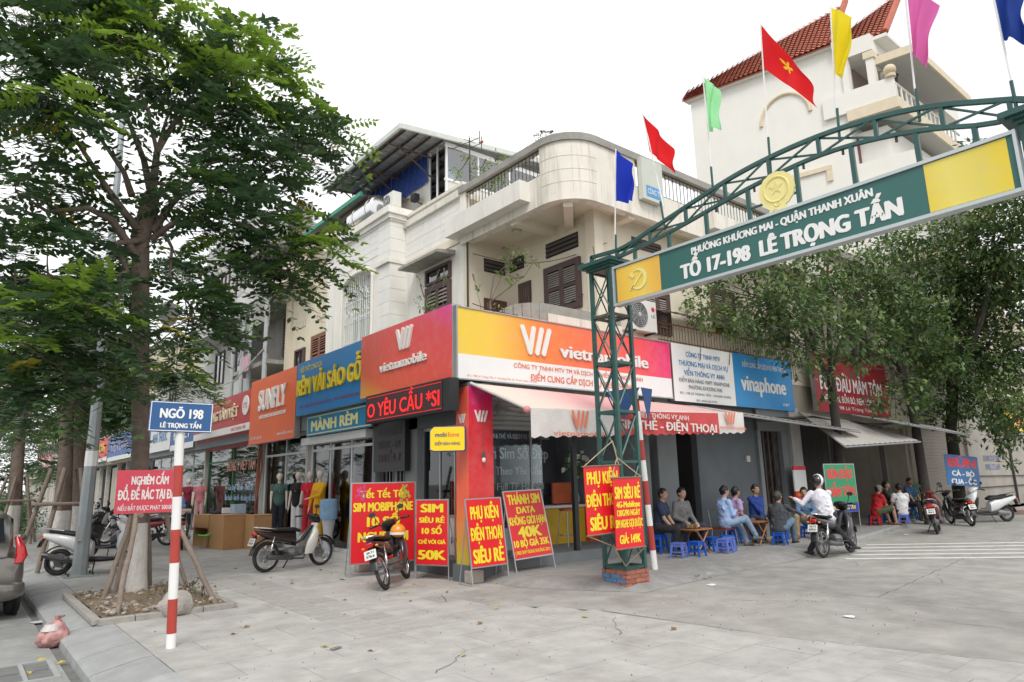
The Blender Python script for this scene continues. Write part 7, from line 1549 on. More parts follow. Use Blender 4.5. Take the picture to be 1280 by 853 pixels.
for k in range(5): a=k*1.25; part('glass',MB().cyl((11.8+.09*cos(a),8.78+.09*sin(a),.595),(11.8+.09*cos(a),8.78+.09*sin(a),.67),.022,.028,10),M('tea_glass',(.3,.2,.08),.1,coat=.5),s)
ch=thing('metal_chair','thin metal chair with a dark red seat under the man in the light blue shirt','chair',(13.2,8.98,Q)); part('seat',B(13.0,13.4,8.8,9.2,Q+.38,Q+.41),M('dark_red_seat',(.2,.02,.02),.5),ch)
for a in(-1,1):
    for b in(-1,1): part('leg',MB().tube([(13.2+a*.17,9.0+b*.17,Q+.38),(13.2+a*.22,9.0+b*.2,Q)],.01,6),steel,ch)
part('back_frame',MB().tube([(13.02,8.82,Q+.38),(12.94,8.82,Q+.8),(12.94,9.18,Q+.8),(13.02,9.18,Q+.38)],.01,6),steel,ch)
for i,(x,y) in enumerate(((11.35,9.3),(12.05,9.3),(13.9,9.25),(15,9.3))): stool('blue',x,y,Q,.1,['blue stool under the man in the dark top','blue stool under the man in the grey sweater','blue stool under the man in lilac','blue stool under the man in the bright blue sweater'][i],1.35)
s=thing('plastic_crate','green plastic crate screen behind the second food stall','crate',(24.6,9.2,.1)); m=MB()
for k in range(14): m.box(24.7+k*.1,24.75+k*.1,9.55,9.58,.15,1.25)
for z in(.15,.5,.85,1.2): m.box(24.65,26.1,9.545,9.585,z,z+.05)
part('grid',m,M('crate_green',(.03,.2,.05),.5),s)
m=MB()
for k in range(6): m.box(24.75+k*.22,24.85+k*.22,9.53,9.544,.3,1.0)
part('yellow_bars',m,M('bar_yellow',(.35,.35,.05),.5),s)
# ---------------------------------------------------------------- mannequins and boxes
def mannequin(x,y,face,top,bottom,label,skirt=False,arms=1,z=.2,base=True,sh_=None):
    t=thing('mannequin',label,'mannequin',(x,y,z),face); fl_=M('mannequin_skin',(.66,.57,.48),.4,.04)
    hands=[(.12,.2,.88),(.1,-.2,.88)] if arms==1 else [(.3,.0,1.12),(.12,-.22,.9)]; sh=[V((0,.17,1.42)),V((0,-.17,1.42))]
    caps=[((0,0,1.0),(0,0,1.12),.1,.085,(Y_,1.3)),((0,0,1.12),(0,0,1.32),.085,.1,(Y_,1.35)),((.03,0,1.3),(0,0,1.42),.1,.07,(Y_,1.5)),((0,0,1.44),(0,0,1.56),.042,.04),((0,0,1.68),(0,0,1.67),.085,.085),((.02,0,1.66),(.035,0,1.6),.07,.045)]
    ar=[]
    for i in range(2):
        e,h=ik(sh[i],hands[i],.28,.25,V((-.3,(1,-1)[i],-.5))); ar.append((sh[i],e,h)); caps+=[(sh[i],e,.045,.035),(e,h,.034,.024),(h,h+(h-e).normalized()*.08,.024,.02),(h+(h-e).normalized()*.06,h+(h-e).normalized()*.15,.016,.008)]
    for s in(1,-1): caps+=[((0,.08*s,.98),(.02,.08*s,.55),.08,.055),((.02,.08*s,.55),(0,.08*s,.12),.055,.035),((0,.08*s,.1),(.1,.09*s,.06),.035,.025)]
    me=blob('figure',caps,.014); me.materials.append(fl_); link('figure',me,t)
    cc=[((0,0,.98),(0,0,1.14),.125,.108,(Y_,1.34)),((0,0,1.14),(0,0,1.34),.108,.125,(Y_,1.4)),((.03,.06,1.3),(.03,-.06,1.3),.1,.1),((0,0,1.36),(0,0,1.42),.105,.085,(Y_,1.75))]
    for (a,e,h) in ar: cc.append((a,a.lerp(e,.35),.062,.058))
    for (a,e,h) in ar:
        if arms==2 or sh_: cc+=[(a,e,.058,.047),(e,e.lerp(h,.85),.047,.035)]
    me=blob('top',cc,.016); me.materials.append(M('garment_top_%02d%02d%02d'%tuple(int(c*99) for c in top),top,.85,.1,8,bump=.3)); link('top',me,t)
    cc=[((0,0,.98),(0,0,1.05),.112,.1,(Y_,1.32))]
    for s in(1,-1): cc+=[((0,.08*s,.98),(.02,.085*s,.55),.095,.07),((.02,.085*s,.55),(0,.09*s,.14),.07,.075 if not skirt else .1)]
    me=blob('trousers',cc,.016); me.materials.append(M('garment_low_%02d%02d%02d'%tuple(int(c*99) for c in bottom),bottom,.85,.1,8,bump=.3)); link('trousers',me,t)
    part('base_plate',MB().cyl((0,0,0),(0,0,.012),.16,n=20),steel,t,False,False); part('base_rod',MB().cyl((0,.12,.012),(0,.08,.5),.01),steel,t,False,False); return t
mannequin(6.9,18.6,-1.9,(.06,.12,.1),(.015,.015,.03),'mannequin in a dark green blouse and black trousers by the red brown pipes')
mannequin(6.85,17.15,-2.6,(.01,.01,.012),(.72,.72,.72),'mannequin in a black tee shirt and white trousers',sh_=False)
mannequin(6.85,16.4,-2.5,(.6,.01,.03),(.55,.01,.03),'mannequin dressed all in red between the black and the yellow ones')
mannequin(6.8,15.7,-2.9,(.75,.38,.01),(.72,.36,.01),'mannequin dressed all in mustard yellow',arms=2)
mannequin(6.9,27.9,-2.2,(.2,.01,.03),(.02,.02,.03),'mannequin in a dark red top far down the row, behind the striped pole'); mannequin(6.8,25.9,-2.0,(.6,.2,.22),(.6,.35,.35),'mannequin in a red and white patterned dress left of the green frame',skirt=True)
s=thing('trash_bin','blue cloth covered white stand beside the yellow mannequin','stand',(6.8,15.15,.03)); part('stand',MB().tube([(6.8,15.15,.1),(6.8,15.15,.5),(6.8,15.15,.95)],[.16,.1,.17],16),M('pale_stand',(.5,.52,.55),.5),s,True); part('cloth_cover',MB().tube([(6.8,15.15,.85),(6.8,15.15,1.0),(6.8,15.15,1.28),(6.8,15.15,1.3)],[.19,.2,.19,.12],16),M('denim_pale',(.25,.42,.62),.8,.2,8),s,True)
s.name='cloth_stand'
card=M('cardboard',(.48,.27,.12),.85,.08,4,dirt=.2,dcol=(.3,.17,.08)); 
def carton(x,y,w,d,h,rot,label,open_=False):
    t=thing('box',label,'box',(x,y,0),rot,'tan boxes in front of the green framed window')
    part('panel',MB().box(-w/2,w/2,-d/2,-d/2+.02,0,h),card,t,False,False); part('panel',MB().box(-w/2,w/2,d/2-.02,d/2,0,h),card,t,False,False)
    part('side',MB().box(-w/2,-w/2+.02,-d/2+.02,d/2-.02,0,h*.35 if open_ else h).box(-w/2,-w/2+.02,-d/2+.02,d/2-.02,h*.6,h) if open_ else MB().box(-w/2,-w/2+.02,-d/2+.02,d/2-.02,0,h),card,t,False,False)
    part('side',MB().box(w/2-.02,w/2,-d/2+.02,d/2-.02,0,h),card,t,False,False); part('top',MB().box(-w/2-.01,w/2+.01,-d/2-.01,d/2+.01,h,h+.02),card,t,False,False); return t
carton(5.95,21.0,.75,.95,.85,.15,'tan box with dark openings, left end of the pile',True); carton(6.0,19.75,.7,.95,.87,.1,'large plain tan box in the middle of the pile'); carton(6.55,18.9,.6,.6,.86,.05,'tan box at the right end of the pile, next to the green mannequin')
s=thing('small_boxes','pale blue and white cartons sitting on the tan boxes','box',(6.2,19.9,.9)); part('carton',B(6.1,6.4,19.7,20.1,.9,1.15),M('pale_blue_carton',(.35,.48,.6),.6,.2,8),s); part('carton',B(6.0,6.2,20.4,20.55,.9,1.05),paper_w,s)
s=solo('folded_cloth',B(5.9,6.3,20.7,21.4,.875,.95),M('navy_cloth',(.02,.03,.07),.9,.2,8),'dark blue folded cloth on the left tan box','cloth',bevel=.03)

# ---------------------------------------------------------------- trees
leafd=M('leaf_dark',(.066,.128,.055),.28,.35,3,transl=.32,spec=.6); leafm=M('leaf_mid',(.075,.15,.03),.38,.3,3,transl=.28); leafl=M('leaf_new',(.21,.34,.04),.42,.25,3,transl=.4); leafy=M('leaf_yellow',(.42,.36,.05),.5,.2,3,transl=.3)
def frond(m,p,d,n,L,pairs,ll,lw,droop,r):
    """a pinnate leaf: stalk with opposite leaflets, each with a folded blade"""
    d=d.normalized(); s=d.cross(n).normalized(); n=s.cross(d); prev=p
    for k in range(pairs):
        f=(k+1)/pairs; q=p+d*(L*f)-Z_*(droop*L*f*f); 
        m.tri(prev-s*.004,prev+s*.004,q); prev=q
        if k==0: continue
        l=ll*(.7+.5*sin(pi*min(1,f*.95)))*r.uniform(.85,1.15)
        for sg in(-1,1):
            ld=(s*sg+d*.35-Z_*(.25+.3*r.random())*1.0+n*r.uniform(-.1,.25)).normalized(); wv=ld.cross(n).normalized(); nn=ld.cross(wv)
            a=q; b=q+ld*l*.45+wv*lw*.5+nn*.012; c=q+ld*l; e=q+ld*l*.45-wv*lw*.5+nn*.012; g=q+ld*l*.5
            m.tri(a,b,c); m.tri(a,c,e)
    l=ll*.9; ld=(d-Z_*.4).normalized(); wv=ld.cross(n).normalized(); m.quad(prev,prev+ld*l*.5+wv*lw*.5,prev+ld*l,prev+ld*l*.5-wv*lw*.5)
def crown_mesh(m): 
    me=bpy.data.meshes.new('crown'); me.from_pydata(m.v,[],m.f); return me
def pinnate_tree(name,label,limbs,trunk,clusters,base,seed,nper=26,L=.62,ll=.14,lw=.062,pairs=8,density=1,lime=True,group=None,trunkr=None):
    r=random.Random(seed); t=thing(name,label,'tree',base,group=group); m=MB()
    m.tube([p[:3] for p in trunk],[p[3] for p in trunk],16); tr=part('trunk',m,bark,t,True)
    if lime:
        a=V(trunk[0][:3]); b=V(trunk[1][:3]); m=MB(); P_=[a,b]; R_=[trunk[0][3]+.007,trunk[1][3]+.007]; c_=V(trunk[2][:3]); f=(1.08-b.z)/(c_.z-b.z)
        if f>0: P_.append(b.lerp(c_,f)); R_.append(trunk[1][3]+(trunk[2][3]-trunk[1][3])*f+.005)
        m.tube(P_,R_,18); part('lime_band',m,limew,t,True)
    for lb in limbs:
        m=MB().tube([p[:3] for p in lb],[p[3]*.78 for p in lb],8); part('limb',m,bark,t,True)
    cr=MB(); tw=MB(); dens=density
    for (x,y,z,rad,lt) in clusters:
        c=V((x,y,z)); n=int(nper*dens*(rad/.6)**1.7)
        if limbs:
            best=min((V(p[:3]) for lb in limbs for p in lb),key=lambda q:(q-c).length); 
            mid=best.lerp(c,.5)-Z_*.08; tw.tube([best,mid,c],[.016,.011,.006],5)
        for k in range(n):
            a=r.uniform(0,2*pi); e=r.uniform(-.5,.9); o=V((cos(a)*cos(e),sin(a)*cos(e),sin(e)*.8)); st=c+o*rad*r.uniform(.0,.45)
            d=(o+V((0,0,.15))).normalized(); 
            q=r.random()
            cr.cur=(2 if (lt and q<.75) else (1 if q<.25 else (3 if q>.992 else 0)))
            frond(cr,st,d,Z_+V((r.uniform(-.3,.3),r.uniform(-.3,.3),0)),L*r.uniform(.7,1.15),pairs,ll,lw,r.uniform(.25,.8),r)
            if k%4==0: tw.tube([c,st],[.006,.004],3,caps=False)
    me=bpy.data.meshes.new('crown'); me.from_pydata(cr.v,[],cr.f)
    for q in(leafd,leafm,leafl,leafy): me.materials.append(q)
    me.polygons.foreach_set('material_index',cr.mi); me.update(); o=link('crown',me,t); o.location=-t.location; o['kind']='stuff'
    part('twigs',tw,bark,t,kind='stuff'); return t
TR1=[(2.4,12.3,-.05,.155),(2.38,12.3,.35,.132),(2.3,12.4,2.2,.13),(2.16,12.5,4.2,.135),(2.03,12.5,5.8,.14),(2.1,12.5,6.6,.12)]
pinnate_tree('street_tree','large street tree with whitewashed foot and long feathery leaves, inside the stake frame',LIMBS1,TR1,[(c[0],c[1],c[2],c[3]*(1.2 if c[0]>2.6 and c[2]<8.2 else 1),c[4]) for c in TREE1 if not(1.7<c[0]<2.5 and 7.6<c[2]<8.6 and c[4]==0)],(2.38,12.3,0),5,nper=28,ll=.178,lw=.082,L=.82)
# behind it, the row along the kerb
def simple_limbs(b,h,r,rad,n=7,zl=.5):
    out=[]
    for k in range(n):
        a=2*pi*k/n+r.uniform(-.3,.3); z0=h*(zl+.1*r.random()); out.append([(b[0],b[1],z0,.06),(b[0]+cos(a)*rad*.35,b[1]+sin(a)*rad*.35,z0+h*.15,.045),(b[0]+cos(a)*rad*.8,b[1]+sin(a)*rad*.8,z0+h*.25+r.uniform(-.3,.5),.02)])
    return out
rw=random.Random(31)
rowt=[((1.9,17.9),6.9,2.8,.16,'second street tree with a leaning whitewashed trunk, just behind the lamp post',1,3.0),((2.7,22.5),7.6,3.0,.18,'thick street tree left of the far blue signboards',.8,2.8),((1.6,27.5),8,3.3,.18,'street tree with crossed stakes beyond the scooter',.7,2.4),((1.9,34),8,3.4,.2,'slender street tree further down the kerb',.6,1.9),((1.5,42),8.5,3.6,.2,'street tree far along the kerb',.4,2.0),((1.6,54),8.5,4,.22,'distant street tree closing the kerb row',.35,1.8)]
for i,(b,h_,rad,tr_,lb,dn,zb) in enumerate(rowt):
    cl=[]; n=24 if i<3 else 18
    for k in range(n):
        a=rw.uniform(0,6.28); q=math.sqrt(rw.random())*rad; z=zb+(h_-zb)*rw.random(); q*=(1-.5*abs((z-zb)/(h_-zb)-.4)); cl.append((b[0]+cos(a)*q,b[1]+sin(a)*q*1.0,z,rw.uniform(.7,1.05),1 if rw.random()<.25 else 0))
    sc_=1 if i<2 else (1.35 if i<4 else 1.8)
    pinnate_tree('street_tree',lb,simple_limbs(b,h_,rw,rad),[(b[0],b[1],-.05,tr_*1.15),(b[0]+.02,b[1],1.2,tr_),(b[0]-.1,b[1]+.1,h_*.5,tr_*.8),(b[0]+.1,b[1],h_*.85,tr_*.3)],cl,(b[0],b[1],0),40+i,nper=(26,20,15,12,10,8)[i],L=.62*sc_,ll=.14*sc_,lw=.065*sc_,pairs=8 if i<2 else 6,group='street trees along the kerb')
# clusters of the second tree that hang over the left edge, and of the far-left mass
def bushy(name,label,cat,base,clusters,trunk,limbs,seed,leaf=.12,n=260,mats=None,group=None,trunkm=None):
    r=random.Random(seed); t=thing(name,label,cat,base,group=group)
    if trunk: part('trunk',MB().tube([p[:3] for p in trunk],[p[3] for p in trunk],12),trunkm or bark,t,True)
    for lb in limbs: part('limb',MB().tube([p[:3] for p in lb],[p[3] for p in lb],7),trunkm or bark,t,True)
    cr=MB(); tw=MB()
    nodes=[V(p[:3]) for lb in limbs for p in lb]+([V(trunk[-1][:3])] if trunk else [])
    for c in clusters:
        x,y,z,rad=c[:4]; c=V((x,y,z))
        if nodes: best=min(nodes,key=lambda q:(q-c).length); tw.tube([best,best.lerp(c,.5)-Z_*.05,c],[.022,.015,.008],5)
        for k in range(int(n*(rad/.9)**2)):
            a=r.uniform(0,6.283); e=math.asin(r.uniform(-1,1)); q=rad*r.random()**.45; o=V((cos(a)*cos(e),sin(a)*cos(e),sin(e)*.85)); p=c+o*q
            # a spray of leaves
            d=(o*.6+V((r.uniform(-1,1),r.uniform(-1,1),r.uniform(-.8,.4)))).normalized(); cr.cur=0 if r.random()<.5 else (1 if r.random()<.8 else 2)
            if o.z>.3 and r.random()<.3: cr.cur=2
            for j in range(4):
                ld=(d+V((r.uniform(-1,1),r.uniform(-1,1),r.uniform(-.8,.3)))*.8).normalized(); w=ld.cross(V((r.uniform(-.4,.4),r.uniform(-.4,.4),1))).normalized(); l=leaf*r.uniform(.7,1.3); b=p+V((r.uniform(-1,1),r.uniform(-1,1),r.uniform(-1,1)))*leaf*.7
                cr.quad(b,b+ld*l*.5+w*l*.22,b+ld*l,b+ld*l*.5-w*l*.22)
    me=bpy.data.meshes.new('crown'); me.from_pydata(cr.v,[],cr.f)
    for q in (mats or (leafd,leafm,leafl)): me.materials.append(q)
    me.polygons.foreach_set('material_index',cr.mi); me.update(); o=link('crown',me,t); o.location=-t.location; o['kind']='stuff'
    if tw.v: part('twigs',tw,trunkm or bark,t,kind='stuff')
    return t
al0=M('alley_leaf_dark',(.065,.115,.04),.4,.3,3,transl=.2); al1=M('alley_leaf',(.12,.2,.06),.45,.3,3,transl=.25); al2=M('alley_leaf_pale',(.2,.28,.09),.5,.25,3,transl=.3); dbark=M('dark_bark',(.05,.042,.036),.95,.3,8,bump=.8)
def cl_(k): return [c[1:4]+(c[4]*(.62 if c[3]<4.6 and 16.5<c[1]<22.2 else 1),) for c in TREE2 if c[0]==k]
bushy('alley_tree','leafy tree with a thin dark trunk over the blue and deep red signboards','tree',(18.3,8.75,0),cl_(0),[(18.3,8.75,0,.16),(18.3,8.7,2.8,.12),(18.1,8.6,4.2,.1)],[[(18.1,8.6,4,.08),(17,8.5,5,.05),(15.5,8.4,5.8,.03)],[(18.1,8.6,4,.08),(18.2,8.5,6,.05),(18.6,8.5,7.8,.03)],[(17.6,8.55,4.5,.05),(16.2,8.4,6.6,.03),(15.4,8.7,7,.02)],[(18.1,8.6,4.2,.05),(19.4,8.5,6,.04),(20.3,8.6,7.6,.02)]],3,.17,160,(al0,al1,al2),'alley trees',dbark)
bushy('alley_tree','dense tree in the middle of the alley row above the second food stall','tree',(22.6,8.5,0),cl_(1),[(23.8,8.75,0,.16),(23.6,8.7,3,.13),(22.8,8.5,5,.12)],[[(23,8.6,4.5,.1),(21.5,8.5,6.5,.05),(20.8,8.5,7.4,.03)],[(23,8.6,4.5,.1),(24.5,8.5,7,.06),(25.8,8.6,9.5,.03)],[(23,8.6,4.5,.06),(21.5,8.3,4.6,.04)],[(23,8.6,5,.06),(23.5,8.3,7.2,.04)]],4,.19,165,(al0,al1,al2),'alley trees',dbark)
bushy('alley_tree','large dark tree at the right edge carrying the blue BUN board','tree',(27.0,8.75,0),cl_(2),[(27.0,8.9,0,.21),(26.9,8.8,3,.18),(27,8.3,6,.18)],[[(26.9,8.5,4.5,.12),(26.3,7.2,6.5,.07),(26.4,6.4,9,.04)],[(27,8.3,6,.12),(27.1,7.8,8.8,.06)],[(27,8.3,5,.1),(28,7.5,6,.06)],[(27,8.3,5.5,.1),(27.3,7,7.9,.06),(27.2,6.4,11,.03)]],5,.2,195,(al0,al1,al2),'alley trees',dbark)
fwm=thing('tree_mass','','tree',(0,0,0)) if False else None
# plants on the terraces
def twiggy(label,base,stems,clusters,seed,leaf=.05,n=60,group=None,name='terrace_plant'):
    return bushy(name,label,'plant',base,clusters,None,[[(*p,.012 if i==0 else .006) for i,p in enumerate(s)] for s in stems],seed,leaf,n,(leafm,leafl,al2),group)
twiggy('straggly shrub on the terrace left of the balcony door, bare twigs and fresh leaves',(8.0,10.8,4.2),[[(8.2,10.9,4.2),(8.1,10.6,5.2),(8.4,10.2,6.2)],[(8.2,10.9,4.2),(8.3,11.2,5.3),(8.4,11.6,6.1)],[(8.15,10.8,4.8),(7.9,10.2,5.6),(8.2,9.8,6.0)],[(8.15,10.7,5.2),(8.6,10.1,5.7),(8.8,9.9,6.1)],[(7.2,12,4.2),(7.4,11.9,5.4),(7.6,11.7,6.1)]],[(8.35,10.1,6.1,.32),(8.4,10.35,5.75,.25),(8.1,10.9,4.75,.35),(7.9,10.3,4.8,.3),(8.4,11.5,5.9,.14),(7.9,11.4,4.7,.3),(8.7,9.85,6.0,.12)],7,.085,200)
twiggy('climbing shrub against the flush white wall above the pink corner of the sign',(8.3,13.2,4.3),[[(8.4,13.2,4.3),(8.5,13.4,5.4),(8.4,13.8,6.4)],[(8.4,13.2,4.3),(8.4,12.8,5.6),(8.5,12.9,6.6)],[(8.4,13.8,4.4),(8.5,14.3,5.4)]],[(8.45,13.6,5.9,.3),(8.4,13.9,5.3,.35),(8.4,13.4,5.0,.3),(8.5,12.9,6.4,.15),(8.45,13.9,6.5,.12)],8,.085,200)
twiggy('plant spilling over the roof terrace railing beside the glazed room',(9.6,12.2,7.98),[[(9.6,12.6,8),(9.7,12.6,9.2),(9.8,12.9,9.8)],[(9.6,12.0,8),(9.6,12.1,9.0),(9.7,12.4,9.6)],[(9.7,13.4,8.7),(9.8,13.6,10.2)]],[(9.7,12.3,8.9,.35),(9.75,12.8,9.2,.35),(9.75,12.4,9.5,.25),(9.7,11.6,8.5,.25),(9.8,13.2,9.6,.3),(9.8,14.2,9.9,.2),(9.8,13.8,10.2,.18)],9,.09,260)
for x,y,l in((9.12,9.85,'small dark plant growing from the top of the curved parapet'),(9.35,10.6,'sparse seedling on the parapet cap left of the dark plant')):
    t=thing('parapet_plant',l,'plant',(x,y,8.78)); m=MB(); r=random.Random(int(x*100)); m.tube([(x,y,8.76),(x,y,8.95)],.008,4)
    for k in range(7):
        a=k*.9; frond(m,V((x,y,8.9)),V((cos(a),sin(a),.5)),Z_,.28,5,.07,.035,.5,r)
    part('leaves',m,al0,t)
for i,(x,l) in enumerate(((13.4,'left'),(14.6,'middle'),(15.8,'right'))):
    twiggy(('shrub on the terrace behind the rusty fence, above the white signboard','shrub on the terrace behind the rusty fence, above the blue signboard','hanging vine near the alley shutters beyond the fence')[i],(x,9.3,5.2),[[(x,9.4,4.3),(x+.1,9.3,5.4),(x,9.25,6.0)]],[(x,9.3,5.5,.38),(x+.3,9.3,5.2,.3),(x-.3,9.3,5.75,.25)],20+i,.1,260)
# potted plants and a hedge along the far kerb
for i in range(3): bushy('hedge','rough green hedge at the far left, %s section of three'%('nearest','middle','farthest')[i],'hedge',(1.5,30+i*9,0),[(.2+i*.5+q*.9+.2*sin(k),30+i*9+k*1.2,.55+.5*(k%2),.85) for k in range(7) for q in(0,1,2)],None,[],60+i,.12,110,(leafd,leafm,leafm),'hedge sections by the far kerb')
# street light, far pole
lp=thing('lamp_post','tall tapered grey steel lamp post on a base plate with a taped white label','lamp post',(2.07,15.85,0))
part('column',MB().tube([(2.07,15.85,.02),(2.08,15.85,2.8),(2.0,15.8,9.6)],[.135,.105,.06],8),M('galvanised',(.33,.37,.38),.5,.12,3,metal=.4,dirt=.3),lp); part('base_plate',B(1.8,2.36,15.6,16.1,0,.03),M('galvanised',(1,1,1)),lp)
part('label',MB().tube([(2.08,15.85,2.08),(2.08,15.85,2.38)],[.118,.116],8),paper_w,lp); part('access_door',MB().ob((2.0,15.73,.8),X_,Z_,Y_,.05,.14,.01),steel,lp)
for a in(-1,1):
    for b in(-1,1): part('bolt',MB().cyl((2.07+a*.2,15.85+b*.18,.03),(2.07+a*.2,15.85+b*.18,.08),.018,n=6),iron,lp)
s=thing('camera_dome','white dish shaped fitting on the far side of the big trunk','fitting',(2.65,13.1,4.7)); part('dish',MB().loft([((2.68,13.2,4.76),X_*.12,Z_*.16),((2.72,13.28,4.75),X_*.17,Z_*.24),((2.76,13.32,4.74),X_*.1,Z_*.12)],18,p=2),paper_w,s,True); part('bracket',MB().tube([(2.4,13.1,4.7),(2.7,13.2,4.75)],.015,6),iron,s)
pp=thing('far_pole','slim grey pole near the far hedge','pole',(.7,36,0)); part('shaft',MB().tube([(.7,36,0),(.7,36,6)],[.12,.08],8),MATS['galvanised'],pp)
# ---------------------------------------------------------------- the planting pit
pt=thing('planting_pit','square earth pit with rubble and litter round the foot of the big tree','planting pit',(2.3,11.4,0))
rr=random.Random(12)
m=MB(); N=18
zs=[[.02+.05*rr.random()+.05*sin(pi*i/N)*sin(pi*j/N) for j in range(N+1)] for i in range(N+1)]
for i in range(N):
    for j in range(N):
        X0=lambda a,jj:(1.62+a/N*1.5+ (jj/N)*.0); Yy=lambda jj:10.05+jj/N*2.9
        m.quad((X0(i,j),Yy(j),zs[i][j]),(X0(i+1,j),Yy(j),zs[i+1][j]),(X0(i+1,j+1),Yy(j+1),zs[i+1][j+1]),(X0(i,j+1),Yy(j+1),zs[i][j+1]))
part('soil',m,soil,pt)
em_=M('pit_edging',(.33,.31,.28),.9,.2,6,bump=.5)
for a in range(4): part('edging_stone',B(1.56+a*.4,1.56+a*.4+.39,9.95,10.05,-.01,.07),em_,pt,bevel=.01)
for a in range(7): part('edging_stone',B(1.5,1.6,10.06+a*.42,10.06+a*.42+.41,-.01,.06),em_,pt,bevel=.01); part('edging_stone',B(3.12,3.22,10.06+a*.42,10.06+a*.42+.41,-.01,.06),em_,pt,bevel=.01)
m=MB()
for k in range(260):
    x,y=rr.uniform(1.65,3.05),rr.uniform(10.1,12.8)
    if k<45: x,y=rr.uniform(1.65,2.3),rr.uniform(10.1,11.2)
    s=rr.choice([.01,.012,.015,.018,.02,.03,.045]); m.ball((x,y,.07+s*.4),s,s*rr.uniform(.6,1),s*.7,6,4)
part('rubble',m,M('rubble_mix',(.4,.36,.31),.95,.45,14,rnd=.2),pt,kind='stuff')
m=MB()
for k in range(170):
    x,y=rr.uniform(1.6,3.2),rr.uniform(10.0,12.8); a=rr.uniform(0,6.28); s=rr.uniform(.02,.045); u=V((cos(a),sin(a),rr.uniform(-.3,.3))); v=V((-sin(a),cos(a),rr.uniform(-.3,.3)))*.5; c=V((x,y,.1+rr.random()*.02)); m.quad(c-u*s,c-v*s,c+u*s,c+v*s)
part('leaf_litter',m,M('dry_leaf',(.33,.22,.08),.9,.4,15),pt,kind='stuff')
m=MB(); i=m.ball((2.42,10.0,.13),.2,.15,.17,14,10); 
for k,p in enumerate(m.v): q=V(p)-V((2.42,10.0,.13)); f=1+.12*sin(q.x*31+1)*cos(q.z*27)+.08*sin(q.y*40+q.x*20); m.v[k]=tuple(V((2.42,10.0,.13))+q*f)
solo('boulder',m,M('boulder_stone',(.36,.33,.3),.95,.25,6,bump=1),'rounded grey boulder lying on the pit edging behind the striped pole','rock',smooth=True)
for i,(x,y) in enumerate(((2.75,10.9),(2.95,11.3),(2.65,11.5),(2.9,10.6),(2.45,11.3))):
    bushy('pit_seedling',('low seedling with grey green leaves by the right stake','low seedling behind the right stake','small seedling near the trunk foot','low seedling at the front of the right stake','small seedling beside the boulder')[i],'plant',(x,y,.05),[(x,y,.2,.17),(x+.08,y,.28,.1)],None,[[(x,y,.05,.006),(x,y,.25,.004)]],70+i,.05,160,(al0,al0,al1),'seedlings in the planting pit')
# stakes
sk=thing('tree_stakes','frame of rough wooden stakes propping the big tree, tied at waist height','tree stakes',(2.3,11.3,0)); wst=M('stake_grey_wood',(.24,.19,.155),.95,.2,7,bump=.8,dirt=.4,dcol=(.12,.1,.08))
def stake(a,b,r):
    a=V(a);b=V(b); pts=[];rs=[]
    for k in range(9): f=k/8; pts.append(a.lerp(b,f)+V((rr.uniform(-1,1),rr.uniform(-1,1),0))*.012); rs.append(r*(1+.12*rr.uniform(-1,1)))
    return part('stake',MB().tube(pts,rs,9),wst,sk,True)
for a,b in (((1.85,11.7,0),(2.16,11.75,1.3)),((2.1,12.35,0),(2.24,12.2,1.3)),((1.79,10.25,0),(2.12,11.2,1.42)),((3.05,11.9,0),(2.62,12.1,1.4)),((3.02,10.35,0),(2.55,11.6,1.5)),((2.75,13.1,0),(2.5,12.6,1.5))): stake(a,b,.035)
for a,b in (((1.95,11.4,1.28),(2.85,11.3,1.27)),((1.98,12.3,1.3),(2.85,12.3,1.29)),((2.12,11.0,1.25),(2.12,12.6,1.3)),((2.66,11.0,1.26),(2.64,12.6,1.3))): part('cross_bar',MB().tube([a,V(a).lerp(V(b),.5)+Z_*.01,b],.035,8),wst,sk,True)
part('rope_tie',MB().torus((2.12,11.3,1.28),X_,.05,.012,12,5).torus((2.62,11.35,1.28),X_,.05,.012,12,5).torus((2.1,12.3,1.3),X_,.05,.012,12,5),M('rope_tie_mat',(.3,.24,.17),.95),sk)
for i,(x,y) in enumerate(((1.9,17.9),(1.6,27.5))):
    s2=thing('tree_stakes',('crossed wooden stakes round the second street tree','crossed wooden stakes round the third street tree')[i],'tree stakes',(x,y,0))
    for k in range(5): a=k*1.26+.4; part('stake',MB().tube([(x+.75*cos(a),y+.75*sin(a),0),(x+.28*cos(a+.3),y+.28*sin(a+.3),2.1)],.045,8),wst,s2,True)
    for a in(0,1.57,3.14,4.7): part('cross_bar',MB().tube([(x+.5*cos(a)-.5*sin(a),y+.5*sin(a)+.5*cos(a),1.35),(x+.5*cos(a)+.5*sin(a),y+.5*sin(a)-.5*cos(a),1.35)],.035,7),wst,s2,True)
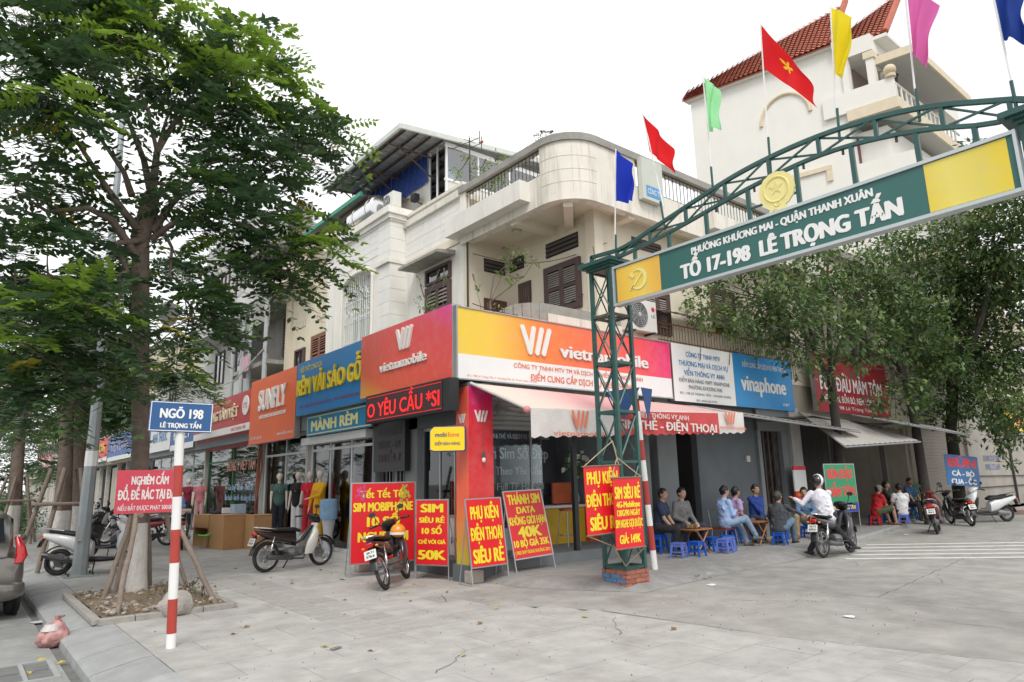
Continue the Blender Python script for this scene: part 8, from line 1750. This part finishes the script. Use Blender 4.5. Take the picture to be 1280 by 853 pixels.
# ---------------------------------------------------------------- litter on the ground
tb_=thing('rubbish_bag','tied translucent pink and white plastic rubbish bag in the gutter','rubbish bag',(1.12,10.1,-.18)); m=MB()
m.loft([((1.12,10.1,-.18),X_*.12,Y_*.1),((1.12,10.1,-.13),X_*.165,Y_*.14),((1.12,10.1,-.02),X_*.15,Y_*.13),((1.14,10.1,.06),X_*.08,Y_*.07),((1.15,10.1,.1),X_*.02,Y_*.02),((1.17,10.1,.15),X_*.05,Y_*.03)],22,p=2)
r=random.Random(5)
for k,p in enumerate(m.v): m.v[k]=(p[0]+.012*sin(p[2]*60+k*1.9),p[1]+.012*cos(p[2]*50+k*2.3),p[2]+(.008*sin(k*2.1) if p[2]>-.16 else 0))
part('bag_body',m,M('bag_pink_film',(.62,.33,.31),.3,.5,11,bump=1,bscale=22,transl=.3,coat=.4),tb_,True); m=MB().loft([((1.08,10.1,.0),X_*.1,Y_*.125),((1.1,10.1,.07),X_*.07,Y_*.08)],14); part('bag_fold',m,M('bag_white_film',(.65,.62,.6),.3,.2,9,transl=.3,coat=.4),tb_)
bushy('weed','small green weed at the kerb behind the rubbish bag','plant',(1.28,10.2,-.1),[(1.28,10.25,.0,.12)],None,[],80,.05,160,(leafm,leafl,leafl))
def scrap(x,y,s,col,label,z=.004,name='paper_scrap',cat='paper'):
    r=random.Random(int(x*97)); m=MB(); P=[(x+s*cos(a)*r.uniform(.6,1.1),y+s*sin(a)*r.uniform(.5,1),z+.004+r.random()*.012) for a in [k*1.05 for k in range(6)]]; c=(x,y,z+.018)
    for k in range(6): m.tri(P[k],P[(k+1)%6],c)
    return solo(name,m,M('scrap_%02d%02d%02d'%tuple(int(q*99) for q in col),col,.7,.1),label,cat)
for a in [(8.1,3.95,.085,(.75,.75,.77),'flat white paper scrap on the concrete at the lower right'),(9.05,6.45,.1,(.7,.72,.78),'crumpled white tissue on the alley seam by the pavement edge'),(19.5,7.8,.08,(.7,.7,.7),'white scrap on the road before the maroon scooter'),(1.15,12.0,.17,(.5,.5,.52),'grey plastic sheet scrap lying in the gutter')]: scrap(*a[:4],a[4],z=-.18 if a[0]<1.2 else .004)
ylw=M('fallen_leaf_yellow',(.5,.38,.06),.7,.25,12); brn=M('fallen_leaf_brown',(.2,.12,.06),.8,.3,12); pts=[(5.45,9.35,1),(6.0,10.0,1),(6.9,9.0,1),(4.75,12.0,1),(4.1,12.0,0),(5.4,11.4,0),(4.6,11.6,0),(4.0,8.35,1),(3.15,10.2,1),(3.3,12.9,1),(3.0,13.5,0),(5.1,8.6,0),(5.9,8.9,0),(3.1,6.9,1),(3.35,6.4,0),(6.0,6.1,1),(6.2,4.95,0),(4.5,9.4,1),(2.85,8.5,0),(2.6,8.2,0),(3.5,9.0,1),(3.65,13.6,0),(4.6,14.6,0),(.95,9.3,1),(.8,8.75,1),(1.1,9.0,1),(5.6,7.3,1),(4.9,6.7,0),(3.9,5.6,1),(4.6,12.6,1),(5.7,13.0,0),(2.6,15.2,1),(4.3,15.5,0)]
for i,(x,y,yl) in enumerate(pts):
    zz=-.175 if x<1.2 else .004; r=random.Random(i*7+1); a=r.uniform(0,6.28); s=r.uniform(.03,.06); u=V((cos(a),sin(a),.1)); v=V((-sin(a),cos(a),.25)); c=V((x,y,zz+.004)); m=MB()
    m.tri(c-u*s,c+v*s*.6+Z_*.012,c+u*s); m.tri(c-u*s,c+u*s,c-v*s*.6+Z_*.018); m.tube([c-u*s,c-u*s*1.7+Z_*.01],.0015,3)
    solo('fallen_leaf',m,ylw if yl else brn,'yellow fallen leaf on the paving' if yl else 'brown fallen leaf on the paving','leaf',group='yellow leaves scattered on the paving' if yl else 'brown leaves scattered on the paving')
m=MB(); r=random.Random(77)
for k in range(700):
    x=r.uniform(1.8,9.5); y=r.uniform(3.2,13); s=r.uniform(.003,.011); a=r.uniform(0,6.28); c=V((x,y,.003)); u=V((cos(a),sin(a),0))*s; v=V((-sin(a),cos(a),0))*s*.6; m.quad(c-u,c-v+Z_*s,c+u,c+v)
o=solo('ground_grit',m,M('grit',(.14,.12,.1),.9,.4,10),'fine dark grit and crumbs scattered over the paving','grit',kind='stuff')
solo('flattened_can',MB().ob((3.15,6.75,.012),V((.9,.4,0)).normalized(),V((-.4,.9,0)).normalized(),Z_,.06,.028,.006),M('crushed_grey',(.2,.19,.18),.7,.4,20),'small flattened dark grey can on the slabs near the striped pole','can',bevel=.004)

# ---------------------------------------------------------------- pieces that can be picked apart become parts of their own
def split_parts(names):
    for o in list(bpy.data.objects):
        k=o.name.split('.')[0]
        if o.type!='MESH' or k not in names: continue
        me=o.data; n=len(me.vertices); p=list(range(n))
        def f(a):
            while p[a]!=a: p[a]=p[p[a]]; a=p[a]
            return a
        for e in me.edges:
            a,b=f(e.vertices[0]),f(e.vertices[1])
            if a!=b: p[a]=b
        groups={}
        for i in range(n): groups.setdefault(f(i),[]).append(i)
        if len(groups)<2 or len(groups)>60: continue
        nm=names[k] or k; mats=list(me.materials); vs=[tuple(v.co) for v in me.vertices]; fs={}
        for q in me.polygons: fs.setdefault(f(q.vertices[0]),[]).append((tuple(q.vertices),q.use_smooth))
        for j,(r_,idx) in enumerate(groups.items()):
            mp={v:i for i,v in enumerate(idx)}; m2=bpy.data.meshes.new(nm); m2.from_pydata([vs[i] for i in idx],[],[tuple(mp[v] for v in q[0]) for q in fs.get(r_,[])])
            for mm in mats: m2.materials.append(mm)
            m2.polygons.foreach_set('use_smooth',[q[1] for q in fs.get(r_,[])]); m2.update()
            if j==0: o.data=m2; o.name=nm if nm!=k else o.name
            else: c=o.copy(); c.data=m2; c.name=nm; COL.objects.link(c)
split_parts({'tower':'leg','brace':None,'grip':None,'fork':'fork_tube','shock_absorber':None,'foot_rest':None,'dentil_trim':None,'side_wall':None,'wall':None,'column':None,'parapet_end':None,'cross_bar':None,'truss':'truss_bar','batten':None,'bracket':None,'verge_tiles':None,'wall_pillar':None,'rope':None,'arm':None,'balcony':None,'diagonal_beam':'beam','stay':None,'edge_trim':None,'eave_board':None,'rail':None,'deck':None,'floor_slab':None,'plinth':None,'side':'side_panel','shelf':None,'window_hood':None,'pipe':None,'pipes':'pipe','blades':'blade','yellow_bars':'bar','bay_shutter':'shutter_bar','clamp':None,'rack':'rack_bar','cornice':None,'wall_backing':None,'cage':'cage_ring','rolled_shutter':'shutter_roll','broken_edge':'rubble_piece','curtain':'curtain_fold','outline':'outline_bar','low_parapet':'parapet_piece','logo':'logo_bar','balustrade':'baluster','blue_sheet':None,'rope_tie':None,'wire':None,'edge_bar':None,'arch':'arch_stone','capital':None,'wall_lantern':'lantern_piece','rubble_bit':None})
for o in bpy.data.objects:
    if o.name.split('.')[0] in('slats','railing','grille','mesh_fence','petals','leaves','blossom_print','dashed_border','spokes') and o.parent: o['kind']='stuff'
